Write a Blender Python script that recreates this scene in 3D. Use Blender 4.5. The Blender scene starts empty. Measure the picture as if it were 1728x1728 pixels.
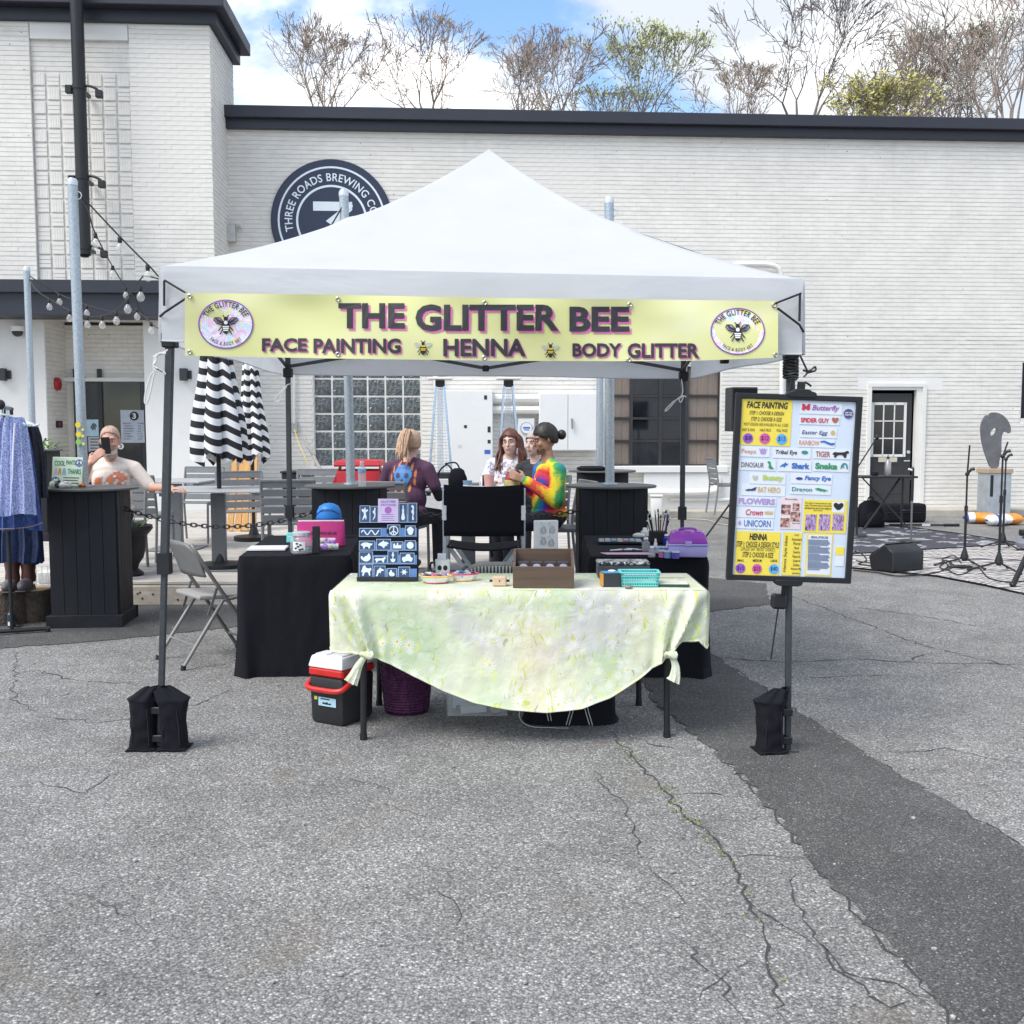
import bpy,bmesh,math,random
import numpy as np
from mathutils import Vector,Matrix,Euler,noise
from mathutils.bvhtree import BVHTree
R = math.radians
PI = math.pi
random.seed(7)
SC = bpy.context.scene
COL = SC.collection

# ------------------------------------------------------------------ camera
FPX = 1787.0            # focal length in pixels of the 1728 px photograph
CAMH = 1.53
PITCH = R(4.6)
cam_d = bpy.data.cameras.new('camera')
cam_d.sensor_width = 36.0
cam_d.lens = 36.0 * FPX / 1728.0
cam_d.clip_end = 2000.0
cam = bpy.data.objects.new('camera',cam_d)
COL.objects.link(cam)
cam.location = (0,0,CAMH)
cam.rotation_euler = (PI / 2 - PITCH,0,0)
SC.camera = cam

# ------------------------------------------------------------------ sky, sun, exposure
SUN_EL,SUN_AZ = R(52),R(-128)          # azimuth measured from +Y towards +X
world = bpy.data.worlds.new('World')
SC.world = world
world.use_nodes = True
wn,wl = world.node_tree.nodes,world.node_tree.links
wn.clear()
w_out = wn.new('ShaderNodeOutputWorld')
w_bg = wn.new('ShaderNodeBackground')
w_sky = wn.new('ShaderNodeTexSky')
w_sky.sky_type = 'NISHITA'
w_sky.sun_disc = False
w_sky.sun_elevation = SUN_EL
w_sky.sun_rotation = SUN_AZ
w_sky.air_density = 1.0
w_sky.dust_density = 0.6
w_tc = wn.new('ShaderNodeTexCoord')
w_sep = wn.new('ShaderNodeSeparateXYZ')
wl.new(w_tc.outputs['Generated'],w_sep.inputs[0])
def wmath(op,a,b=None,c=None,clamp=False):
    n = wn.new('ShaderNodeMath');n.operation = op;n.use_clamp = clamp
    for i,s in enumerate((a,b,c)):
        if s is None: continue
        if isinstance(s,(int,float)): n.inputs[i].default_value = s
        else: wl.new(s,n.inputs[i])
    return n.outputs[0]
zz = wmath('ADD',wmath('MAXIMUM',w_sep.outputs[2],0.0),0.42)
w_cmb = wn.new('ShaderNodeCombineXYZ')
wl.new(wmath('DIVIDE',w_sep.outputs[0],zz),w_cmb.inputs[0])
wl.new(wmath('DIVIDE',w_sep.outputs[1],zz),w_cmb.inputs[1])
w_map = wn.new('ShaderNodeMapping')
w_map.inputs['Location'].default_value = (8.8,3.3,0.0)
wl.new(w_cmb.outputs[0],w_map.inputs[0])
w_no = wn.new('ShaderNodeTexNoise')
w_no.inputs['Scale'].default_value = 1.9
w_no.inputs['Detail'].default_value = 7.0
w_no.inputs['Roughness'].default_value = 0.56
w_no.inputs['Distortion'].default_value = 0.25
wl.new(w_map.outputs[0],w_no.inputs['Vector'])
w_ramp = wn.new('ShaderNodeMapRange')
w_ramp.interpolation_type = 'SMOOTHSTEP'
w_ramp.inputs['From Min'].default_value = 0.43
w_ramp.inputs['From Max'].default_value = 0.53
wl.new(w_no.outputs['Fac'],w_ramp.inputs['Value'])
w_no2 = wn.new('ShaderNodeTexNoise')
w_no2.inputs['Scale'].default_value = 2.6
w_no2.inputs['Detail'].default_value = 5.0
wl.new(w_map.outputs[0],w_no2.inputs['Vector'])
w_cr = wn.new('ShaderNodeValToRGB')
w_cr.color_ramp.elements[0].position = 0.42
w_cr.color_ramp.elements[0].color = (3.3,3.55,3.9,1)
w_cr.color_ramp.elements[1].position = 0.64
w_cr.color_ramp.elements[1].color = (6.6,6.55,6.45,1)
wl.new(w_no2.outputs['Fac'],w_cr.inputs[0])
w_skm = wn.new('ShaderNodeMix');w_skm.data_type = 'RGBA';w_skm.blend_type = 'MULTIPLY'
w_skm.inputs[0].default_value = 1.0
wl.new(w_sky.outputs[0],w_skm.inputs[6])
w_skm.inputs[7].default_value = (0.86,0.97,1.06,1)
w_mix = wn.new('ShaderNodeMix');w_mix.data_type = 'RGBA'
wl.new(w_ramp.outputs[0],w_mix.inputs[0])
wl.new(w_skm.outputs[2],w_mix.inputs[6])
wl.new(w_cr.outputs[0],w_mix.inputs[7])
wl.new(w_mix.outputs[2],w_bg.inputs[0])
w_bg.inputs[1].default_value = 0.10
wl.new(w_bg.outputs[0],w_out.inputs[0])

sun_d = bpy.data.lights.new('sun','SUN')
sun_d.energy = 1.45
sun_d.angle = R(32)
sun_d.color = (1.0,0.95,0.87)
sun = bpy.data.objects.new('sun',sun_d)
COL.objects.link(sun)
sdir = Vector((math.sin(SUN_AZ) * math.cos(SUN_EL),math.cos(SUN_AZ) * math.cos(SUN_EL),math.sin(SUN_EL)))
sun.rotation_euler = sdir.to_track_quat('Z','Y').to_euler()
sun.location = sdir * 50
SC.view_settings.view_transform = 'Standard'
SC.view_settings.look = 'None'
SC.view_settings.gamma = 1.0
SC.view_settings.exposure = 1.38

# ------------------------------------------------------------------ pixel helpers (photo pixel -> place)
_cp,_sp = math.cos(PITCH),math.sin(PITCH)
def ray(u,v):
    x,y = (u - 864.0) / FPX,(864.0 - v) / FPX
    return Vector((x,_cp + y * _sp,-_sp + y * _cp))
def P(u,v,Y):
    d = ray(u,v)
    t = Y / d.y
    return Vector((d.x * t,Y,CAMH + d.z * t))
def G(u,v,z=0.0):
    d = ray(u,v)
    t = (z - CAMH) / d.z
    return Vector((d.x * t,d.y * t,z))

# ------------------------------------------------------------------ materials
MATS = {}
def _nt(name):
    m = bpy.data.materials.new(name)
    m.use_nodes = True
    nt = m.node_tree
    b = nt.nodes['Principled BSDF']
    return m,nt,b
class NT:
    """small node-building helper"""
    def __init__(s,nt): s.nt,s.n,s.l = nt,nt.nodes,nt.links
    def set(s,node,key,val):
        if hasattr(val,'is_output') or isinstance(val,bpy.types.NodeSocket): s.l.new(val,node.inputs[key])
        else: node.inputs[key].default_value = val
    def math(s,op,a,b=None,c=None,clamp=False):
        n = s.n.new('ShaderNodeMath');n.operation = op;n.use_clamp = clamp
        for i,x in enumerate((a,b,c)):
            if x is not None: s.set(n,i,x)
        return n.outputs[0]
    def vmath(s,op,a,b=None):
        n = s.n.new('ShaderNodeVectorMath');n.operation = op
        s.set(n,0,a)
        if b is not None: s.set(n,1,b)
        return n.outputs[1] if op in ('LENGTH','DOT_PRODUCT','DISTANCE') else n.outputs[0]
    def coord(s,kind='Object'):
        return s.n.new('ShaderNodeTexCoord').outputs[kind]
    def sep(s,v):
        n = s.n.new('ShaderNodeSeparateXYZ');s.set(n,0,v);return n.outputs
    def comb(s,x,y,z=0.0):
        n = s.n.new('ShaderNodeCombineXYZ')
        for i,q in enumerate((x,y,z)): s.set(n,i,q)
        return n.outputs[0]
    def noise(s,vec,scale,detail=4.0,rough=0.55,dist=0.0,out='Fac'):
        n = s.n.new('ShaderNodeTexNoise');s.set(n,'Vector',vec);s.set(n,'Scale',scale)
        s.set(n,'Detail',detail);s.set(n,'Roughness',rough);s.set(n,'Distortion',dist)
        return n.outputs[out]
    def vor(s,vec,scale,feature='F1',rnd=1.0):
        n = s.n.new('ShaderNodeTexVoronoi');n.feature = feature
        s.set(n,'Vector',vec);s.set(n,'Scale',scale);s.set(n,'Randomness',rnd)
        return n.outputs
    def ramp(s,fac,stops,interp='LINEAR'):
        n = s.n.new('ShaderNodeValToRGB');s.set(n,0,fac)
        cr = n.color_ramp;cr.interpolation = interp
        while len(cr.elements) < len(stops): cr.elements.new(0.5)
        for e,(p,c) in zip(cr.elements,stops):
            e.position = p;e.color = (c[0],c[1],c[2],1) if not isinstance(c,(int,float)) else (c,c,c,1)
        return n.outputs[0]
    def mr(s,v,a,b,c=0.0,d=1.0,smooth=False):
        n = s.n.new('ShaderNodeMapRange');s.set(n,'Value',v)
        if smooth: n.interpolation_type = 'SMOOTHSTEP'
        for k,x in zip(('From Min','From Max','To Min','To Max'),(a,b,c,d)): s.set(n,k,x)
        return n.outputs[0]
    def mix(s,f,a,b,mode='MIX'):
        n = s.n.new('ShaderNodeMix');n.data_type = 'RGBA';n.blend_type = mode
        s.set(n,0,f)
        for k,x in ((6,a),(7,b)):
            if isinstance(x,(tuple,list)) and len(x) == 3: x = (x[0],x[1],x[2],1)
            s.set(n,k,x)
        return n.outputs[2]
    def bump(s,h,strength,dist=0.01):
        n = s.n.new('ShaderNodeBump');s.set(n,'Height',h)
        n.inputs['Strength'].default_value = strength;n.inputs['Distance'].default_value = dist
        return n.outputs[0]

def mat(name,col,rough=0.6,metal=0.0,var=0.12,scale=14.0,bump=0.0,bscale=120.0,bdist=0.003,
        spec=0.5,trans=0.0,alpha=1.0,emis=None,sheen=0.0,coat=0.0,dirt=0.0,streak=None):
    if name in MATS: return MATS[name]
    m,nt,b = _nt(name);N = NT(nt)
    co = N.coord()
    if streak: co2 = N.vmath('MULTIPLY',co,streak)
    else: co2 = co
    nz = N.noise(co2,scale,5.0,0.6)
    lo = tuple(max(0,c * (1 - var)) for c in col);hi = tuple(min(1,c * (1 + var)) for c in col)
    c = N.ramp(nz,[(0.25,lo),(0.75,hi)])
    if dirt:
        dn = N.noise(co,3.1,6.0,0.65,0.6)
        c = N.mix(N.math('MULTIPLY',N.mr(dn,0.5,0.75,0,1,True),dirt),c,(0.16,0.14,0.12))
    nt.links.new(c,b.inputs['Base Color'])
    r = N.mr(nz,0.2,0.8,max(0,rough - 0.07),min(1,rough + 0.07))
    nt.links.new(r,b.inputs['Roughness'])
    b.inputs['Metallic'].default_value = metal
    b.inputs['Specular IOR Level'].default_value = spec
    if trans: b.inputs['Transmission Weight'].default_value = trans
    if alpha < 1: b.inputs['Alpha'].default_value = alpha
    if sheen: b.inputs['Sheen Weight'].default_value = sheen
    if coat: b.inputs['Coat Weight'].default_value = coat
    if emis:
        b.inputs['Emission Color'].default_value = (*emis[0],1);b.inputs['Emission Strength'].default_value = emis[1]
    if bump:
        nb = N.noise(co2,bscale,3.0,0.6)
        nt.links.new(N.bump(nb,bump,bdist),b.inputs['Normal'])
    MATS[name] = m
    return m

# ------------------------------------------------------------------ mesh builder
class MB:
    def __init__(s): s.v,s.f,s.m,s.k = [],[],[],0
    def add(s,vs,fs,mi=None):
        o = len(s.v);s.v.extend([tuple(p) for p in vs])
        mi = s.k if mi is None else mi
        for f in fs: s.f.append(tuple(i + o for i in f));s.m.append(mi)
        return s
    def use(s,k): s.k = k;return s
    def box(s,c,d,rot=None,taper=1.0):
        x,y,z = d[0] / 2,d[1] / 2,d[2] / 2
        vs = [Vector((sx * x * (taper if sz > 0 else 1),sy * y * (taper if sz > 0 else 1),sz * z)) for sz in (-1,1) for sy in (-1,1) for sx in (-1,1)]
        if rot is not None:
            e = Euler(rot).to_matrix();vs = [e @ p for p in vs]
        c = Vector(c);vs = [p + c for p in vs]
        return s.add(vs,[(0,2,3,1),(4,5,7,6),(0,1,5,4),(2,6,7,3),(0,4,6,2),(1,3,7,5)])
    def bar(s,a,b,w,h,up=(0,0,1)):
        a,b = Vector(a),Vector(b);t = (b - a).normalized();up = Vector(up)
        if abs(t.dot(up)) > 0.95: up = Vector((0,1,0))
        x = t.cross(up).normalized() * w / 2;y = x.cross(t).normalized() * h / 2
        vs = [a - x - y,a + x - y,a + x + y,a - x + y,b - x - y,b + x - y,b + x + y,b - x + y]
        return s.add(vs,[(0,1,2,3),(7,6,5,4),(0,4,5,1),(1,5,6,2),(2,6,7,3),(3,7,4,0)])
    def tube(s,pts,r,n=8,caps=True,closed=False):
        pts = [Vector(p) for p in pts];m = len(pts)
        rs = list(r) if isinstance(r,(list,tuple)) else [r] * m
        vs = [];prev = None
        for i,p in enumerate(pts):
            if closed: t = pts[(i + 1) % m] - pts[i - 1]
            else: t = pts[min(i + 1,m - 1)] - pts[max(i - 1,0)]
            t = t.normalized() if t.length > 1e-9 else Vector((0,0,1))
            if prev is None:
                a = Vector((0,0,1)) if abs(t.z) < 0.9 else Vector((1,0,0))
                x = t.cross(a).normalized()
            else:
                x = (prev - t * prev.dot(t));x = x.normalized() if x.length > 1e-6 else t.orthogonal().normalized()
            prev = x;y = t.cross(x)
            for j in range(n):
                q = 2 * PI * j / n
                vs.append(p + (x * math.cos(q) + y * math.sin(q)) * rs[i])
        fs = []
        rng = m if closed else m - 1
        for i in range(rng):
            k = (i + 1) % m
            for j in range(n):
                fs.append((i * n + j,i * n + (j + 1) % n,k * n + (j + 1) % n,k * n + j))
        if caps and not closed:
            fs.append(tuple(range(n - 1,-1,-1)));fs.append(tuple((m - 1) * n + j for j in range(n)))
        return s.add(vs,fs)
    def cyl(s,a,b,r0,r1=None,n=16): return s.tube([a,b],[r0,r0 if r1 is None else r1],n)
    def lathe(s,prof,c=(0,0,0),n=24,sx=1.0,sy=1.0,caps=True,mod=None):
        vs = [];m = len(prof)
        for i,(r,z) in enumerate(prof):
            for j in range(n):
                q = 2 * PI * j / n
                k = mod(q,i / (m - 1)) if mod else 1.0
                vs.append((c[0] + r * k * math.cos(q) * sx,c[1] + r * k * math.sin(q) * sy,c[2] + z))
        fs = [(i * n + j,i * n + (j + 1) % n,(i + 1) * n + (j + 1) % n,(i + 1) * n + j) for i in range(m - 1) for j in range(n)]
        if caps:
            fs.append(tuple(range(n - 1,-1,-1)));fs.append(tuple((m - 1) * n + j for j in range(n)))
        return s.add(vs,fs)
    def ell(s,c,r,nu=14,nv=9,rot=None):
        if isinstance(r,(int,float)): r = (r,r,r)
        e = Euler(rot).to_matrix() if rot is not None else None
        vs = []
        for i in range(1,nv):
            a = PI * i / nv
            for j in range(nu):
                q = 2 * PI * j / nu
                vs.append(Vector((r[0] * math.sin(a) * math.cos(q),r[1] * math.sin(a) * math.sin(q),r[2] * math.cos(a))))
        vs.append(Vector((0,0,r[2])));vs.append(Vector((0,0,-r[2])))
        if e: vs = [e @ p for p in vs]
        cc = Vector(c);vs = [p + cc for p in vs]
        fs = [(i * nu + j,(i + 1) * nu + j,(i + 1) * nu + (j + 1) % nu,i * nu + (j + 1) % nu) for i in range(nv - 2) for j in range(nu)]
        T = (nv - 1) * nu
        for j in range(nu):
            fs.append((T,j,(j + 1) % nu));fs.append((T + 1,(nv - 2) * nu + (j + 1) % nu,(nv - 2) * nu + j))
        return s.add(vs,fs)
    def prism(s,poly,y0,y1,axis='y'):
        n = len(poly)
        if axis == 'y': vs = [(p[0],y0,p[1]) for p in poly] + [(p[0],y1,p[1]) for p in poly]
        elif axis == 'z': vs = [(p[0],p[1],y0) for p in poly] + [(p[0],p[1],y1) for p in poly]
        else: vs = [(y0,p[0],p[1]) for p in poly] + [(y1,p[0],p[1]) for p in poly]
        fs = [tuple(range(n)),tuple(range(2 * n - 1,n - 1,-1))] + [(i,i + n,(i + 1) % n + n,(i + 1) % n) for i in range(n)]
        return s.add(vs,fs)
    def grid(s,nu,nv,fn):
        vs = [fn(i / nu,j / nv) for j in range(nv + 1) for i in range(nu + 1)]
        w = nu + 1
        return s.add(vs,[(j * w + i,j * w + i + 1,(j + 1) * w + i + 1,(j + 1) * w + i) for j in range(nv) for i in range(nu)])
    def xf(s,M):
        s.v = [tuple(M @ Vector(p)) for p in s.v];return s
    def build(s,name,mats,parent=None,world=False,smooth=35,bev=0.0,seg=1,label=None,norm=True,thick=0.0):
        vs = s.v
        if world and parent is not None:
            Mi = MW[parent.name].inverted();vs = [tuple(Mi @ Vector(p)) for p in vs]
        me = bpy.data.meshes.new(name)
        me.from_pydata(vs,[],s.f)
        if not isinstance(mats,(list,tuple)): mats = [mats]
        for mm in mats: me.materials.append(mm)
        if len(mats) > 1: me.polygons.foreach_set('material_index',s.m)
        if norm or bev:
            bm = bmesh.new();bm.from_mesh(me)
            if norm: bmesh.ops.recalc_face_normals(bm,faces=bm.faces)
            if bev:
                ed = [e for e in bm.edges if len(e.link_faces) == 2 and e.calc_face_angle(0) > R(28)]
                bmesh.ops.bevel(bm,geom=ed,offset=bev,segments=seg,affect='EDGES',profile=0.5,clamp_overlap=True)
            bm.to_mesh(me);bm.free()
        if smooth:
            me.polygons.foreach_set('use_smooth',[True] * len(me.polygons))
            me.set_sharp_from_angle(angle=R(smooth))
        me.update()
        return link(name,me,parent,label,thick)
MW = {}
def link(name,me,parent=None,label=None,thick=0.0):
    o = bpy.data.objects.new(name,me);COL.objects.link(o)
    if parent is not None: o.parent = parent
    if label: o['label'] = label
    if thick:
        md = o.modifiers.new('solid','SOLIDIFY');md.thickness = thick;md.offset = 0
    MW[o.name] = Matrix.Identity(4)
    return o
def tag(o,label,cat,group=None,kind=None):
    if label: o['label'] = label
    if cat: o['category'] = cat
    if group: o['group'] = group
    if kind: o['kind'] = kind
    return o
def thing(name,label,cat,loc=(0,0,0),rz=0.0,group=None,rot=None):
    o = bpy.data.objects.new(name,None);COL.objects.link(o)
    o.empty_display_size = 0.1
    o.location = loc
    o.rotation_euler = rot if rot is not None else (0,0,rz)
    MW[o.name] = Matrix.Translation(Vector(loc)) @ Euler(rot if rot is not None else (0,0,rz)).to_matrix().to_4x4()
    tag(o,label,cat,group)
    return o
def struct(o): o['kind'] = 'structure';return o
def dup(root,loc,rz,label,group=None):
    r = root.copy();COL.objects.link(r);r.location = loc;r.rotation_euler = (0,0,rz);r['label'] = label
    if group: r['group'] = group
    for ch in list(root.children):
        c = ch.copy();COL.objects.link(c);c.parent = r
        for g in list(ch.children):
            d = g.copy();COL.objects.link(d);d.parent = c
    MW[r.name] = Matrix.Translation(Vector(loc)) @ Euler((0,0,rz)).to_matrix().to_4x4()
    return r

# ------------------------------------------------------------------ lettering and cut-out shapes (flat, in the XZ plane, facing -Y)
_tc = {}
def glyphs(s,bold=0.0,shear=0.0,spacing=1.0):
    k = (s,bold,shear,spacing)
    if k in _tc: return _tc[k]
    cu = bpy.data.curves.new('t','FONT');cu.body = s;cu.size = 1.0
    cu.offset = bold;cu.shear = shear;cu.space_character = spacing;cu.resolution_u = 3;cu.fill_mode = 'FRONT'
    o = bpy.data.objects.new('t',cu);COL.objects.link(o)
    dg = bpy.context.evaluated_depsgraph_get()
    me = bpy.data.meshes.new_from_object(o.evaluated_get(dg))
    vs = np.array([v.co[:2] for v in me.vertices]) if len(me.vertices) else np.zeros((0,2))
    fs = [tuple(p.vertices) for p in me.polygons]
    bpy.data.objects.remove(o);bpy.data.curves.remove(cu);bpy.data.meshes.remove(me)
    _tc[k] = (vs,fs)
    return _tc[k]
def txt(b,s,x0,x1,z0,z1,y,bold=0.0,shear=0.0,spacing=1.0,fn=None):
    """adds the words s to mesh builder b, fitted to a box; fn may bend a point"""
    vs,fs = glyphs(s,bold,shear,spacing)
    if not len(vs): return b
    mn,mx = vs.min(0),vs.max(0)
    q = (vs - mn) / np.maximum(mx - mn,1e-6)
    pts = [(x0 + p[0] * (x1 - x0),y,z0 + p[1] * (z1 - z0)) for p in q]
    if fn: pts = [fn(p) for p in pts]
    return b.add(pts,fs)
def arc_txt(b,s,cx,cz,r0,r1,a0,a1,y,bold=0.0,spacing=1.0,sx=1.0,flip=False,fn=None):
    """words on an arc: angles in degrees, clockwise from the top"""
    vs,fs = glyphs(s,bold,0.0,spacing)
    mn,mx = vs.min(0),vs.max(0)
    out = []
    for p in (vs - mn) / (mx - mn):
        a = R(a0 + (a1 - a0) * p[0]);r = (r1 - (r1 - r0) * p[1]) if flip else (r0 + (r1 - r0) * p[1])
        out.append((cx + math.sin(a) * r * sx,y,cz + math.cos(a) * r))
    if fn: out = [fn(p) for p in out]
    return b.add(out,fs)
def disc(b,cx,cz,rx,rz,y,n=28,hole=None,fn=None):
    vs = [(cx + rx * math.cos(2 * PI * i / n),y,cz + rz * math.sin(2 * PI * i / n)) for i in range(n)]
    if hole is None: fs = [tuple(range(n))]
    else:
        vs += [(cx + rx * hole * math.cos(2 * PI * i / n),y,cz + rz * hole * math.sin(2 * PI * i / n)) for i in range(n)]
        fs = [(i,(i + 1) % n,n + (i + 1) % n,n + i) for i in range(n)]
    if fn: vs = [fn(p) for p in vs]
    return b.add(vs,fs)
def rect(b,x0,x1,z0,z1,y,fn=None):
    vs = [(x0,y,z0),(x1,y,z0),(x1,y,z1),(x0,y,z1)]
    if fn: vs = [fn(p) for p in vs]
    return b.add(vs,[(0,1,2,3)])
def strip(b,pts,w,y,fn=None):
    """a flat stroke of width w along 2D points"""
    pts = [Vector((p[0],p[1])) for p in pts];vs = []
    for i,p in enumerate(pts):
        t = (pts[min(i + 1,len(pts) - 1)] - pts[max(i - 1,0)])
        t = t.normalized() if t.length > 0 else Vector((1,0))
        nn = Vector((-t.y,t.x)) * w / 2
        vs += [(p.x + nn.x,y,p.y + nn.y),(p.x - nn.x,y,p.y - nn.y)]
    if fn: vs = [fn(p) for p in vs]
    return b.add(vs,[(2 * i,2 * i + 1,2 * i + 3,2 * i + 2) for i in range(len(pts) - 1)])
def shape(b,poly,cx,cz,sx,sz,y,fn=None):
    """a filled 2D outline (unit box -1..1) placed on a surface; triangulated so that concave outlines fill well"""
    from mathutils.geometry import tessellate_polygon
    tri = tessellate_polygon([[Vector((p[0],p[1],0)) for p in poly]])
    vs = [(cx + p[0] * sx,y,cz + p[1] * sz) for p in poly]
    if fn: vs = [fn(p) for p in vs]
    return b.add(vs,[tuple(t) for t in tri])
def smooth_poly(pts,k=2):
    for _ in range(k):
        o = []
        for i in range(len(pts)):
            a,c = pts[i],pts[(i + 1) % len(pts)]
            o += [(a[0] * .75 + c[0] * .25,a[1] * .75 + c[1] * .25),(a[0] * .25 + c[0] * .75,a[1] * .25 + c[1] * .75)]
        pts = o
    return pts
def catmull(pts,n=6):
    pts = [Vector(p) for p in pts];out = []
    for i in range(len(pts) - 1):
        p0,p1,p2,p3 = pts[max(i - 1,0)],pts[i],pts[i + 1],pts[min(i + 2,len(pts) - 1)]
        for j in range(n):
            t = j / n
            out.append(0.5 * ((2 * p1) + (p2 - p0) * t + (2 * p0 - 5 * p1 + 4 * p2 - p3) * t * t + (3 * p1 - p0 - 3 * p2 + p3) * t ** 3))
    out.append(pts[-1]);return out

# ------------------------------------------------------------------ common materials
BLACK = mat('black_paint',(0.013,0.014,0.018),0.5,var=0.2,spec=.35)
BLKMET = mat('black_metal',(0.016,0.017,0.020),0.45,0.0,var=0.2,spec=.4)
BLKFAB = mat('black_fabric',(0.0085,0.009,0.013),0.9,var=0.25,scale=40,bump=0.25,bscale=500,bdist=0.001,spec=.2)
BLKPLA = mat('black_plastic',(0.014,0.015,0.018),0.45,var=0.15,spec=.4)
GALV = mat('galvanised_steel',(0.40,0.45,0.49),0.42,0.55,var=0.28,scale=60)
ALU = mat('aluminium',(0.60,0.64,0.68),0.32,0.45,var=0.1)
WHITEP = mat('white_plastic',(0.78,0.78,0.78),0.4,var=0.04)
WPAINT = mat('white_paint',(0.72,0.71,0.68),0.6,var=0.05,scale=3)
WCARD = mat('white_card',(0.70,0.74,0.80),0.6,var=0.03)
PAPER = mat('white_paper',(0.78,0.79,0.80),0.7,var=0.03)
INK = mat('black_ink',(0.015,0.015,0.02),0.6,var=0.1)
def ink(name,c): return mat('ink_' + name,c,0.55,var=0.08,scale=60)

# ================================================================== GROUND
def asphalt(name,lo,mid,hi,scale,stain,bumpk):
    m,nt,b = _nt(name);N = NT(nt);co = N.coord()
    v = N.vor(co,scale);v2 = N.vor(co,scale * 2.3)
    rnd = N.sep(v[1])[0];rnd2 = N.sep(v2[1])[1]
    c = N.ramp(rnd,[(0.0,lo),(0.45,mid),(0.8,mid),(0.93,hi),(1.0,tuple(min(1,k * 1.35) for k in hi))])
    c2 = N.ramp(rnd2,[(0.0,lo),(0.6,mid),(1.0,hi)])
    c = N.mix(0.4,c,c2)
    edge = N.mr(v[0],0.25,0.75,1.0,0.45)
    c = N.mix(1.0,c,edge,'MULTIPLY')
    n1 = N.noise(co,0.55,4.0,0.62,0.4);n2 = N.noise(co,3.3,4.0,0.6,0.3)
    c = N.mix(1.0,c,N.mr(n1,0.3,0.72,0.80,1.20),'MULTIPLY')
    c = N.mix(1.0,c,N.mr(n2,0.3,0.75,0.84,1.15),'MULTIPLY')
    c = N.mix(N.math('MULTIPLY',N.mr(N.noise(co,1.3,5.0,0.6,1.0),0.55,0.72,0,1,True),stain),c,(0.16,0.125,0.095))
    nt.links.new(c,b.inputs['Base Color'])
    b.inputs['Roughness'].default_value = 0.88
    b.inputs['Specular IOR Level'].default_value = 0.35
    h = N.math('MULTIPLY',v[0],-1.0)
    nt.links.new(N.bump(h,bumpk,0.006),b.inputs['Normal'])
    return m
ASPH = asphalt('old_asphalt',(0.135,0.133,0.130),(0.283,0.279,0.271),(0.57,0.56,0.54),118.0,0.4,0.55)
PATCH = asphalt('new_asphalt',(0.072,0.071,0.071),(0.112,0.111,0.110),(0.23,0.23,0.22),130.0,0.10,0.4)
ground = MB().grid(40,40,lambda a,c: (-200 + 400 * a,-60 + 400 * c,0)).build('ground',ASPH)
struct(ground);ground['label'] = 'grey weathered asphalt of the parking lot'

def jag(pts,amp,step,seed):
    rr = random.Random(seed);out = []
    for i in range(len(pts) - 1):
        a,c = pts[i],pts[i + 1];L = (c - a).length;n = max(1,int(L / step))
        for k in range(n):
            p = a.lerp(c,k / n)
            out.append(p + Vector((rr.uniform(-amp,amp),rr.uniform(-amp,amp),0)))
    out.append(pts[-1]);return out
# dark repair strip: along the deck, then diagonally towards the right foreground
near = [G(*p) for p in ((-60,1098),(120,1086),(250,1074),(420,1056),(560,1046),(700,1070),(900,1100),(1020,1122),(1085,1150),(1110,1192),
        (1150,1222),(1200,1262),(1270,1330),(1330,1402),(1410,1500),(1500,1600),(1580,1690),(1660,1790))]
far = [G(*p) for p in ((1900,1520),(1728,1428),(1560,1335),(1450,1268),(1340,1198),(1290,1162),(1205,1108),(1160,1060),(1185,1035),(1300,1020),(1290,985),(1190,975),(900,975),(400,975),(-60,985))]
poly = jag(near,0.024,0.05,1) + jag(far,0.024,0.05,2)
from mathutils.geometry import tessellate_polygon
tri = tessellate_polygon([poly])
pm = MB().add([(p.x,p.y,0.004) for p in poly],[tuple(t) for t in tri]).build('asphalt_patch',PATCH,smooth=None)
struct(pm);pm['label'] = 'dark newer asphalt strip crossing the lot'

# cracks: thin dark seams (real narrow ribbons following the broken surface)
CRACK = mat('crack_soil',(0.045,0.045,0.05),0.95,var=0.35,scale=30)
cb = MB()
def crack(px,w,seed,world=None):
    rr = random.Random(seed)
    pts = world or [G(*p) for p in px]
    pts = jag(pts,0.022,0.05,seed)
    vs = []
    for i,p in enumerate(pts):
        t = (pts[min(i + 1,len(pts) - 1)] - pts[max(i - 1,0)]).normalized();n = Vector((-t.y,t.x,0))
        k = w * rr.uniform(0.25,1.2) * min(1,0.25 + min(i,len(pts) - 1 - i) / 4)
        vs += [p + n * k / 2 + Vector((0,0,.003)),p - n * k / 2 + Vector((0,0,.003))]
    cb.add(vs,[(2 * i,2 * i + 1,2 * i + 3,2 * i + 2) for i in range(len(pts) - 1)])
main_crack = [(1035,1235),(1062,1275),(1128,1343),(1146,1372),(1190,1402),(1222,1446),(1262,1510),(1282,1570),(1300,1640),(1330,1728)]
crack(main_crack,0.010,3)
crack(None,.010,91,[p for p in near[7:]]);crack(None,.009,92,far[:8]);crack(None,.008,93,near[:5])
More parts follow.
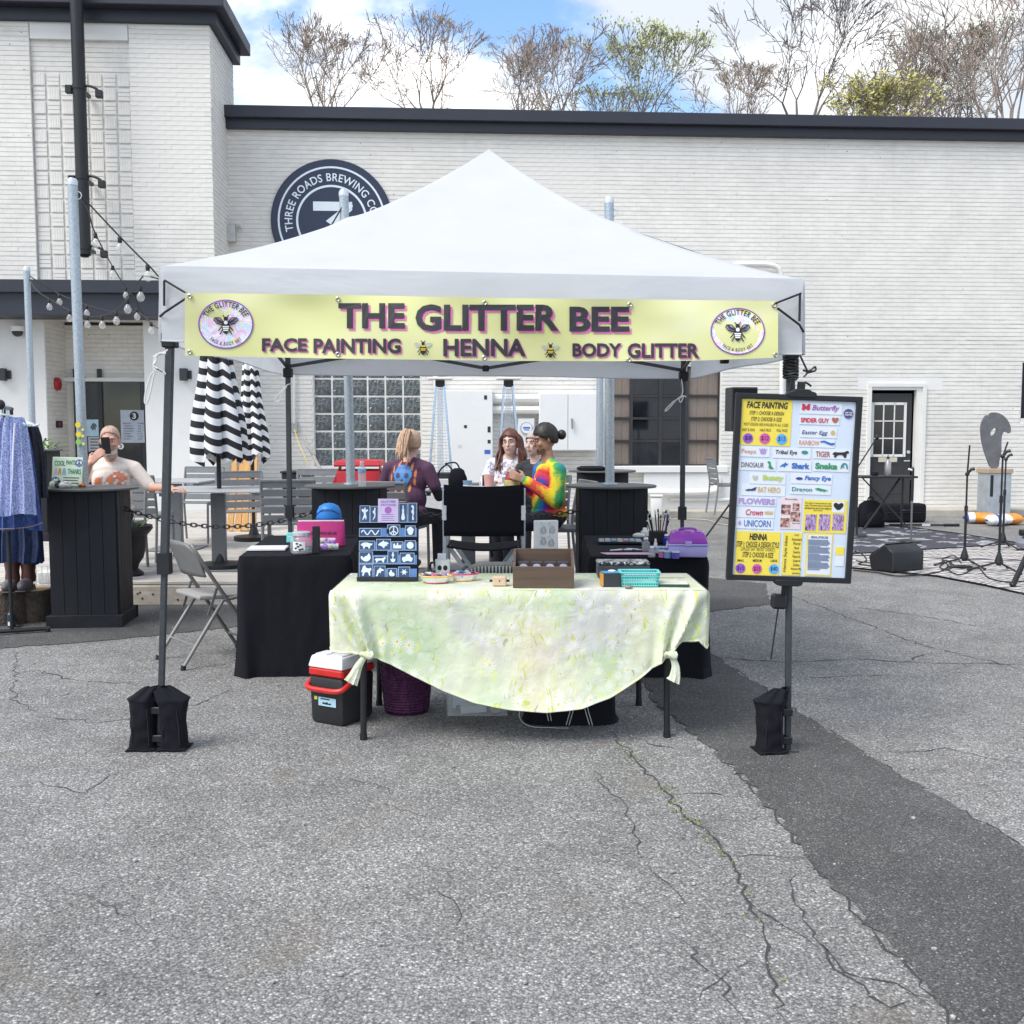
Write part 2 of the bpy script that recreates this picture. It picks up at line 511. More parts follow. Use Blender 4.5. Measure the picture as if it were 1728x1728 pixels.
for k,(px,w) in enumerate([
    ([(1128,1343),(1180,1340),(1250,1345)],.008),([(1222,1446),(1300,1445),(1360,1448)],.008),([(1262,1510),(1310,1560),(1380,1600)],.009),
    ([(1380,1600),(1420,1640),(1520,1660),(1590,1690)],.009),([(1340,1480),(1360,1570),(1420,1640),(1500,1700),(1560,1690)],.008),
    ([(1000,1300),(1060,1370),(1090,1450)],.006),([(1090,1450),(1130,1500),(1160,1530)],.007),([(1150,1590),(1210,1650),(1260,1728)],.008),
    ([(570,1310),(665,1330),(660,1350)],.006),([(645,1355),(690,1372),(745,1382)],.006),([(0,1140),(60,1132),(130,1150),(250,1155)],.008),
    ([(30,1100),(20,1180),(60,1200)],.007),([(60,1210),(180,1220),(330,1190),(400,1160)],.007),([(0,1330),(60,1322),(140,1340),(200,1300)],.006),
    ([(1210,1110),(1330,1118),(1440,1112),(1530,1118),(1728,1122)],.012),([(1440,1025),(1560,1040),(1660,1060),(1728,1066)],.011),
    ([(1530,1118),(1560,1105),(1600,1102)],.009),([(1340,1145),(1460,1140),(1560,1142)],.008),([(1500,1270),(1600,1265),(1728,1290)],.008),
    ([(1320,1000),(1400,1030),(1560,1090),(1728,1130)],.010),([(1060,1240),(1110,1260),(1180,1268)],.009),([(700,1480),(760,1520),(790,1590)],.004),
    ([(100,1500),(200,1530),(260,1580)],.004),([(1290,1620),(1230,1640),(1180,1690)],.006)]):
    crack(px,w,20 + k)
co_ = cb.build('pavement_crack',CRACK,smooth=None)
tag(co_,'thin dark branching cracks in the asphalt','cracks',kind='stuff')
WEED = mat('weed_green',(0.13,0.16,0.035),0.8,var=0.5,scale=60)
wb = MB();rr = random.Random(11)
mc = jag([G(*p) for p in main_crack],0.02,0.03,3)
for i,p in enumerate(mc):
    dens = 1.0 if any((p - G(*q)).length < .13 for q in ((1128,1350),(1136,1362),(1190,1402),(1066,1275),(1205,1425))) else 0.10
    for _ in range(5):
        if rr.random() > dens: continue
        c = p + Vector((rr.uniform(-.028,.028),rr.uniform(-.02,.02),.003));a = rr.uniform(0,6.28);h = rr.uniform(.005,.016);w = rr.uniform(.002,.005)
        d = Vector((math.cos(a),math.sin(a),0));s_ = Vector((-d.y,d.x,0)) * w
        wb.add([c - s_,c + s_,c + d * rr.uniform(.004,.016) + Vector((0,0,h))],[(0,1,2)])
wo = wb.build('weeds',WEED,smooth=None);tag(wo,'small green weeds growing in the asphalt crack','weeds',kind='stuff')
# loose grit and pebbles lying on the asphalt
GRIT = mat('grit_stone',(0.33,0.32,0.31),0.85,var=0.5,scale=25)
gb = MB();rr = random.Random(5)
for _ in range(2600):
    d = 2.3 + rr.random() ** 1.5 * 7;x = rr.uniform(-.5,.5) * d * .98
    s_ = rr.uniform(.0015,.004) * (1 + (rr.random() > .97) * 1.6)
    gb.ell((x,d,s_ * .5 + .003),(s_ * rr.uniform(.7,1.4),s_,s_ * .6),5,3)
tag(gb.build('loose_grit',GRIT),'loose pale grit scattered over the asphalt','grit',kind='stuff')

# ================================================================== DECK
DZ = 0.20
WOOD = mat('weathered_deck_wood',(0.50,0.47,0.43),0.85,var=0.22,scale=6,bump=0.3,bscale=60,streak=(0.35,9,9),dirt=0.25)
WOOD2 = mat('weathered_deck_wood_grey',(0.43,0.41,0.38),0.85,var=0.25,scale=6,bump=0.3,bscale=60,streak=(0.35,9,9),dirt=0.3)
DX0,DX1,DY0 = -9.2,0.78,9.05
deck = thing('deck',None,None,(0,DY0,0));deck['kind'] = 'structure';deck['label'] = 'low weathered wooden deck along the building'
rr = random.Random(9)
pl_meshes = {}
def plank_mesh(L,W,H,m):
    k = (round(L,2),W,H,m.name)
    if k not in pl_meshes:
        b = MB().box((0,0,0),(L,W,H));o = b.build('plank',m,bev=.004);pl_meshes[k] = o.data;bpy.data.objects.remove(o)
    return pl_meshes[k]
y = DY0;i = 0
while y < 17.0:
    W = .14;js = [DX0,-5.2 + (i % 3) * 1.1,-1.9 + (i % 2) * 1.3,DX1]
    for a,c in zip(js,js[1:]):
        o = link('plank',plank_mesh(c - a - .004,.134,.028,WOOD if rr.random() < .6 else WOOD2),deck)
        o.location = ((a + c) / 2,y - DY0 + .07,DZ - .014 - rr.uniform(0,.003));o.rotation_euler = (rr.uniform(-.006,.006),0,0)
    y += W;i += 1
fb = MB().box(((DX0 + DX1) / 2,-.018,DZ - .115),(DX1 - DX0,.034,.165));fb.build('fascia_board',mat('pale_fascia_wood',(0.55,0.49,0.42),0.85,var=.25,scale=5,streak=(.4,6,6),dirt=.35),deck,bev=.004)
b = MB()
for k in range(18): b.box((DX0 + .3 + k * .56,4,.06),(.09,7.9,.12))
b.box(((DX0 + DX1) / 2,.25,.05),(DX1 - DX0 - .02,.06,.1))
b.build('joist',WOOD2,deck)
kb = MB()
for (u,v) in ((232,1002),(240,1010),(258,1003),(236,1000),(300,1012),(330,998)):
    p = P(u,v,DY0 - .037);kb.ell((p.x,-.036,min(p.z,DZ - .045)),(.011,.003,.010),8,6)
kb.build('knot',mat('wood_knot',(0.10,0.06,0.04),.8),deck)

# ================================================================== BUILDING
WRZ = R(3.3)
C0 = Vector((-4.74,18.05,0))
ex,ey = Vector((math.cos(WRZ),math.sin(WRZ),0)),Vector((-math.sin(WRZ),math.cos(WRZ),0))
def W(u,v,off=0.0):
    """photo pixel -> (x along wall, z) on the wall plane moved 'off' metres towards the viewer"""
    d = ray(u,v);o = Vector((0,0,CAMH))
    t = ((C0 - ey * off) - o).dot(ey) / d.dot(ey)
    q = o + d * t
    return ((q - C0).dot(ex),q.z)
def brick_mat(name,col,dirt):
    m,nt,b = _nt(name);N = NT(nt);co = N.coord()
    n1 = N.noise(co,1.1,6.0,0.6,0.3);n2 = N.noise(N.vmath('MULTIPLY',co,(4.5,4.5,14.0)),1.0,2.0,0.5);n3 = N.noise(co,38.0,4.0,0.65)
    c = N.ramp(n2,[(0.3,tuple(k * .93 for k in col)),(0.7,tuple(min(1,k * 1.04) for k in col))])
    c = N.mix(1.0,c,N.mr(n1,.3,.7,.92,1.05),'MULTIPLY')
    sp = N.vor(co,5.2);spot = N.math('MULTIPLY',N.mr(sp[0],0.045,0.075,1,0),N.mr(N.noise(co,.45,3.0),.45,.6,0,1))
    c = N.mix(N.math('MULTIPLY',spot,.8),c,(0.10,0.095,0.09))
    st = N.noise(N.vmath('MULTIPLY',co,(5.0,5.0,.5)),1.4,5.0,.6)
    c = N.mix(N.math('MULTIPLY',N.mr(st,.55,.8,0,1,True),dirt),c,(0.40,0.37,0.33))
    nt.links.new(c,b.inputs['Base Color']);b.inputs['Roughness'].default_value = .72
    nt.links.new(N.bump(n3,.35,.004),b.inputs['Normal'])
    return m
BRICK = brick_mat('white_painted_brick',(0.75,0.727,0.685),.2)
JOINT = mat('painted_mortar',(0.67,0.65,0.61),.9,var=.10,scale=8)
SMOOTHW = mat('white_render',(0.73,0.725,0.71),.7,var=.04,scale=2,dirt=.05)
NAVY = mat('dark_fascia_metal',(0.020,0.023,0.036),.45,var=.12,scale=3)
PANELW = mat('painted_cabinet',(0.74,0.745,0.74),.5,var=.03,scale=2,dirt=.04)

def holed(b,x0,x1,z0,z1,holes,y,rev=0.2):
    xs = sorted({x0,x1,*[h[k] for h in holes for k in (0,1)]});zs = sorted({z0,z1,*[h[k] for h in holes for k in (2,3)]})
    xs = [x for x in xs if x0 <= x <= x1];zs = [z for z in zs if z0 <= z <= z1]
    for a,c in zip(xs,xs[1:]):
        for d,e in zip(zs,zs[1:]):
            mx,mz = (a + c) / 2,(d + e) / 2
            if any(h[0] < mx < h[1] and h[2] < mz < h[3] for h in holes): continue
            rect(b,a,c,d,e,y)
    for h in holes:
        a,c,d,e = h[:4]
        r = h[4] if len(h) > 4 else rev
        b.add([(a,y,d),(a,y,e),(a,y + r,e),(a,y + r,d)],[(0,1,2,3)]);b.add([(c,y,d),(c,y,e),(c,y + r,e),(c,y + r,d)],[(0,1,2,3)])
        b.add([(a,y,e),(c,y,e),(c,y + r,e),(a,y + r,e)],[(0,1,2,3)]);b.add([(a,y,d),(c,y,d),(c,y + r,d),(a,y + r,d)],[(0,1,2,3)])
BW,BH,JT = .205,.072,.0055
def bricks(b,x0,x1,z0,z1,holes,y,seed,pick=None,M=None,low=0):
    """courses of single bricks standing proud of the wall; returns bricks for the objects asked for in pick"""
    rr = random.Random(seed);row = 0;z = z0;got = []
    while z + BH <= z1 + .001:
        rowp = rr.choice((0,.0004,.0008,.0018));jt = JT + (rr.choice((.003,.006,.008)) if z < low else 0)
        x = x0 - (BW / 2 if row % 2 else 0) + rr.uniform(-.01,.01)
        while x < x1:
            a,c = max(x,x0),min(x + BW - .0012,x1)
            x += BW
            if c - a < .03: continue
            segs = [(a,c)]
            for h in holes:
                if h[2] < z + BH - JT and h[3] > z:
                    ns = []
                    for (p,q) in segs:
                        if q <= h[0] or p >= h[1]: ns.append((p,q))
                        else:
                            if h[0] - p > .03: ns.append((p,h[0]))
                            if q - h[1] > .03: ns.append((h[1],q))
                    segs = ns
            for (p,q) in segs:
                dp = .007 + rowp + (.006 * rr.random() if z < low else 0) + rr.uniform(0,.0012) + (rr.random() > .97) * .003
                d,e = z + rr.uniform(0,.002),z + BH - jt - rr.uniform(0,.002)
                if pick and q - p > BW - .012 and pick((p + q) / 2,z):
                    got.append(((p + q) / 2,(d + e) / 2,dp));continue
                k = .002
                vs = [(p,y,d),(q,y,d),(q,y,e),(p,y,e),(p + .0004,y - dp,d + k),(q - .0004,y - dp,d + k),(q - .0004,y - dp,e - k),(p + .0004,y - dp,e - k)]
                if M: vs = [M(v_) for v_ in vs]
                b.add(vs,[(4,5,6,7),(0,1,5,4),(1,2,6,5),(2,3,7,6),(3,0,4,7)])
        z += BH;row += 1
    return got
bk = None
def brick_obj(parent,got,y):
    global bk
    for (x,z,dp) in got:
        if bk is None:
            w_,h_ = (BW - .0012) / 2,(BH - JT) / 2
            o = MB().box((0,0,0),(2 * w_,.022,2 * h_)).build('brick',BRICK,bev=.0006);bk = o.data;bpy.data.objects.remove(o)
        o = link('brick',bk,parent);o.location = (x,y + .011 - dp,z)

# ------------------------------------------------ long low wing
wing = thing('brick_building','long single-storey white painted brick building with dark flat roof edge','building',C0,WRZ)
ZR = 6.62
XR = 22.0
def pxr(u0,u1,v0,v1,off=0.0):
    a,c = W(u0,(v0 + v1) / 2,off),W(u1,(v0 + v1) / 2,off)
    return a[0],c[0],W((u0 + u1) / 2,v1,off)[1],W((u0 + u1) / 2,v0,off)[1]
H_glass = pxr(530,710,609,787)
H_win = pxr(1021,1215,618,786)
H_door = pxr(1466,1552,658,863);H_door = (H_door[0],H_door[1],0.0,H_door[3])
H_dark = pxr(1724,1800,612,706)
holes = [H_glass,H_win,H_door,H_dark]
b = MB();holed(b,-.5,XR,-.1,ZR,holes,0.0,.16);b.build('wall',JOINT,wing,smooth=None,norm=False)
lint = pxr(1447,1590,637,658)
plinth_top = W(1300,845)[1]
bh = [(h[0] - .015,h[1] + .015,h[2] - .015,h[3] + .015) for h in holes] + [lint]
bb = MB()
near_pick = lambda x,z: 4.8 < x < 6.2 and 5.2 < z < 6.4
got = bricks(bb,0.0,XR,.02,ZR,bh,0.0,3,near_pick,None,3.35)
o = bb.build('brick_courses',BRICK,wing,smooth=None,norm=False);o['kind'] = 'stuff'
brick_obj(wing,got[:290],0.0)
MB().box(((lint[0] + lint[1]) / 2,-.004,(lint[2] + lint[3]) / 2),(lint[1] - lint[0],.012,lint[3] - lint[2])).build('lintel',SMOOTHW,wing)
cz = W(395,183)[1];czb = W(395,219)[1]
cornice = MB().box((XR / 2,-.02,(czb + cz) / 2 - .05),(XR,.20,cz - czb - .1)).build('cornice',NAVY,wing,bev=.005)
MB().box((XR / 2,-.05,cz - .10),(XR + .02,.36,.19)).build('coping',NAVY,cornice,bev=.008)
b = MB();b.box((XR / 2,6.0,ZR - .05),(XR,12,.1));b.box((XR - .1,6.0,ZR / 2),(.2,11.9,ZR - .2));b.box((XR / 2,11.9,ZR / 2),(XR - .4,.2,ZR - .2));b.build('roof_slab',NAVY,wing)

# glass-block window
gbm,nt,bs = _nt('glass_block');N = NT(nt);co = N.coord()
nz = N.noise(co,9.0,2.0,.5,1.6)
nt.links.new(N.ramp(nz,[(.3,(.04,.05,.055)),(.55,(.13,.15,.155)),(.78,(.30,.33,.34))]),bs.inputs['Base Color'])
bs.inputs['Roughness'].default_value = .12
nt.links.new(N.bump(N.noise(co,11.0,1.0,.4,2.2),1.0,.03),bs.inputs['Normal'])
gw = MB().box(((H_glass[0] + H_glass[1]) / 2,.11,(H_glass[2] + H_glass[3]) / 2),(H_glass[1] - H_glass[0],.10,H_glass[3] - H_glass[2])).build('glass_block_window',mat('block_mortar',(.70,.69,.66),.8),wing)
nc,nr = 6,6
cw,ch = (H_glass[1] - H_glass[0]) / nc,(H_glass[3] - H_glass[2]) / nr
gme = None
for i in range(nc):
    for j in range(nr):
        if gme is None:
            o = MB().box((0,0,0),(cw - .030,.07,ch - .030)).build('glass_block',gbm,bev=.01,seg=2);gme = o.data;bpy.data.objects.remove(o)
        o = link('glass_block',gme,gw);o.location = (H_glass[0] + cw * (i + .5),.085,H_glass[2] + ch * (j + .5));o.rotation_euler = (random.uniform(-.01,.01),(PI / 2) * random.choice((0,0,2)),0)
sl = pxr(524,716,787,795);MB().box(((sl[0] + sl[1]) / 2,-.03,(sl[2] + sl[3]) / 2),(sl[1] - sl[0],.10,sl[3] - sl[2])).build('sill',SMOOTHW,gw,bev=.005)

# steel window with boarded sides
DARKG = mat('dark_window_glass',(.012,.014,.018),.06,var=.3,scale=2,spec=.6)
RUSTY = mat('dark_steel_frame',(.03,.028,.03),.6,var=.3)
BROWN = mat('brown_board',(.20,.125,.075),.75,var=.3,scale=7,streak=(9,9,.5))
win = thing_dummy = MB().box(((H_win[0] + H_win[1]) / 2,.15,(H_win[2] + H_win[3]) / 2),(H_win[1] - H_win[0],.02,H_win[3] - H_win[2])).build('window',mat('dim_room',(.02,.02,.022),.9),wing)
cu = [W(u,700)[0] for u in (1021,1066,1115,1160,1215)];cv = [W(1115,v)[1] for v in (786,744.5,706,667.8,618)]
for a,c in zip(cu,cu[1:]):
    for d,e in zip(cv,cv[1:]):
        MB().box(((a + c) / 2,.075,(d + e) / 2),(c - a - .05,.008,e - d - .05)).build('pane',DARKG if a in cu[1:3] else mat('clear_pane',(.5,.5,.5),.1,alpha=.12),win)
fr = MB()
for x in cu: fr.box((x,.07,(cv[0] + cv[-1]) / 2),(.055,.06,cv[-1] - cv[0]))
for z in cv: fr.box(((cu[0] + cu[-1]) / 2,.068,z),(cu[-1] - cu[0],.05,.04))
fr.build('frame',RUSTY,win)
for (a,c) in ((cu[0],cu[1]),(cu[3],cu[4])):
    n = 3
    for k in range(n):
        w_ = (c - a) / n
        MB().box((a + w_ * (k + .5),.115,(cv[0] + cv[-1]) / 2),(w_ - .008,.02,cv[-1] - cv[0] - .02)).build('board',BROWN,win,bev=.003)
sl = pxr(1014,1225,786,797);MB().box(((sl[0] + sl[1]) / 2,-.06,(sl[2] + sl[3]) / 2),(sl[1] - sl[0],.17,sl[3] - sl[2])).build('sill',SMOOTHW,win,bev=.008)
# dark opening at the far right
MB().box(((H_dark[0] + H_dark[1]) / 2,.1,(H_dark[2] + H_dark[3]) / 2),(H_dark[1] - H_dark[0],.05,H_dark[3] - H_dark[2])).build('shutter',BLACK,wing)
# smooth plinth band under the window and pipes on the wall
pb = pxr(1085,1235,797,866);MB().box(((pb[0] + pb[1]) / 2,-.05,pb[3] / 2 + .0),(pb[1] - pb[0],.11,pb[3] - .01)).build('plinth',SMOOTHW,wing,bev=.01)
PIPEW = mat('white_painted_pipe',(.72,.715,.69),.55,var=.06,scale=6)
def wpipe(pts,r,name='pipe'):
    q = []
    for (u,v,off) in pts:
        x,z = W(u,v,off);q.append((x,-off,z))
    return MB().tube(catmull(q,4) if len(q) > 2 else q,r,10).build(name,PIPEW,wing)
wpipe([(1070,831,.20),(1150,831,.20),(1200,829,.20),(1210,822,.20),(1212,806,.16)],.062)
wpipe([(1130,843,.14),(1235,843,.14)],.028)
wpipe([(1236,447,.12),(1270,446,.12),(1296,447,.12),(1312,452,.12),(1319,466,.12),(1320,490,.12)],.045)
wpipe([(1320,480,.12),(1320,560,.12),(1320,668,.12)],.045)
wpipe([(495,560,.08),(496,640,.08),(496,720,.08)],.022)
wpipe([(826,673,.16),(912,673,.16)],.085);wpipe([(826,692,.16),(912,692,.16)],.075)
wpipe([(736,560,.10),(736,640,.10),(737,662,.10)],.05)
jx,jz = W(497,722,.1);MB().box((jx,-.06,jz),(.10,.10,.16)).build('outlet_box',mat('grey_box',(.38,.38,.37),.5),wing,bev=.006)
# door with nine lights
DRM = mat('charcoal_door',(.030,.030,.034),.45,var=.1)
door = MB().box(((H_door[0] + W(1541,760)[0]) / 2,.12,1.06),(W(1541,760)[0] - H_door[0],.05,2.12)).build('door',DRM,wing,bev=.004)
gx0,gx1,gz0,gz1 = pxr(1475,1530,681,769)
for i in range(3):
    for j in range(3):
        w_,h_ = (gx1 - gx0) / 3,(gz1 - gz0) / 3
        MB().box((gx0 + w_ * (i + .5),.088,gz0 + h_ * (j + .5)),(w_ - .02,.01,h_ - .02)).build('pane',DARKG,door)
fr = MB()
for i in range(4): fr.box((gx0 + (gx1 - gx0) * i / 3,.085,(gz0 + gz1) / 2),(.045 if i in (0,3) else .02,.026,gz1 - gz0 + .045))
for j in range(4): fr.box(((gx0 + gx1) / 2,.084,gz0 + (gz1 - gz0) * j / 3),(gx1 - gx0 - .01,.024,.045 if j in (0,3) else .02))
fr.build('window_frame',WPAINT,door)
ms = pxr(1485,1517,772,780);MB().box(((ms[0] + ms[1]) / 2,.085,(ms[2] + ms[3]) / 2),(ms[1] - ms[0],.03,ms[3] - ms[2])).build('mail_slot',mat('brass_cream',(.62,.60,.48),.35,.4),door,bev=.004)
hx,hz = W(1536,778);MB().tube([(hx,.09,hz),(hx,.04,hz),(hx - .10,.035,hz)],.012,8).build('handle',ALU,door)
hx,hz = W(1536,763);MB().cyl((hx,.1,hz),(hx,.07,hz),.03).build('lock',ALU,door)
pb_ = MB()
for (u0,u1,v0,v1) in ((1474,1495,790,835),(1503,1528,790,835),(1474,1495,842,860),(1503,1528,842,860)):
    q = pxr(u0,u1,v0,v1);pb_.box(((q[0] + q[1]) / 2,.096,(q[2] + q[3]) / 2),(q[1] - q[0],.012,q[3] - q[2]))
pb_.build('panel',DRM,door,bev=.005)
fr = MB();x1_ = H_door[1];fr.box((x1_ - .04,.05,1.1),(.09,.11,2.2));fr.box((H_door[0] - .02,-.01,1.12),(.07,.06,2.24));fr.box((x1_ + .045,-.01,1.12),(.07,.06,2.24));fr.box(((H_door[0] + x1_) / 2,-.012,2.26),(x1_ - H_door[0] + .12,.06,.06));fr.build('door_frame',WPAINT,wing)
# kerb slab at the foot of the wall
o = MB().box((14.5,-.32,.05),(17.5,.64,.12)).build('concrete_apron',mat('stained_concrete',(.42,.39,.34),.9,var=.2,scale=3,bump=.3,dirt=.4),wing,bev=.01)

# wall-mounted cabinets
def wall_thing(name,label,cat,u,v,off,group=None):
    x,z = W(u,v,off);q = C0 + ex * x - ey * off;return thing(name,label,cat,(q.x,q.y,z),WRZ,group)
def cabinet(u0,u1,v0,v1,dep,name,label,doors):
    q = pxr(u0,u1,v0,v1,dep);t = wall_thing(name,label,'cabinet',(u0 + u1) / 2,v1,0.012)
    w_,h_ = q[1] - q[0],q[3] - q[2];dz = 0
    zc = q[2] - MW[t.name].translation.z
    MB().box((0,-dep / 2,zc + h_ / 2),(w_,dep,h_)).build('body',PANELW,t,bev=.006)
    for k in range(doors):
        MB().box((-w_ / 2 + w_ / doors * (k + .5),-dep - .008,zc + h_ / 2),(w_ / doors - .02,.016,h_ - .03)).build('door',PANELW,t,bev=.004)
    return t,w_,h_,zc
cab,w_,h_,zc = cabinet(735,832,658,816,.30,'electrical_cabinet','tall white wall cabinet dotted with small stickers behind the seated women',1)
STB = ink('black',(.02,.02,.025));STU = ink('blue',(.05,.13,.45))
for (fu,fv,w,h,m_) in ((.87,.08,.05,.07,STB),(.93,.42,.05,.1,STB),(.93,.55,.05,.06,STB),(.90,.66,.10,.07,STU),(.52,.39,.05,.05,STB),(.42,.6,.06,.05,mat('pale_sticker',(.55,.56,.58),.6))):
    sb = MB();rect(sb,-w_ / 2 + fu * w_ - w / 2,-w_ / 2 + fu * w_ + w / 2,zc + h_ * (1 - fv) - h / 2,zc + h_ * (1 - fv) + h / 2,-.320);sb.build('sticker',m_,cab)
cab2,w_,h_,zc = cabinet(907,1004,663,761,.28,'wall_cabinet','white two-door wall cabinet with a metal latch behind the tie-dye shirt',2)
MB().tube([(.06,-.30,zc + h_ * .55),(.06,-.34,zc + h_ * .55),(.065,-.34,zc + h_ * .38)],.016,8).build('handle',mat('grey_handle',(.3,.31,.32),.4,.6),cab2)
mb_,w_,h_,zc = cabinet(873,901,706,757,.15,'meter_box','small white electricity meter box with a round dial on the wall',1)
MB().cyl((0,-.16,zc + h_ * .68),(0,-.22,zc + h_ * .68),.105,.10,24).build('meter',mat('meter_rim',(.35,.37,.40),.3,.5),mb_)
b = MB();disc(b,0,zc + h_ * .68,.09,.09,-.222);b.build('dial',mat('dial',(.72,.76,.80),.3),mb_)
b = MB();rect(b,-.06,.06,zc + h_ * .68 - .01,zc + h_ * .68 + .02,-.224);rect(b,-.045,.045,zc + h_ * .68 - .04,zc + h_ * .68 - .022,-.224);b.build('print',STU,mb_)

# round brewery sign on the wing
sx_,sz_ = W(560,373,.06)
rs = thing('round_sign','large round navy brewery sign with white rings high on the brick wall','sign',C0 + ex * sx_ - ey * .012 + Vector((0,0,sz_)),WRZ)
RS = (W(662,373,.06)[0] - W(456,373,.06)[0]) / 2
MB().cyl((0,0,0),(0,-.045,0),RS,RS,64).build('disc',mat('sign_navy',(.018,.028,.062),.45,var=.1),rs,bev=.004)
SW = mat('sign_white',(.66,.74,.80),.5,var=.04)
b = MB();disc(b,0,0,RS * .885,RS * .885,-.048,64,.965);disc(b,0,0,RS * .585,RS * .585,-.048,64,.94);b.build('ring',SW,rs)
b = MB();arc_txt(b,'THREE ROADS BREWING CO.',0,0,RS * .645,RS * .775,-104,84,-.048,.012,1.08);b.build('lettering',SW,rs)
k = RS * .33
seven = [(-.92,.95),(1.02,.95),(1.02,.55),(.28,-.05),(1.0,-.5),(1.0,-.95),(.5,-1.25),(-.9,-1.25),(-.9,-.9),(.3,-.9),(.5,-.75),(.5,-.55),(-.3,.0),(.35,.5),(-.92,.5)]
b = MB();shape(b,seven,0,0,k,k,-.048);b.build('numeral',SW,rs)
# wall speaker/flood light boxes near the corner
fl = wall_thing('security_light','small grey security light with horn on the wall near the tower corner','light',395,396,.012)
MB().box((-.02,-.10,0),(.13,.14,.28)).build('housing',mat('grey_cast',(.50,.50,.49),.5,.2,var=.15),fl,bev=.01)
MB().lathe([(.02,0),(.035,.05),(.075,.12),(.08,.13)],n=16).xf(Matrix.Translation((.02,-.12,.17)) @ Euler((0,R(90),0)).to_matrix().to_4x4()).build('horn',PIPEW,fl)
MB().tube([(-.22,-.06,.12),(-.1,-.1,.05),(-.02,-.1,0)],.012,6).build('conduit',ALU,fl)
MB().box((-.22,-.09,.10),(.12,.12,.13)).build('junction_box',mat('grey_cast',(.5,.5,.49)),fl,bev=.006)

# ------------------------------------------------ tall entrance tower on the left
TP = 1.15
tower = thing('brick_tower','tall white brick entrance block with dark cornice on the left','building',C0,WRZ)
def T(u,v): return W(u,v,TP)
TX0 = -11.0
tz_top = T(365,0)[1];tz_bot = T(362,43)[1]
rx0,rx1 = T(49,60)[0],T(222,250)[0]
can_t,can_b = T(150,483)[1],T(150,540)[1]
ent0,ent1 = T(76,600)[0],T(243,600)[0]
hol = [(rx0,rx1,can_b + .12,tz_bot - .02,.06),(ent0,ent1,DZ - .05,can_b + .05,.9)]
b = MB();holed(b,TX0,0.0,-.1,tz_bot + .05,hol,-TP)
b.add([(0,-TP,-.1),(0,.6,-.1),(0,.6,tz_bot + .05),(0,-TP,tz_bot + .05)],[(0,1,2,3)])
rect(b,rx0,rx1,can_b + .05,tz_bot,-TP + .06)
b.add([(TX0,.6,-.1),(0,.6,-.1),(0,.6,tz_bot + .05),(TX0,.6,tz_bot + .05)],[(3,2,1,0)])
b.build('wall',JOINT,tower,smooth=None,norm=False)
low = can_b - .0
bb = MB()
tp = lambda x,z: x > rx1 and tz_bot - 2.9 < z
got = bricks(bb,rx1 + .004,0.0,can_t - .05,tz_bot,[],-TP,21,tp)
bricks(bb,TX0,rx0 - .004,can_t - .05,tz_bot,[],-TP,22)
bricks(bb,rx0,rx1,T(150,119)[1],T(150,67)[1],[],-TP + .06,24)
Ms = lambda p: (-p[1] - TP + .0,p[0],p[2])       # turn the x axis into depth for the side wall
bricks(bb,-TP,.6,.2,tz_bot,[],0.0,25,None,lambda p: (-p[1],p[0],p[2]))
o = bb.build('brick_courses',BRICK,tower,smooth=None);o['kind'] = 'stuff'
brick_obj(tower,got[:290],-TP)
# smooth lower storey
LP = TP + .012
b = MB()
for (a,c) in ((TX0,ent0),(ent1,0.0)): b.box(((a + c) / 2,-TP - .006,(can_t + .0) / 2),(c - a,.012,can_t))
b.build('render_coat',SMOOTHW,tower,smooth=None)
MB().box(((rx0 + rx1) / 2,-TP + .03,(T(150,40)[1] + T(150,67)[1]) / 2),(rx1 - rx0 - .02,.07,T(150,40)[1] - T(150,67)[1])).build('frieze',SMOOTHW,tower,bev=.004)
# basket-weave tiles
tz1,tz0 = T(140,121)[1],can_t - .05
tw = (rx1 - rx0) / 7
rows = int((tz1 - tz0) / tw) + 1
tm = []
b = MB().box((0,0,0),(tw - .032,.03,tw - .032))
for k in range(4): b.box((-tw / 2 + .03 + (tw - .06) * (k + .5) / 4,-.016,0),((tw - .06) / 4 - .012,.004,tw - .03))
o = b.build('tile',BRICK,bev=.003);tm.append(o.data);bpy.data.objects.remove(o)
b = MB()
for k in range(3): b.box((0,0,(tw - .026) * ((k + .5) / 3 - .5)),(tw - .032,.03,(tw - .026) / 3 - .006))
o = b.build('tile',BRICK,bev=.003);tm.append(o.data);bpy.data.objects.remove(o)
for j in range(rows):
    for i in range(7):
        z = tz1 - tw * (j + .5)
        o = link('tile',tm[(i + j) % 2],tower);o.location = (rx0 + tw * (i + .5),-TP + .055 + random.uniform(-.004,.004),z)
# cornice
tc = MB().box(((TX0 - .0) / 2 + .05,-TP - .03 + .9,(tz_bot + tz_top) / 2 - .06),(-TX0 + .14,1.9,tz_top - tz_bot - .12)).build('cornice',NAVY,tower,bev=.006)
MB().box((TX0 / 2 + .07,-TP + .80,tz_top - .10),(-TX0 + .42,2.2,.20)).build('coping',NAVY,tc,bev=.01)
# entrance canopy
cn_x1 = T(300,510)[0]
cn = MB().box(((TX0 + cn_x1) / 2,-TP - .36,(can_t + can_b) / 2 - .0),(cn_x1 - TX0,.70,can_t - can_b)).build('canopy',NAVY,tower,bev=.006)
MB().box(((TX0 + cn_x1) / 2,-TP - .39,can_t - .10),(cn_x1 - TX0 + .06,.80,.19)).build('fascia',NAVY,cn,bev=.006)
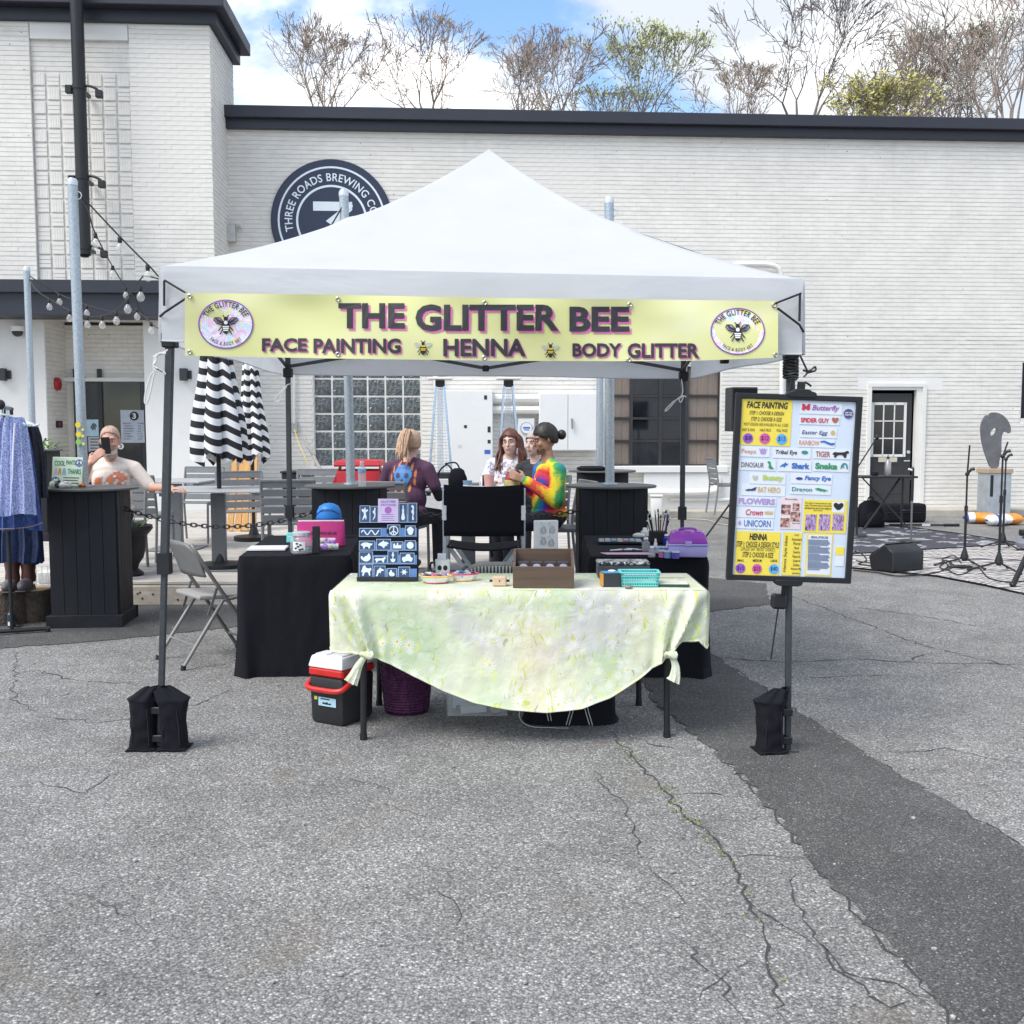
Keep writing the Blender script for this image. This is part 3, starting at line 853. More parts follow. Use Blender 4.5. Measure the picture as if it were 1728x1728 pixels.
# recessed entrance: back wall, transom, door
bx0,bx1 = ent0,ent1;yb = -TP + .88
b = MB().box(((bx0 + bx1) / 2,yb + .03,can_b / 2),(bx1 - bx0,.06,can_b));b.build('recess_wall',JOINT,tower)
tr0,tr1 = T(84,640)[1] + .06,can_b
bb = MB();bricks(bb,bx0,bx1,tr0,tr1,[],yb,31);o = bb.build('recess_bricks',BRICK,tower,smooth=None);o['kind'] = 'stuff'
bb = MB();bricks(bb,-TP,yb,DZ,can_b,[],0,33,None,lambda p: (ent0 - p[1] + .0,p[0],p[2]));o = bb.build('return_bricks',BRICK,tower,smooth=None);o['kind'] = 'stuff'
def E(u,v): return W(u,v,-yb)
dx0,dx1 = E(128,700)[0],E(246,700)[0]
MB().box(((bx0 + bx1) / 2,yb - .05,E(180,641)[1]),(bx1 - bx0,.10,.06)).build('transom_bar',WPAINT,tower)
ed = MB().box(((dx0 + dx1) / 2,yb - .03,(E(180,645)[1] + DZ) / 2),(dx1 - dx0,.05,E(180,645)[1] - DZ)).build('entrance_door',mat('entrance_door_dark',(.016,.017,.021),.3,var=.2),tower,bev=.004)
mxd = E(172,700)[0]
b = MB();b.box((mxd,yb - .065,E(180,720)[1]),(.07,.03,1.9));b.box((dx0 + .03,yb - .065,E(180,720)[1]),(.06,.03,1.9));b.build('door_frame',RUSTY,ed)
MB().box(((mxd + dx1) / 2,yb - .06,E(200,725)[1]),(dx1 - mxd - .12,.01,1.7)).build('pane',DARKG,ed)
def poster(u0,u1,v0,v1,name,m_):
    a,c = E(u0,v1),E(u1,v0);q = MB();rect(q,a[0],c[0],a[1],c[1],yb - .072);return q.build(name,m_,ed),a[0],c[0],a[1],c[1]
po,a,c,d,e = poster(207,245,692,747,'opening_hours_sheet',mat('hours_sheet',(.42,.46,.54),.6))
b = MB();disc(b,(a + c) / 2 + .03,e - .10,.075,.075,yb - .0745)
for k,(p,q) in enumerate((('MONDAY','CLOSED'),('TUESDAY','4-9'),('WEDNESDAY','4-9'),('THURSDAY','4-9'),('FRIDAY','4-10'),('SATURDAY','12-10'),('SUNDAY','12-8'))):
    z = e - .23 - k * .043
    l_ = MB();txt(l_,p,a + .04,a + .04 + .021 * len(p),z,z + .020,yb - .0745,.01);l_.build('lettering',INK,po);l_ = MB();txt(l_,q,c - .11,c - .11 + .017 * len(q),z,z + .020,yb - .0745,.01);l_.build('lettering',INK,po)
b.build('logo_disc',INK,po)
b = MB();txt(b,'3',(a + c) / 2 + .0,(a + c) / 2 + .06,e - .145,e - .055,yb - .0765,.02);b.build('numeral',PAPER,po)
po,a,c,d,e = poster(149,171,708,736,'poster',mat('poster_blue',(.42,.60,.68),.6))
b = MB();shape(b,smooth_poly([(-.6,-.2),(-.3,.5),(0,.75),(.5,.6),(.7,.1),(.35,.1),(.5,-.5),(.1,-.1),(-.1,-.6),(-.3,0)]),(a + c) / 2,(d + e) / 2,.09,.11,yb - .0745);b.build('picture',mat('poster_art',(.10,.12,.15),.6,var=.8,scale=40),po)
po,a,c,d,e = poster(152,173,737,762,'notice',mat('notice_grey',(.45,.47,.50),.6))
b = MB()
for k in range(5): rect(b,a + .03,c - .03 - (k % 2) * .03,e - .045 - k * .05,e - .03 - k * .05,yb - .0745)
b.build('lettering',INK,po)
b = MB();cx,cz_ = E(206,753);disc(b,cx,cz_,.05,.05,yb - .072);o = b.build('door_sticker',PAPER,ed)
b = MB();txt(b,'3',cx - .02,cx + .02,cz_ - .03,cz_ + .03,yb - .074,.02);b.build('numeral',INK,o)
# wall sconces, alarm, camera
SCN = mat('sconce_charcoal',(.035,.037,.042),.5)
def onT(name,label,cat,u,v,off=0.0,group=None):
    x,z = W(u,v,TP + off);q = C0 + ex * x - ey * (TP + .013);return thing(name,label,cat,(q.x,q.y,z),WRZ,group)
for (u,lab) in ((310,'dark box wall sconce right of the entrance door'),(4,'dark box wall sconce at the left edge of the wall')):
    s = onT('wall_sconce',lab,'lamp',u,632,.1,'wall sconces beside the entrance')
    MB().box((0,-.09,0),(.11,.11,.19)).build('shade',SCN,s,bev=.004)
    MB().box((.05,-.02,0),(.11,.04,.13)).build('backplate',SCN,s,bev=.004)
dc = onT('dome_camera','small white dome security camera under the dark canopy','camera',30,557,.1)
MB().ell((0,-.1,-.03),(.085,.085,.075)).build('dome',DARKG,dc);MB().cyl((0,-.1,-.02),(0,-.1,.055),.10,.105,20).build('housing',WHITEP,dc);MB().box((0,-.05,.03),(.06,.1,.05)).build('bracket',WHITEP,dc)
al = thing('fire_bell','small round red fire bell in the shaded entrance','alarm',C0 + ex * (ent0 + .0) - ey * (.75) + Vector((0,0,E(108,650)[1])),WRZ)
MB().cyl((.0,0,0),(.07,0,0),.11,.10,20).build('gong',mat('alarm_red',(.35,.02,.03),.4),al,bev=.006)
al2 = thing('card_reader','small black and red card reader on the entrance wall','reader',C0 + ex * (ent0 + .0) - ey * (.72) + Vector((0,0,W(108,716,.9)[1])),WRZ)
MB().box((.025,0,0),(.05,.19,.11)).build('housing',BLKPLA,al2,bev=.006);MB().box((.052,-.05,0),(.008,.06,.06)).build('light',mat('reader_red',(.45,.03,.04),.4),al2)

# big black pipe with lamp brackets standing off the tower
pp_top,pp_bot = W(127,-60,TP + .45),W(143,432,TP + .45)
bp = thing('black_pipe','thick black vertical pipe with lamp arms in front of the tower','pipe',C0 + ex * pp_bot[0] - ey * (TP + .45) + Vector((0,0,pp_bot[1])),WRZ)
dx = pp_top[0] - pp_bot[0];L = pp_top[1] - pp_bot[1]
MB().tube([(0,0,-.02),(0,0,.02),(dx,0,L)],[.05,.095,.095],20).build('pipe',BLKMET,bp)
for (v0,uu) in ((148,1),(300,1),(418,1)):
    z = W(140,v0,TP + .45)[1] - pp_bot[1];x = dx * z / L
    MB().cyl((x,0,z - .03),(x + .002,0,z + .03),.105,.105,20).build('collar',BLKMET,bp)
    a_ = MB().tube(catmull([(x,0,z + .03),(x + .16,-.02,z + .02),(x + .27,-.03,z - .03),(x + .30,-.03,z - .08)],4),.020,8).build('lamp_arm',BLKMET,bp)
    MB().box((x + .30,-.03,z - .10),(.10,.09,.11)).build('lamp_head',BLKMET,a_,bev=.01)
    MB().box((x,.22,z),(.05,.46,.05)).build('wall_bracket',BLKMET,bp)
    if v0 < 400: MB().box((x - .15,.0,z - .03),(.10,.09,.12)).build('lamp_head',BLKMET,bp,bev=.01)

# ================================================================== CANOPY TENT
def lerp(a,c,t): return a + (c - a) * t
def interp(x,xs,ys): return float(np.interp(x,xs,ys))
FL,FR = G(270,1262),G(1329,1267)
RLX,RRX,RY = P(487,800,8.07).x,P(1153,800,8.07).x,8.07
tent = thing('canopy_tent','white peaked pop-up canopy tent with dark grey steel legs','tent',(-.18,6.55,0))
TFAB,nt,bs = _nt('white_tent_fabric');N = NT(nt);co = N.coord()
c = N.ramp(N.noise(co,2.2,5.0,.6),[(.3,(.71,.73,.76)),(.7,(.77,.785,.805))])
wr = N.noise(N.vmath('MULTIPLY',co,(1.0,1.0,3.2)),1.6,3.0,.5,.5)
nb = N.bump(wr,.4,.03)
nt.links.new(c,bs.inputs['Base Color']);bs.inputs['Roughness'].default_value = .75;nt.links.new(nb,bs.inputs['Normal'])
tl = nt.nodes.new('ShaderNodeBsdfTranslucent');nt.links.new(c,tl.inputs[0]);nt.links.new(nb,tl.inputs['Normal'])
mxs = nt.nodes.new('ShaderNodeMixShader');mxs.inputs[0].default_value = .42
nt.links.new(bs.outputs[0],mxs.inputs[1]);nt.links.new(tl.outputs[0],mxs.inputs[2]);nt.links.new(mxs.outputs[0],nt.nodes['Material Output'].inputs[0])
cFL,cFR = P(272,449,5.0),P(1354,471,5.0)
cRL,cRR = Vector((RLX - .03,RY + .04,2.275)),Vector((RRX + .03,RY + .04,2.245))
apex = P(825,252,6.55)
def eave(s,t):          # s,t in -1..1
    a,d = (s + 1) / 2,(t + 1) / 2
    return (cFL * (1 - a) + cFR * a) * (1 - d) + (cRL * (1 - a) + cRR * a) * d
def gfun(t): return .6 * t + .4 * t ** 2.2
def roofp(s,t):
    m = max(abs(s),abs(t))
    if m < 1e-6: return apex
    e = eave(s / m,t / m)
    q = max(0,m - .012) / .988
    base = apex.lerp(e,q)
    z = e.z + (apex.z - e.z) * gfun(1 - q)
    # cloth hangs a little between the hips
    k = min(abs(s),abs(t)) / m
    z -= .035 * (1 - k ** 2) * math.sin(PI * q) * .9
    z += (.010 * noise.noise(Vector((s * 3.1,t * 3.1,1.7))) + .006 * noise.noise(Vector((s * 8 + t * 3,t * 8 - s * 2,4.0)))) * q * (1 - q ** 6)
    z += .012 * math.exp(-((q - .5) / .03) ** 2) * k ** 6
    return Vector((base.x,base.y,z))
NR = 44
rb_ = MB()
for side_ in range(4):          # four cloth panels meeting at the hips
    def pan(i_,j_):
        m_ = i_ / NR;k = (2 * j_ / NR - 1) * m_
        return tuple(roofp(*((k,-m_),(m_,k),(-k,m_),(-m_,-k))[side_]))
    vs = [pan(i_,j_) for i_ in range(NR + 1) for j_ in range(NR + 1)];w_ = NR + 1
    rb_.add(vs,[(i_ * w_ + j_,i_ * w_ + j_ + 1,(i_ + 1) * w_ + j_ + 1,(i_ + 1) * w_ + j_) for i_ in range(NR) for j_ in range(NR)])
roof = rb_.build('canopy_top',TFAB,tent,world=True,smooth=60)
bm_t = bmesh.new();bm_t.from_mesh(roof.data);bmesh.ops.remove_doubles(bm_t,verts=bm_t.verts,dist=.0005);bmesh.ops.recalc_face_normals(bm_t,faces=bm_t.faces);bm_t.to_mesh(roof.data);bm_t.free()
# hip seams and eave piping
SEAM = mat('tent_seam',(.62,.63,.66),.8)
for (s_,t_) in ((-1,-1),(1,-1),(1,1),(-1,1)):
    pts = [roofp(s_ * k / 24,t_ * k / 24) + Vector((0,0,.004)) for k in range(0,25)]
    MB().tube(pts,.009,6).build('hip_seam',TFAB,roof,world=True)
rnd = random.Random(4)
def val_pt(side,a,d):
    s_ = 2 * a - 1
    e = {'f': eave(s_,-1),'b': eave(s_,1),'l': eave(-1,s_),'r': eave(1,s_)}[side]
    out = {'f': Vector((0,-1,0)),'b': Vector((0,1,0)),'l': Vector((-1,0,0)),'r': Vector((1,0,0))}[side]
    n = noise.noise(Vector((a * 7 + ord(side),d * 2.0,3.1))) * .012 * d + noise.noise(Vector((a * 22 + d * 6,d * 3,ord(side)))) * .005 * d
    h = .345 + .006 * math.sin(a * 9)
    return e + out * (.012 + n + .008 * d) + Vector((0,0,-h * d))
for side in 'fblr':
    MB().grid(60,8,lambda a,d: tuple(val_pt(side,a,d))).build('valance',TFAB,tent,world=True,smooth=60)
    MB().tube([val_pt(side,k / 40,1.0) for k in range(41)],.004,5).build('hem',TFAB,tent,world=True)
LEGM = mat('tent_leg_steel',(.048,.053,.060),.5,.3,var=.25,scale=50)
LEGU = mat('tent_leg_steel_light',(.15,.16,.17),.5,.3,var=.25,scale=50)
def leg(foot,top,split):
    foot = Vector(foot);top = Vector(top)
    m_ = foot.lerp(top,split)
    l = MB().bar(m_,top,.036,.036,(0,1,0)).build('leg',LEGM,tent,world=True,bev=.004)
    q = MW[tent.name].inverted()
    MB().bar(foot + Vector((0,0,.006)),m_ + (top - m_) * .05,.027,.027,(0,1,0)).build('lower_leg',LEGM,l,world=False,bev=.003).data.transform(q)
    MB().box(m_,(.058,.058,.10)).build('height_clip',BLKPLA,l).data.transform(q)
    MB().box(foot + Vector((0,0,.006)),(.085,.085,.010)).build('foot_plate',LEGM,l).data.transform(q)
    MB().box(top.lerp(foot,.02),(.07,.07,.08)).build('corner_bracket',BLKPLA,l,bev=.006).data.transform(q)
    MB().box(top.lerp(foot,.145),(.066,.066,.07)).build('slider',BLKPLA,l,bev=.006).data.transform(q)
    return l
legs = {}
legs['fl'] = leg(FL,cFL + Vector((.03,.06,-.01)),.39)
legs['fr'] = leg(FR,cFR + Vector((-.035,.06,-.01)),.39)
legs['bl'] = leg((RLX,RY,0),cRL + Vector((.04,-.04,-.01)),.39)
legs['br'] = leg((RRX,RY,0),cRR + Vector((-.04,-.04,-.01)),.39)
TR = mat('truss_steel',(.060,.066,.075),.5,.3)
def truss(a,c):
    a,c = Vector(a),Vector(c);m_ = a.lerp(c,.5);lo,hi = Vector((0,0,-.29)),Vector((0,0,-.035))
    d = (c - a).normalized().cross(Vector((0,0,1))) * .012
    for (p,q,o) in ((a + hi,m_ + lo,d),(a + lo,m_ + hi,-d),(m_ + lo,c + hi,d),(m_ + hi,c + lo,-d)):
        MB().bar(p + o,q + o,.012,.025).build('truss_bar',TR,tent,world=True)
    for z in (lo,hi): MB().box(m_ + z,(.05,.05,.045)).build('truss_joint',BLKPLA,tent,world=True,bev=.005)
tops = [legs[k] for k in legs]
pFL,pFR,pRL,pRR = cFL + Vector((.03,.06,0)),cFR + Vector((-.035,.06,0)),cRL + Vector((.04,-.04,0)),cRR + Vector((-.04,-.04,0))
truss(pFL,pFR);truss(pRL,pRR);truss(pFL,pRL);truss(pFR,pRR)
ctr = Vector((apex.x,apex.y,0))
MB().cyl((apex.x,apex.y,2.35),(apex.x,apex.y,apex.z - .03),.02).build('centre_pole',TR,tent,world=True)
for p in (pFL,pFR,pRL,pRR):
    q = p.lerp(apex,.5);q.z = roofp(-.5,-.5).z - .06
    MB().bar(p + Vector((0,0,-.03)),q,.012,.025).build('roof_rafter',TR,tent,world=True)
    MB().bar(q,(apex.x,apex.y,2.4),.012,.025).build('roof_rafter',TR,tent,world=True)
# tied white cords on the legs
CORD = mat('white_cord',(.66,.65,.62),.8)
def cordpx(pts,Y,r=.0045,name='tie_cord',m_=CORD):
    return MB().tube(catmull([P(u,v,Y) for (u,v) in pts],5),r,5).build(name,m_,tent,world=True)
cordpx([(283,590),(272,597),(262,600),(260,612),(264,622),(276,628),(278,631),(266,623),(255,632),(247,655),(244,676),(247,681),(252,668),(258,640),(262,622)],4.98)
cordpx([(258,600),(264,608),(259,616),(266,622)],4.97)
cordpx([(280,596),(266,598),(259,618),(264,626)],4.975,.0055)
cordpx([(493,647),(484,650),(476,660),(464,672),(465,677),(472,676),(477,663),(484,652)],8.0)
cordpx([(1150,640),(1152,660),(1148,670),(1136,678),(1124,690),(1123,694),(1130,688),(1142,674),(1152,668),(1158,670)],8.0)
cordpx([(1154,668),(1146,673),(1149,679),(1154,668)],8.0)
# bungee bundle on the front right leg
bg = MB()
for k in range(7):
    z = cFR.z - .36 - k * .014;c_ = FR.lerp(cFR + Vector((-.035,.06,-.01)),(z / cFR.z))
    bg.tube([c_ + Vector((.033 * math.cos(a_),.033 * math.sin(a_),.004 * math.sin(3 * a_ + k))) for a_ in [i_ * PI / 5 for i_ in range(11)]],.007,5)
for pts in ([(1336,640),(1335,645),(1333,660),(1330,664),(1336,646)],[(1355,625),(1365,626),(1375,619),(1376,625),(1370,627),(1360,630)],[(1358,645),(1364,648),(1369,652)],[(1345,640),(1332,643),(1330,641),(1340,637)],[(1350,600),(1357,615),(1362,628),(1356,636)]):
    bg.tube(catmull([P(u,v,4.98) for (u,v) in pts],4),.005,5)
bg.build('bungee_bundle',BLKPLA,tent,world=True)

# ------------------------------------------------ sand-filled leg weights
def weight_bag(loc,label,rz,one=False):
    t = thing('weight_bag',label,'weight bag',loc,rz,'weight bags strapped to the tent legs')
    for n_,sgn in enumerate((-1,1) if not one else (-1,)):
        sc = 1.0
        nu,nv,H = 48,30,.305
        def pt(a,f):
            q = 2 * PI * a;w = .063 * sc * (1 + .10 * math.exp(-(f / .05) ** 2) - .06 * math.sin(PI * min(1,f / .7)) + .20 * math.exp(-((f - .80) / .06) ** 2));dd = .055 * sc
            if f > .80: g_ = (f - .80) / .20;w *= 1 - .45 * g_ ** 1.5;dd *= 1 - .75 * g_
            c_,s_ = math.cos(q),math.sin(q);e = (abs(c_) ** 3 + abs(s_) ** 3) ** (-1 / 3)
            x = w * c_ * e;y = dd * s_ * e
            cr = .010 * math.sin(7 * q + 5 * f + n_) * max(0,f - .55) * 2 + .007 * noise.noise(Vector((x * 22,y * 22,f * 6 + n_ * 3))) + .006 * math.sin(3 * q + n_ * 2) * f
            lean = sgn * (-.055 * max(0,f - .80) / .2)
            return (sgn * .072 + (x + cr * c_) + lean,-.008 + y + cr * s_,H * f * (1 if f < .8 else 1 - .02) + .012 * math.sin(q * 2 + n_) * max(0,f - .6))
        b = MB().grid(nu,nv,pt);pz = b.build('pouch',BLKFAB,t,smooth=75)
        MB().grid(10,3,lambda a,f: (sgn * .072 + lerp(-.070,.070,a) * sc,lerp(-.072,.060,f),.003 + .006 * abs(math.sin(a * 5)) * (f < .4))).build('base_flap',BLKFAB,pz,thick=.005)
        for k in (-1,1): MB().tube([(sgn * .072 + k * .04,-.061,.03),(sgn * .072 + k * .038,-.060,.12),(sgn * .070 + k * .03,-.058,.20)],.0025,5).build('stitching',BLKPLA,pz)
    for z in (.055,.19): MB().tube([(.034 * math.cos(a_),.034 * math.sin(a_),z) for a_ in [k * PI / 6 for k in range(12)]],.010,6,closed=True).build('strap',BLKPLA,t);MB().box((0,-.040,z),(.05,.014,.035)).build('buckle',BLKPLA,t,bev=.004)
    return t
weight_bag((FL.x,FL.y,.002),'pair of black fabric weight pouches strapped to the left front tent leg',0)
weight_bag((FR.x - .02,FR.y - .0,.006),'black fabric weight pouch on the tent leg below the price board',R(8),True)

# ================================================================== BANNER
YB = 4.945
bt = lambda u: interp(u,[312,560,850,1100,1313],[494,497.5,503,505.5,508])
bbm = lambda u: interp(u,[312,560,850,1060,1180,1313],[600,605,609,609.5,608.5,603.5])
def bfn(p):
    u,y,v = p
    w = .010 * math.sin(u / 95.0 + v / 60.0) + .006 * math.sin(u / 41.0 - v / 30.0)
    return tuple(P(u,v,YB + w * 1.5 + .010 * math.exp(-((v - bt(u)) / 14) ** 2) * math.sin((u - 320) / 248 * 2 * PI) - y))
banner = thing('banner','long pale yellow vinyl banner hung across the tent front','banner',P(812,556,YB))
BYEL,nt,bs = _nt('banner_yellow');N = NT(nt);co = N.coord()
c = N.ramp(N.noise(N.vmath('MULTIPLY',co,(1.0,1.0,2.2)),1.7,2.0,.5,.6),[(.3,(.63,.64,.26)),(.55,(.68,.68,.33)),(.75,(.71,.71,.42))])
nt.links.new(c,bs.inputs['Base Color']);bs.inputs['Roughness'].default_value = .34
MB().grid(160,10,lambda a,d: bfn((lerp(312,1313,a),0,lerp(bt(lerp(312,1313,a)),bbm(lerp(312,1313,a)),d)))).build('vinyl_sheet',BYEL,banner,world=True,smooth=60)
CHAR = ink('charcoal',(.028,.028,.034));PINK = ink('pink',(.70,.16,.42))
def bword(s,u0,u1,v0,v1,bold,sh,ck=None):
    b = MB();txt(b,s,u0 + sh,u1 + sh,v1 + sh,v0 + sh,.003,bold,fn=bfn);b.build('letter_shadow',PINK,banner,world=True,smooth=None)
    b = MB();txt(b,s,u0,u1,v1,v0,.006,bold,fn=bfn);b.build('lettering',CHAR,banner,world=True,smooth=None)
for (s,u0,u1,v0,v1) in (('THE',571,683,511.5,554),('GLITTER',701,943,513.5,558.5),('BEE',961,1062,517.5,559.5)): bword(s,u0,u1,v0,v1,.035,3.6)
for (s,u0,u1,v0,v1) in (('FACE',442,518,570.5,593),('PAINTING',529,676,571,596),('HENNA',748,887,571.5,601),('BODY',966,1049,579,602),('GLITTER',1059,1180,579,604)): bword(s,u0,u1,v0,v1,.032,2.2)
GW = ink('wing_grey',(.46,.49,.42));BY = ink('bee_yellow',(.70,.47,.04));PUR = ink('purple',(.20,.06,.42))
def bee(cu,cv,r,logo=False):
    for sgn in (-1,1):
        k = MB();wing_ = smooth_poly([(sgn * .15,.2),(sgn * .9,.95),(sgn * 1.55,.9),(sgn * 1.6,.6),(sgn * .9,.05)])
        shape(k,wing_,cu,cv,r,-r,.004,bfn);k.build('bee_wing',GW if not logo else ink('wing_lilac',(.36,.30,.48)),banner,world=True,smooth=None)
    k = MB();shape(k,smooth_poly([(-.5,.3),(0,.75),(.5,.3),(.6,-.3),(.3,-1.1),(0,-1.3),(-.3,-1.1),(-.6,-.3)]),cu,cv,r,-r,.006,bfn)
    disc(k,cu,cv - .8 * r,r * .3,r * .3,.006,12,fn=bfn)
    for sgn in (-1,1):
        for (a,c,d,e) in ((.5,-.2,1.0,-.8),(.4,-.6,.8,-1.3),(.1,.9,.4,1.3)): strip(k,[(cu + sgn * a * r,cv - c * r),(cu + sgn * d * r,cv - e * r)],.14 * r,.006,bfn)
    if logo:
        for sgn in (-1,1):
            for k2 in range(4): strip(k,[(cu + sgn * .3 * r,cv - .3 * r),(cu + sgn * (1.5 - k2 * .12) * r,cv - (.95 - k2 * .25) * r)],.09 * r,.006,bfn)
            strip(k,[(cu + sgn * a * r,cv - c * r) for (a,c) in ((.15,.2),(.8,.95),(1.5,.95),(1.65,.65),(1.2,.15),(.4,-.05))],.12 * r,.006,bfn)
    k.build('bee_body',INK,banner,world=True,smooth=None)
    k = MB()
    if logo: disc(k,cu,cv - .3 * r,r * .26,r * .26,.008,12,fn=bfn)
    for z in ((-.15,-.4) if not logo else (-.25,-.5,-.75)): rect(k,cu - (.5 + z * .2) * r,cu + (.5 + z * .2) * r,cv - z * r + .09 * r,cv - z * r - .09 * r,.008,bfn)
    if not logo: rect(k,cu - .4 * r,cu + .4 * r,cv - .45 * r,cv - .15 * r,.008,bfn)
    k.build('bee_stripe',BY if not logo else PAPER,banner,world=True,smooth=None)
bee(714,587,9.5);bee(929,591.5,9.5)
SPL,nt,bs = _nt('logo_paint_splash');N = NT(nt);co = N.coord()
n1 = N.noise(co,16.0,3.0,.6,1.2);n2 = N.noise(N.vmath('ADD',co,(3.0,1.0,2.0)),13.0,3.0,.6,1.2)
c = N.ramp(n1,[(.36,(.85,.85,.88)),(.44,(.78,.45,.75)),(.52,(.86,.84,.88)),(.58,(.50,.68,.84)),(.66,(.86,.85,.88))])
c = N.mix(N.mr(n2,.55,.62,0,1),c,(.80,.76,.25))
nt.links.new(c,bs.inputs['Base Color']);bs.inputs['Roughness'].default_value = .45
for (cu_,cv_,rx,rz) in ((381,547,46.5,41.5),(1245,559,46,39.5)):
    k = MB();disc(k,cu_,cv_,rx,rz,.002,48,fn=bfn);k.build('logo_disc',SPL,banner,world=True,smooth=None)
    k = MB();disc(k,cu_,cv_,rx,rz,.004,48,.955,fn=bfn);k.build('logo_ring',PUR,banner,world=True,smooth=None)
    fl_ = lambda p: bfn((p[0],p[1],2 * cv_ - p[2]))
    k = MB();arc_txt(k,'THE GLITTER BEE',cu_,cv_,rz * .70,rz * .93,-66,66,.005,.018,1.15,rx / rz,fn=fl_)
    arc_txt(k,'FACE & BODY ART',cu_,cv_,rz * .72,rz * .87,223,137,.005,.008,1.25,rx / rz,flip=True,fn=fl_);k.build('logo_lettering',INK,banner,world=True,smooth=None)
    bee(cu_,cv_ + 1,12.5,True)
GRM = mat('grommet_brass',(.42,.42,.38),.35,.8)
for (u,v) in ((320,500),(320,594),(570,505),(570,598),(818,511),(817,604),(1063,514),(1061,607),(1306,515),(1309,599)):
    b = MB();c_ = Vector(bfn((u,.005,v)));b.tube([c_ + Vector((.0085 * math.cos(a_),0,.0085 * math.sin(a_))) for a_ in [k * PI / 6 for k in range(12)]],.0035,6,closed=True);b.build('grommet',GRM,banner,world=True)
def bung(pts):
    MB().tube([P(u,v,Y) for (u,v,Y) in pts],.0055,6).build('bungee_cord',BLKPLA,banner,world=True)
bung([(318,497,4.94),(278,473,4.955),(277,474,4.97),(277,516,4.97)]);bung([(316,502,4.94),(278,527,4.955),(270,534,4.98)])
bung([(1308,512,4.94),(1352,495,4.955),(1350,497,4.97),(1349,542,4.97)]);bung([(1312,520,4.94),(1349,548,4.955),(1356,560,4.98)])

# ================================================================== PRICE BOARD ON STAND
bc = P(1339,825,4.90)
sg = thing('price_board','black framed price board of coloured cards mounted on the tent leg','sign board',bc,rot=(R(1),R(1.9),0))
OW,OH = .582,.868
IW,IH = OW * .905,OH * .942
fr = MB()
for sx in (-1,1): fr.box((sx * (OW - (OW - IW) / 2) / 2,0,0),((OW - IW) / 2,.03,OH))
for sz in (-1,1): fr.box((0,.001,sz * (OH - (OH - IH) / 2) / 2),(IW + .01,.028,(OH - IH) / 2))
fr.build('frame',BLKPLA,sg,bev=.003)
MB().box((0,.006,0),(IW + .004,.012,IH + .004)).build('backing_sheet',mat('board_pale_blue',(.60,.68,.80),.35,var=.03),sg)
MB().box((0,.022,0),(OW - .02,.008,OH - .02)).build('back_panel',BLKPLA,sg)
def bd(x,y):
    L = 210 - (y - 165) * 45 / 1360;Rr = 1127 - (y - 165) * 57 / 1410;s_ = (x - L) / (Rr - L);t_ = (y - 165) / (1360 + s_ * 50)
    return (s_ - .5) * IW,(.5 - t_) * IH
YC = -.0015
def card(x0,x1,y0,y1,m_,name='card',th=.0015,lift=0.0):
    a = bd(x0,y1);c = bd(x1,y0)
    return MB().box(((a[0] + c[0]) / 2,YC - lift,(a[1] + c[1]) / 2),(c[0] - a[0],th,c[1] - a[1])).build(name,m_,sg)
def bw(par,s,x0,x1,y0,y1,m_,bold=.02,shear=0.0,y=-.0042,name='lettering'):
    a,c = bd(x0,y1),bd(x1,y0);b = MB();txt(b,s,a[0],c[0],a[1],c[1],y,bold,shear);return b.build(name,m_,par,smooth=None)
YELL = mat('card_yellow',(.82,.66,.08),.5,var=.04)
DK = ink('dark',(.02,.02,.025))
ca = card(205,618,168,520,YELL)
for (s,x0,x1,y0,y1,bo) in (('FACE PAINTING',252,582,186,236,.03),('STEP 1: CHOOSE A DESIGN',275,553,258,286,.01),('STEP 2: CHOOSE A SIZE',287,536,304,333,.01),('MOST DESIGNS ARE AVAILABLE IN ALL 3 SIZES',232,588,350,370,0),('FAST & FUN',219,320,392,413,.005),('HALF FACE',360,452,392,413,.005),('FULL FACE',494,583,392,413,.005)): bw(ca,s,x0,x1,y0,y1,DK,bo,.18)
def dot(par,x,y,r,m_,s=None):
    c_ = bd(x,y);k = r * IW / 917;b = MB();disc(b,c_[0],c_[1],k,k,-.0042,24);o = b.build('price_dot',m_,par,smooth=None)
    if s: b = MB();txt(b,s,c_[0] - k * .68,c_[0] + k * .68,c_[1] - k * .46,c_[1] + k * .5,-.0055,.0,.1);b.build('price',DK,par,smooth=None)
CP,CK,CB = ink('dot_purple',(.28,.09,.55)),ink('dot_pink',(.62,.10,.36)),ink('dot_blue',(.10,.38,.80))
dot(ca,268,468,41,CP,'$8');dot(ca,402,468,43,CK,'$12');dot(ca,537,470,43,CB,'$15')
ca = card(183,548,1200,1530,YELL)
for (s,x0,x1,y0,y1,bo) in (('HENNA',296,440,1210,1256,.035),('STEP 1: CHOOSE A DESIGN STYLE',192,538,1279,1307,.01),('(OR JUST SAY "ARTIST CHOICE")',230,505,1323,1347,0),('STEP 2: CHOOSE A SIZE',243,493,1361,1389,.01),('SMALL',203,258,1408,1424,.02),('MEDIUM',327,400,1412,1428,.02),('LARGE',470,525,1416,1432,.02)): bw(ca,s,x0,x1,y0,y1,DK,bo,.15)
dot(ca,230,1478,40,CP,'$15');dot(ca,363,1485,40,CK,'$25');dot(ca,498,1490,40,CB,'$40')
PRP,RED,BLU,GRN,ORG,NVY,TEAL = ink('violet',(.33,.10,.42)),ink('red',(.55,.03,.08)),ink('royal',(.03,.14,.50)),ink('green',(.03,.28,.13)),ink('orange',(.62,.22,.06)),ink('navy',(.03,.05,.20)),ink('teal',(.03,.24,.25))
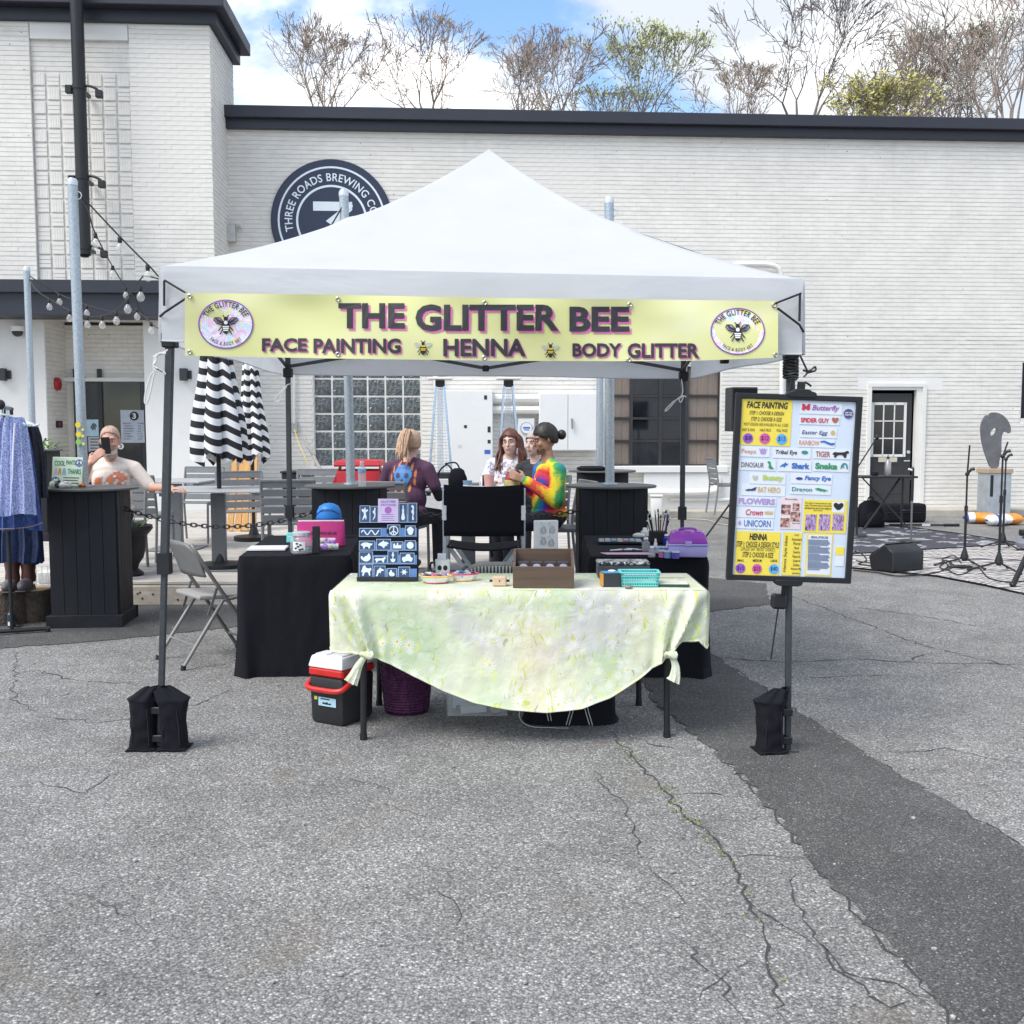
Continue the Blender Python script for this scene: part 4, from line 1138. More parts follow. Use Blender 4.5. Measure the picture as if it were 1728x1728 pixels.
LIL,LIME,GOLD,BRN = ink('lilac',(.40,.28,.60)),ink('lime',(.45,.58,.12)),ink('gold',(.60,.42,.16)),ink('brown',(.40,.12,.08))
SH_bfly = smooth_poly([(0,0),(-.4,.9),(-1,.8),(-.8,0),(-1,-.7),(-.4,-.9),(0,-.3),(.4,-.9),(1,-.5),(.8,.1),(1,.9),(.4,.8)])
SH_heart = smooth_poly([(0,-1),(-1,.2),(-.8,.95),(-.2,.9),(0,.55),(.2,.9),(.8,.95),(1,.2)])
SH_egg = smooth_poly([(0,-1),(-.9,-.4),(-.6,.6),(0,1),(.6,.6),(.9,-.4)])
SH_rain = [(-1,.6),(-.5,.9),(0,.5),(.5,.1),(1,.3),(1,-.3),(.6,-.6),(0,-.2),(-.5,.3),(-1,.2)]
SH_hand = smooth_poly([(-.9,.8),(-.6,-.1),(-.5,-.9),(.5,-.9),(.6,-.1),(.9,.8),(.5,.2),(.3,.9),(.05,.2),(-.2,.9),(-.4,.2)],1)
SH_eye = smooth_poly([(-1,.0),(-.4,.5),(.4,.5),(1,0),(.4,-.5),(-.4,-.5)])
SH_cat = smooth_poly([(-1,-.2),(-.8,.5),(-.2,.4),(.5,.5),(.7,.9),(1,.7),(.95,.2),(.7,.1),(.7,-.9),(.4,-.9),(.3,-.2),(-.4,-.3),(-.5,-.9),(-.8,-.9),(-.7,-.2)],1)
SH_dino = smooth_poly([(-.9,.9),(-.2,.9),(0,.5),(.1,-.2),(.5,-.5),(1,-.9),(.2,-.95),(-.5,-.9),(-.6,-.2),(-.4,.3),(-.9,.4)],1)
SH_shark = smooth_poly([(-1,-.7),(-.6,.1),(0,.4),(.3,.95),(.4,.4),(1,.5),(.6,0),(.2,-.2),(.1,-.7),(-.2,-.25),(-.6,-.4)],1)
SH_bat = smooth_poly([(-1,-.4),(-.3,.2),(.1,.1),(.4,.5),(1,1),(.8,.2),(.7,-.5),(.5,-.3),(.2,-.6),(0,-.4),(-.3,-.6)],1)
SH_crown = [(-1,-.7),(-1,.6),(-.5,0),(-.25,.8),(0,0),(.25,.8),(.5,0),(1,.6),(1,-.7)]
SH_drag = smooth_poly([(-1,.2),(-.5,.8),(0,.4),(.5,.2),(1,-.4),(.4,-.3),(.5,-.9),(.1,-.3),(-.3,-.6),(-.2,-.1),(-.8,-.3),(-.5,.1)],1)
SH_sn = [(-1,-.9),(-.9,.1),(-.4,.9),(.4,.9),(.9,.2),(1,-.9),(.6,-.9),(.5,.1),(.2,.45),(-.1,.3),(-.2,-.1),(.1,-.4),(-.3,-.7),(-.6,-.3),(-.5,.2),(-.75,-.9)]
def icon(par,sh,x,y,rx,ry,m_):
    c_ = bd(x,y);k = IW / 917;b = MB()
    shape(b,sh,c_[0],c_[1],rx * k,ry * k,-.0042);b.build('picture',m_,par,smooth=None)
cards = [
 ((675,1017,182,268),'Butterfly',(775,995,198,250),PRP,.02,.25,(SH_bfly,727,216,36,32,RED)),
 ((675,1000,282,350),'SPIDER GUY',(686,915,300,335),RED,.035,0,(SH_heart,962,316,30,27,BRN)),
 ((683,980,374,452),'Easter Egg',(697,905,398,436),NVY,.01,.2,(SH_egg,947,411,23,22,GOLD)),
 ((668,967,467,527),'RAINBOW',(678,840,476,512),ORG,.0,0,(SH_rain,905,496,58,26,BLU)),
 ((207,447,532,608),'Peeps',(218,335,552,592),ORG,.0,0,(SH_hand,390,562,40,30,LIL)),
 ((470,775,540,616),'Tribal Eye',(490,664,556,594),DK,.02,.2,(SH_eye,725,570,32,30,TEAL)),
 ((795,1095,545,616),'TIGER',(812,930,560,602),BRN,.02,0,(SH_cat,1012,578,68,32,DK)),
 ((200,497,638,712),'DINOSAUR',(218,400,655,690),DK,0,0,(SH_dino,455,672,30,34,GRN)),
 ((515,783,638,718),'Shark',(622,768,655,698),BLU,.05,0,(SH_shark,562,672,38,30,BLU)),
 ((795,1085,638,716),'Snake',(810,990,652,698),GRN,.05,0,(SH_sn,1044,672,30,26,TEAL)),
 ((287,578,740,818),'Bunny',(392,560,752,800),LIME,.05,0,(SH_heart,332,775,24,24,GW)),
 ((620,952,742,814),'Fancy Eye',(728,940,756,796),BLU,.03,.2,(SH_eye,686,775,34,22,NVY)),
 ((222,578,832,908),'BAT HERO',(356,537,846,884),GOLD,.02,0,(SH_bat,298,862,52,24,NVY)),
 ((614,945,832,896),'Dragon',(628,792,846,884),TEAL,.02,0,(SH_drag,866,864,62,22,GRN)),
 ((190,508,926,986),'FLOWERS',(203,497,936,974),LIL,.04,0,None),
 ((185,495,1012,1078),'Crown',(262,402,1020,1062),RED,.02,.2,(SH_crown,448,1042,32,20,GOLD)),
 ((183,488,1098,1164),'UNICORN',(250,466,1106,1150),BLU,.01,0,(SH_egg,216,1122,15,20,LIL)),
]
for (q,s,t_,m_,bo,sh,ic) in cards:
    ca = card(*q,WCARD)
    bw(ca,s,*t_,m_,bo,sh)
    if ic: icon(ca,*ic)
# photo sheet, henna sheets, ideas list, frequently asked questions
ca = card(540,714,925,1172,mat('card_blush',(.74,.62,.64),.5))
PHO,nt,bs = _nt('small_portrait_photo');N = NT(nt);co = N.coord()
nt.links.new(N.ramp(N.noise(co,55.0,3.0,.6,.6),[(.35,(.06,.03,.035)),(.5,(.40,.20,.18)),(.62,(.66,.48,.44)),(.75,(.30,.08,.14))]),bs.inputs['Base Color'])
for (x0,x1,y0,y1) in ((545,622,982,1056),(638,694,972,1030),(622,700,1040,1112),(542,620,1088,1156)): card(x0,x1,y0,y1,PHO,'photo',.001,.0016)
for k in range(2): bw(ca,'Photographs' if k == 0 else 'follow along',575 if k == 0 else 636,676 if k == 0 else 700,934 + k * 190,944 + k * 190,DK,.02)
ca = card(722,1080,952,1200,YELL)
for k,s in enumerate(('Our artist is a henna artist for many','years. The henna paste is all natural','and lasts from one to two weeks on','every surface')): bw(ca,s,735 + (k == 3) * 70,948 - (k == 3) * 70,966 + k * 19,976 + k * 19,DK,.02)
PH2,nt,bs = _nt('henna_hand_photo');N = NT(nt);co = N.coord()
nt.links.new(N.ramp(N.noise(N.vmath('MULTIPLY',co,(2.0,1,.7)),70.0,3.0,.6,.8),[(.3,(.07,.03,.10)),(.5,(.35,.22,.45)),(.62,(.62,.48,.62)),(.78,(.12,.06,.22))]),bs.inputs['Base Color'])
for (x0,x1) in ((740,832),(848,943),(958,1052)): card(x0,x1,1060,1185,PH2,'photo',.001,.0016)
card(955,1056,962,1044,WCARD,'photo',.001,.0016);icon(ca,SH_heart,1005,1000,44,36,INK)
ca = card(560,722,1205,1540,YELL)
c_ = bd(592,1370);b = MB();txt(b,'Henna Style Ideas',-.085,.085,-.008,.010,0,.005,.15)
b.v = [(c_[0] - z,-.0042,c_[1] + x) for (x,y,z) in b.v];b.build('lettering',DK,ca,smooth=None)
for k,s in enumerate(('Lacy','Geometric','Floral','Bead','Swirls','Peacock','Lizard','Zodiac','Butterfly','Jewelry')): bw(ca,s,678 - 4.6 * len(s),678 + 4.6 * len(s),1213 + k * 34,1231 + k * 34,DK,.01)
ca = card(748,970,1218,1550,YELL);card(760,960,1230,1538,WCARD,'printed_sheet',.001,.0016)
bw(ca,'HENNA AFTERCARE',790,928,1236,1250,NVY,.02,0,-.0046)
b = MB()
for k in range(20):
    y_ = 1264 + k * 12.3;a_,c2 = bd(768,y_ + 4),bd(930 - (k % 5 == 4) * 70 + (k * 37 % 3) * 7,y_)
    rect(b,a_[0],c2[0],a_[1],c2[1],-.0046)
o = b.build('text_lines',ink('greyblue',(.20,.24,.34)),ca,smooth=None)
ca = card(990,1062,1325,1385,YELL);ca2 = card(990,1062,1392,1475,WCARD)
dot(sg,1067,258,38,ink('badge_navy',(.07,.06,.22)));bw(sg,'ASK FOR',1038,1098,244,256,PAPER,.02,0,-.006);bw(sg,'PARTIES',1038,1098,262,274,PAPER,.02,0,-.006)
# clamps
cl = MB().prism([(-.068,0),(-.062,.012),(-.045,.016),(-.03,.026),(.03,.026),(.045,.016),(.062,.012),(.068,0),(.06,-.012),(-.06,-.012)],-.022,.03)
cl.v = [(x + .01,y,z + OH / 2) for (x,y,z) in cl.v];cl.build('top_clamp',BLKPLA,sg,bev=.003)
cl = MB().prism([(-.066,0),(-.06,-.014),(-.04,-.02),(.04,-.02),(.06,-.014),(.066,0),(.06,.010),(-.06,.010)],-.022,.03)
cl.v = [(x,y,z - OH / 2) for (x,y,z) in cl.v];cl.build('bottom_clamp',BLKPLA,sg,bev=.003)
MB().bar((.0,.045,-OH / 2 - .12),(.02,.045,OH / 2 + .06),.03,.03).build('mast',BLKMET,sg)
MB().box((-.03,.03,-OH / 2 - .10),(.07,.05,.07)).build('knob_block',BLKPLA,sg,bev=.01)
MB().tube([(-.03,.03,-OH / 2 - .12),(-.05,.035,-OH / 2 - .38)],.004,5).build('strap',BLKPLA,sg)

# ================================================================== FRONT TABLE WITH FLORAL CLOTH
TZ = .74
tx0,tx1,ty0,ty1 = P(560,1000,5.06).x,P(1193,1000,5.06).x,5.06,5.66
ft = thing('folding_table','folding table with black legs under the pale green floral cloth','table',((tx0 + tx1) / 2,(ty0 + ty1) / 2,0))
MB().box(((tx0 + tx1) / 2,(ty0 + ty1) / 2,TZ - .025),(tx1 - tx0 - .03,ty1 - ty0 - .03,.045)).build('tabletop',WHITEP,ft,world=True,bev=.01)
for (u,v) in ((610,1255),(1129,1251),(1078,1190),(640,1190)):
    g = G(u,v);g.y += .07 if v > 1200 else 0;q = MB().tube([g + Vector((0,0,.0)),Vector((g.x + (.01 if u < 864 else -.01),g.y,TZ - .05))],.0155,12);l = q.build('leg',BLKMET,ft,world=True)
    MB().cyl((g.x,g.y,0),(g.x,g.y,.03),.019,.018,12).build('rubber_foot',BLKPLA,l).data.transform(MW[ft.name].inverted())
for x in (P(612,1100,5.1).x,P(1128,1100,5.1).x): MB().bar((x,5.15,.60),(x,5.55,.60),.02,.02).build('cross_bar',BLKMET,ft,world=True)

FLO,nt,bs = _nt('floral_cloth');N = NT(nt);co = N.coord()
s_ = N.sep(co);uv = N.comb(s_[0],N.math('SUBTRACT',s_[2],s_[1]),0.0)
wash = N.noise(uv,2.6,3.0,.5,.5);wash2 = N.noise(N.vmath('ADD',uv,(5,3,0)),2.2,3.0,.5,.5)
c = N.ramp(wash,[(.33,(.47,.58,.38)),(.45,(.57,.63,.45)),(.56,(.64,.665,.51)),(.7,(.66,.66,.47))])
c = N.mix(N.math('MULTIPLY',N.mr(wash2,.50,.64,0,1,True),.65),c,(.54,.52,.55))
c = N.mix(N.math('MULTIPLY',N.mr(N.noise(uv,1.1,2.0),.56,.72,0,1,True),.7),c,(.68,.60,.42))
clus = N.mr(N.noise(N.vmath('ADD',uv,(1.3,.4,0)),2.3,3.0,.6),.38,.52,0,1,True)
# leaves: bent slender strokes
lw = N.vmath('ADD',uv,N.vmath('MULTIPLY',N.noise(uv,7.0,2.0,.5,out='Color'),(.16,.16,0)))
lv = N.vor(N.vmath('MULTIPLY',lw,(78.0,15.0,1.0)),1.0)
lm = N.math('MULTIPLY',N.math('MULTIPLY',N.mr(lv[0],.24,.32,1,0),clus),N.mr(N.sep(lv[1])[0],.30,.35,0,1))
c = N.mix(N.math('MULTIPLY',lm,.85),c,N.ramp(N.sep(lv[1])[1],[(.2,(.45,.52,.06)),(.7,(.66,.70,.14)),(.92,(.30,.30,.22))]))
lv2 = N.vor(N.vmath('MULTIPLY',N.vmath('ADD',lw,(.7,.2,0)),(17.0,70.0,1.0)),1.0)
lm2 = N.math('MULTIPLY',N.math('MULTIPLY',N.mr(lv2[0],.20,.28,1,0),clus),N.mr(N.sep(lv2[1])[0],.5,.55,0,1))
c = N.mix(N.math('MULTIPLY',lm2,.8),c,(.60,.64,.16))
# daisies: petals around each cell point
def daisies(c,sc,keep,off):
    u2 = N.vmath('ADD',uv,off);v = N.vor(u2,sc,rnd=.9)
    d = N.vmath('SUBTRACT',u2,v[2]);ds = N.sep(d)
    ang = N.math('ARCTAN2',ds[1],ds[0])
    pet = N.math('ADD',.66,N.math('MULTIPLY',N.math('COSINE',N.math('MULTIPLY',ang,11.0)),.34))
    rad = N.math('DIVIDE',v[0],N.math('MULTIPLY',pet,.52))
    on = N.math('MULTIPLY',N.mr(N.sep(v[1])[0],keep - .02,keep,0,1),clus)
    pm_ = N.math('MULTIPLY',N.mr(rad,.85,1.0,1,0),on);cm = N.math('MULTIPLY',N.mr(v[0],.10,.13,1,0),on)
    c = N.mix(N.math('MULTIPLY',pm_,.62),c,(.80,.81,.78))
    return N.mix(N.math('MULTIPLY',cm,.9),c,(.70,.48,.05))
c = daisies(c,15.5,.42,(.31,.72,0));c = daisies(c,21.0,.6,(2.7,1.1,0))
dots = N.vor(N.vmath('ADD',uv,(.5,.9,0)),15.0);c = N.mix(N.math('MULTIPLY',N.mr(dots[0],.04,.06,1,0),.6),c,(.28,.26,.14))
nt.links.new(c,bs.inputs['Base Color']);bs.inputs['Roughness'].default_value = .8
nt.links.new(N.bump(N.noise(co,13.0,4.0,.55,.6),.35,.02),bs.inputs['Normal'])
cloth = thing('floral_tablecloth','pale green daisy print tablecloth knotted at both front corners','tablecloth',((tx0 + tx1) / 2,ty0,TZ))
CT = TZ + .004
kl,kr = P(620,1101,5.02),P(1131,1101,5.02)
bx_ = [tx0 - .002] + [P(u,v,5.03).x for (u,v) in ((572,1100),(600,1100),(620,1101),(650,1112),(700,1138),(750,1161),(800,1179),(860,1190),(920,1194),(980,1189),(1030,1172),(1080,1142),(1110,1118),(1131,1101),(1150,1082),(1180,1080))] + [tx1 + .002]
bz_ = [P(570,1096,5.03).z] + [P(u,v,5.03).z for (u,v) in ((572,1098),(600,1099),(620,1101),(650,1112),(700,1138),(750,1161),(800,1179),(860,1190),(920,1194),(980,1189),(1030,1172),(1080,1142),(1110,1118),(1131,1101),(1150,1080),(1180,1078))] + [P(1190,1092,5.03).z]
perim = [(tx0,ty1),(tx0,ty0),(tx1,ty0),(tx1,ty1)]
Ls,Lf = ty1 - ty0,tx1 - tx0
def cl_pt(a,d):
    t = a * (2 * Ls + Lf)
    rr_ = .012
    if t < Ls: x,y,nx,ny = tx0,ty1 - t,-1,0;zb = bz_[0] + .01
    elif t < Ls + Lf: x,y,nx,ny = tx0 + t - Ls,ty0,0,-1;zb = interp(x,bx_,bz_)
    else: x,y,nx,ny = tx1,ty0 + t - Ls - Lf,1,0;zb = bz_[-1] + .01
    z = CT - rr_ * (1 - math.cos(min(1,d * 12) * PI / 2)) - (CT - zb - 0) * max(0,d)
    o = .006 + rr_ * math.sin(min(1,d * 12) * PI / 2)
    if ny == -1:
        for k in (kl,kr):
            sg_ = 1 if k is kl else -1
            dx,dz = x - k.x,z - k.z
            # folds run from the table corner to the knot
            cx = (tx0 if k is kl else tx1);L_ = CT - k.z
            f = min(1,max(0,(CT - z) / L_));lx = cx + sg_ * .07 + (k.x - cx - sg_ * .07) * f
            w = math.exp(-((x - lx) / .075) ** 2) * min(1,f * 3 + .15)
            o += w * (.034 * math.sin((x - lx) / (.011 + .010 * (1 - f))) + .018)
            r2 = (dx * dx + dz * dz)
            x -= dx * .45 * math.exp(-r2 / .004)
        o += .010 * math.sin(x * 6 + 1) * d * d + .012 * d * d * noise.noise(Vector((x * 5,z * 4,2))) + .004 * noise.noise(Vector((x * 16,z * 12,7)))
        o += .05 * d ** 3 * max(0,math.sin(PI * (x - kl.x) / (kr.x - kl.x))) if kl.x < x < kr.x else 0
    else: o += .006 * math.sin(t * 20) * d
    return (x + nx * o,y + ny * o,z)
b = MB().grid(240,44,cl_pt)
b.build('skirt',FLO,cloth,world=True,smooth=70)
def top_pt(a,d):
    x,y = lerp(tx0,tx1,a),lerp(ty0 - .006,ty1,d);return (x,y,CT + .0012 * noise.noise(Vector((x * 8,y * 8,1))) * (0 < a < 1))
MB().grid(50,18,top_pt).build('top_cover',FLO,cloth,world=True,smooth=70)
hem = [cl_pt(a,1.0) for a in [k / 160 for k in range(161)]]
MB().tube([Vector(p) + Vector((0,-.002,.003)) for p in hem],.005,5).build('hem',FLO,cloth,world=True)
for (k,tail) in ((kl,[(616,1108),(606,1122),(598,1140),(592,1152)]),(kr,[(1134,1108),(1140,1124),(1139,1142),(1136,1150)])):
    kn = MB().ell(k + Vector((0,-.02,-.008)),(.026,.022,.018),16,10);kn.tube([k + Vector((.024 * math.cos(q),-.022 + .018 * math.sin(q),-.008 + .010 * math.sin(2 * q))) for q in [i_ * PI / 6 for i_ in range(12)]],.011,8,closed=True)
    ko = kn.build('knot',FLO,cloth,world=True)
    pts = catmull([P(u,v,4.995) for (u,v) in tail],5);tb = MB().tube(pts,[lerp(.012,.028,i_ / (len(pts) - 1)) for i_ in range(len(pts))],14)
    n_ = len(pts)
    vs = []
    for i_,p in enumerate(tb.v):
        rr2 = i_ // 14;q = (i_ % 14);c_ = pts[min(rr2,n_ - 1)];k2 = 1 + .35 * (-1) ** q * (rr2 / n_)
        p = Vector(p);p = c_ + (p - c_) * k2;vs.append((p.x,c_.y + (p.y - c_.y) * .6,p.z))
    tb.v = vs;tb.build('knot_tail',FLO,cloth,world=True,smooth=70)

# ------------------------------------------------ items on the front table
def on(u,v,z=TZ + .006): return G(u,v,z)
# tattoo display board
YT = on(650,981).y + .04
bl,br,tl_,tr_ = P(603,981,YT - .02),P(706,981,YT - .02),P(607,851,YT + .03),P(705,851,YT + .03)
db = thing('tattoo_display_board','black display board of white on blue glitter tattoo stencil cards','display board',(bl + br) / 2,rot=(R(-7),0,0))
DW,DH = br.x - bl.x,(tl_.z - bl.z) * 1.01
MB().box((0,.006,DH / 2),(DW,.012,DH)).build('panel',BLKFAB,db,bev=.002)
MB().bar((0,.012,DH * .7),(0,.13,.017),.012,.06).build('easel_leg',BLKPLA,db)
MB().box((0,-.008,.012),(DW,.03,.02)).build('ledge',BLKPLA,db)
def dz(x,y): return ((x - 78) / (708 - 78) - .5) * DW,(1 - (y - 130) / (925 - 130)) * DH
TBLU = mat('stencil_blue',(.035,.075,.17),.4,var=.25);TSTR = mat('pocket_blue',(.10,.22,.50),.3,var=.1);TEDGE = mat('stencil_edge',(.50,.62,.80),.5)
TWH = ink('stencil_white',(.72,.80,.88))
for (y0,y1) in ((235,322),(375,468),(520,612),(655,752),(795,892)):
    a_,c_ = dz(95,y1),dz(692,y0);MB().box(((a_[0] + c_[0]) / 2,-.0015,(a_[1] + c_[1]) / 2),(c_[0] - a_[0],.002,c_[1] - a_[1])).build('pocket_strip',TSTR,db)
S_fig = smooth_poly([(0,1),(.25,.8),(.15,.55),(.7,.7),(.8,.4),(.3,.3),(.25,0),(.5,-.4),(.3,-.9),(.05,-.4),(-.5,-.95),(-.6,-.7),(-.2,-.1),(-.25,.2),(-.8,.4),(-.7,.8),(-.2,.6)],1)
S_mer = smooth_poly([(.3,1),(.5,.7),(.3,.4),(.5,.0),(.3,-.5),(-.1,-.7),(-.5,-.95),(-.2,-.5),(.05,-.3),(.1,.0),(-.4,.2),(-.5,.5),(0,.5),(0,.9)],1)
S_lady = smooth_poly([(0,1),(.2,.8),(.1,.6),(.4,.3),(.2,.2),(.7,-.9),(-.7,-.9),(-.2,.1),(-.35,.35),(-.1,.6),(-.2,.8)],1)
S_sea = smooth_poly([(-.5,.7),(0,1),(.5,.7),(.3,.3),(.5,0),(.2,-.5),(.5,-.8),(0,-1),(-.1,-.6),(.1,-.2),(-.4,.1),(0,.4),(.1,.6)],1)
S_cup = smooth_poly([(-.5,-.9),(-.7,0),(-.9,.2),(-.5,.7),(0,1),(.5,.7),(.9,.2),(.7,0),(.5,-.9)],1)
S_dino = smooth_poly([(-1,.3),(-.6,.7),(0,.8),(.5,.5),(1,.5),(.7,0),(.5,-.1),(.5,-.8),(.25,-.8),(.2,-.3),(-.3,-.3),(-.35,-.8),(-.6,-.8),(-.6,-.1),(-.95,0)],1)
S_horse = smooth_poly([(-1,-.1),(-.6,.4),(-.2,.6),(0,1),(.1,.6),(.6,.6),(1,.2),(.6,.1),(.7,-.3),(.3,-.2),(.1,-.9),(-.2,-.4),(-.6,-.2)],1)
S_train = [(-.9,-.7),(-.9,.6),(-.5,.6),(-.5,.2),(-.1,.2),(-.1,.8),(.2,.8),(.2,.2),(.8,.2),(.9,.6),(.9,-.7)]
S_whale = smooth_poly([(-1,.0),(-.6,-.6),(.2,-.9),(.9,-.3),(.8,.4),(.5,1),(.3,.4),(-.1,.3),(-.4,-.1),(-.8,.4)],1)
S_anch = smooth_poly([(0,1),(.2,.8),(.1,.5),(.5,.4),(.1,.25),(.12,-.5),(.6,-.2),(.5,-.8),(0,-1),(-.5,-.8),(-.6,-.2),(-.12,-.5),(-.1,.25),(-.5,.4),(-.1,.5),(-.2,.8)],1)
S_truck = smooth_poly([(-.9,-.2),(-.8,.3),(-.3,.3),(-.1,.9),(.5,.9),(.6,.2),(.95,.1),(.95,-.3),(.7,-.9),(.3,-.6),(-.2,-.6),(-.5,-.95),(-.8,-.6)],1)
S_pony = smooth_poly([(-.7,.2),(-.5,.8),(-.1,1),(0,.5),(.6,.4),(.9,.6),(1,.1),(.7,0),(.8,-.9),(.55,-.8),(.4,-.2),(-.2,-.2),(-.4,-.9),(-.7,-.8),(-.5,-.1),(-.9,-.3)],1)
S_dol = smooth_poly([(-.9,-.9),(-.6,-.4),(-.6,.2),(-.1,.6),(.2,.95),(.3,.6),(.8,.5),(1,.2),(.5,.2),(.2,0),(.3,-.4),(-.05,-.1),(-.3,-.4),(-.4,-.9)],1)
S_duck = smooth_poly([(-.6,-.8),(-.8,0),(-.5,.3),(-.3,.8),(0,.7),(0,.2),(.6,0),(.8,-.6),(.3,-.9)],1)
S_flow = smooth_poly([(.25 * math.cos(q) if k % 2 else .95 * math.cos(q),.25 * math.sin(q) if k % 2 else .95 * math.sin(q)) for k,q in enumerate([i_ * PI / 6 for i_ in range(12)])],1)
def stencil(x0,x1,y0,y1,sh,extra=None):
    a_,c_ = dz(x0,y1),dz(x1,y0);w_,h_ = c_[0] - a_[0],c_[1] - a_[1];cx,cz_ = (a_[0] + c_[0]) / 2,(a_[1] + c_[1]) / 2
    o = MB().box((cx,-.0045,cz_),(w_,.002,h_)).build('stencil_card',TEDGE,db)
    b = MB();rect(b,cx - w_ / 2 + .0022,cx + w_ / 2 - .0022,cz_ - h_ / 2 + .0022,cz_ + h_ / 2 - .0022,-.0062);b.build('card_face',TBLU,o)
    b = MB()
    if sh: shape(b,sh,cx,cz_,w_ * .40,h_ * .42,-.0072)
    if extra: extra(b,cx,cz_,w_,h_)
    b.build('motif',TWH,o,smooth=None)
def peace(b,cx,cz_,w_,h_):
    r_ = min(w_,h_) * .40;disc(b,cx,cz_,r_,r_,-.0072,24,.80);strip(b,[(cx,cz_ - r_ * .9),(cx,cz_ + r_ * .9)],r_ * .2,-.0072)
    for s2 in (-1,1): strip(b,[(cx,cz_),(cx + s2 * r_ * .65,cz_ - r_ * .6)],r_ * .2,-.0074)
def snake(b,cx,cz_,w_,h_): strip(b,[(cx - w_ * .4 + w_ * .8 * k / 30,cz_ + h_ * .26 * math.sin(k / 30 * 14)) for k in range(31)],h_ * .14,-.0072)
def ball(b,cx,cz_,w_,h_):
    r_ = min(w_,h_) * .36;disc(b,cx,cz_,r_,r_,-.0072,24)
for a_ in ((100,205,145,320,S_fig),(208,290,150,320,S_mer),(505,592,122,318,S_lady),(598,692,118,318,S_sea),(95,325,380,465,None,snake),(385,518,342,465,None,peace),(570,678,352,460,S_cup),
           (95,258,508,605,S_dino),(272,422,490,605,S_horse),(432,548,515,605,S_train),(567,680,505,605,None,ball),(95,238,620,740,S_whale),(242,388,665,740,SH_cat),(391,500,612,740,S_anch),
           (517,667,632,742,S_truck),(95,240,746,890,S_pony),(250,368,765,888,S_dol),(385,485,790,886,S_duck),(502,622,775,885,S_flow)): stencil(*a_)
a_,c_ = dz(290,320),dz(500,75)
LILC = mat('card_lilac',(.62,.52,.74),.5)
o = MB().box(((a_[0] + c_[0]) / 2,-.009,(a_[1] + c_[1]) / 2),(c_[0] - a_[0],.002,c_[1] - a_[1])).build('title_card',LILC,db)
b = MB();cx = (a_[0] + c_[0]) / 2
txt(b,'GLITTER',cx - .038,cx + .038,c_[1] - .021,c_[1] - .010,-.0108,.02);txt(b,'TATTOOS',cx - .039,cx + .039,c_[1] - .038,c_[1] - .027,-.0108,.02)
for k in range(4): rect(b,cx - .034,cx + .034 - (k % 2) * .008,a_[1] + .010 + k * .010,a_[1] + .0125 + k * .010,-.0108)
b.build('lettering',PUR,o,smooth=None)
b = MB();disc(b,cx,(a_[1] + c_[1]) / 2 + .002,.018,.018,-.0108);b.build('price_dot',ink('orchid',(.42,.13,.48)),o,smooth=None)

# petal-shaped candy bowls
BOWL = mat('bowl_white',(.80,.78,.76),.3);RIMR,RIMY = mat('rim_red',(.55,.04,.16),.4),mat('rim_yellow',(.80,.45,.06),.4)
CANDY = [mat('candy_' + n_,c_,.35,coat=.3) for n_,c_ in (('pink',(.55,.12,.25)),('grey',(.4,.38,.42)),('blue',(.08,.28,.50)),('dark',(.06,.05,.07)),('white',(.7,.66,.66)))]
def bowl(u,v,w_px,label,r1,r2,seed):
    c_ = on(u,v);t = thing('candy_bowl',label,'bowl',c_,0,'octagonal candy bowls')
    r_ = w_px * c_.y / FPX / 2
    MB().lathe([(r_ * .72,0),(r_ * .74,.004),(r_ * .97,.030),(r_,.036),(r_ * .94,.036),(r_ * .70,.008)],n=8,sy=.75).build('bowl',BOWL,t,smooth=None)
    MB().tube([(r_ * math.cos(q),.75 * r_ * math.sin(q),.036) for q in [k * PI / 4 for k in range(8)]],.004,6,closed=True).build('rim',r1,t)
    MB().tube([(.73 * r_ * math.cos(q),.55 * r_ * math.sin(q),.003) for q in [k * PI / 4 for k in range(8)]],.003,6,closed=True).build('foot_ring',r2,t)
    rr = random.Random(seed)
    for k in range(16):
        a_ = rr.uniform(0,6.28);q = r_ * .7 * math.sqrt(rr.random());MB().box((q * math.cos(a_),.75 * q * math.sin(a_),.026 + rr.uniform(0,.018)),(.034,.02,.007),(rr.uniform(-.6,.6),rr.uniform(-.5,.5),rr.uniform(0,3))).build('candy',rr.choice(CANDY),t,bev=.003)
bowl(736,983,57,'white octagonal bowl of wrapped sweets with a yellow rim beside the stencil board',RIMY,RIMR,1)
bowl(783,979,50,'white octagonal bowl of wrapped sweets with a pink rim nearest the wooden cube',RIMR,RIMY,2)
# mug with cards
c_ = on(747,970);mg = thing('mug','white mug printed with dark lenses holding folded paper on the floral table','mug',c_)
MB().lathe([(.036,0),(.039,.004),(.039,.082),(.036,.082),(.035,.01)],n=24).build('cup',WHITEP,mg)
MB().tube(catmull([(-.037,0,.066),(-.06,0,.064),(-.066,0,.042),(-.058,0,.02),(-.037,0,.018)],4),.006,8).build('handle',DARKG,mg)
b = MB()
for x_ in (-.012,.016): b.ell((x_,-.0365,.042),(.013,.004,.014),12,8)
b.build('print',BLKPLA,mg);MB().box((-.005,0,.085),(.045,.004,.06),(.1,.05,.2)).build('folded_paper',PAPER,mg)
# small wooden cube
c_ = on(843,988);wc = thing('wooden_block','small pale wooden block with a dark axle beside the brown crate','block',c_)
MB().box((0,0,.024),(.068,.05,.046)).build('block',mat('pale_beech',(.62,.46,.32),.6,scale=9,streak=(.4,4,4)),wc,bev=.004);MB().cyl((-.05,0,.024),(.05,0,.024),.006).build('axle',BLKPLA,wc);MB().cyl((0,-.026,.026),(0,-.0255,.026),.004).build('hole',INK,wc)
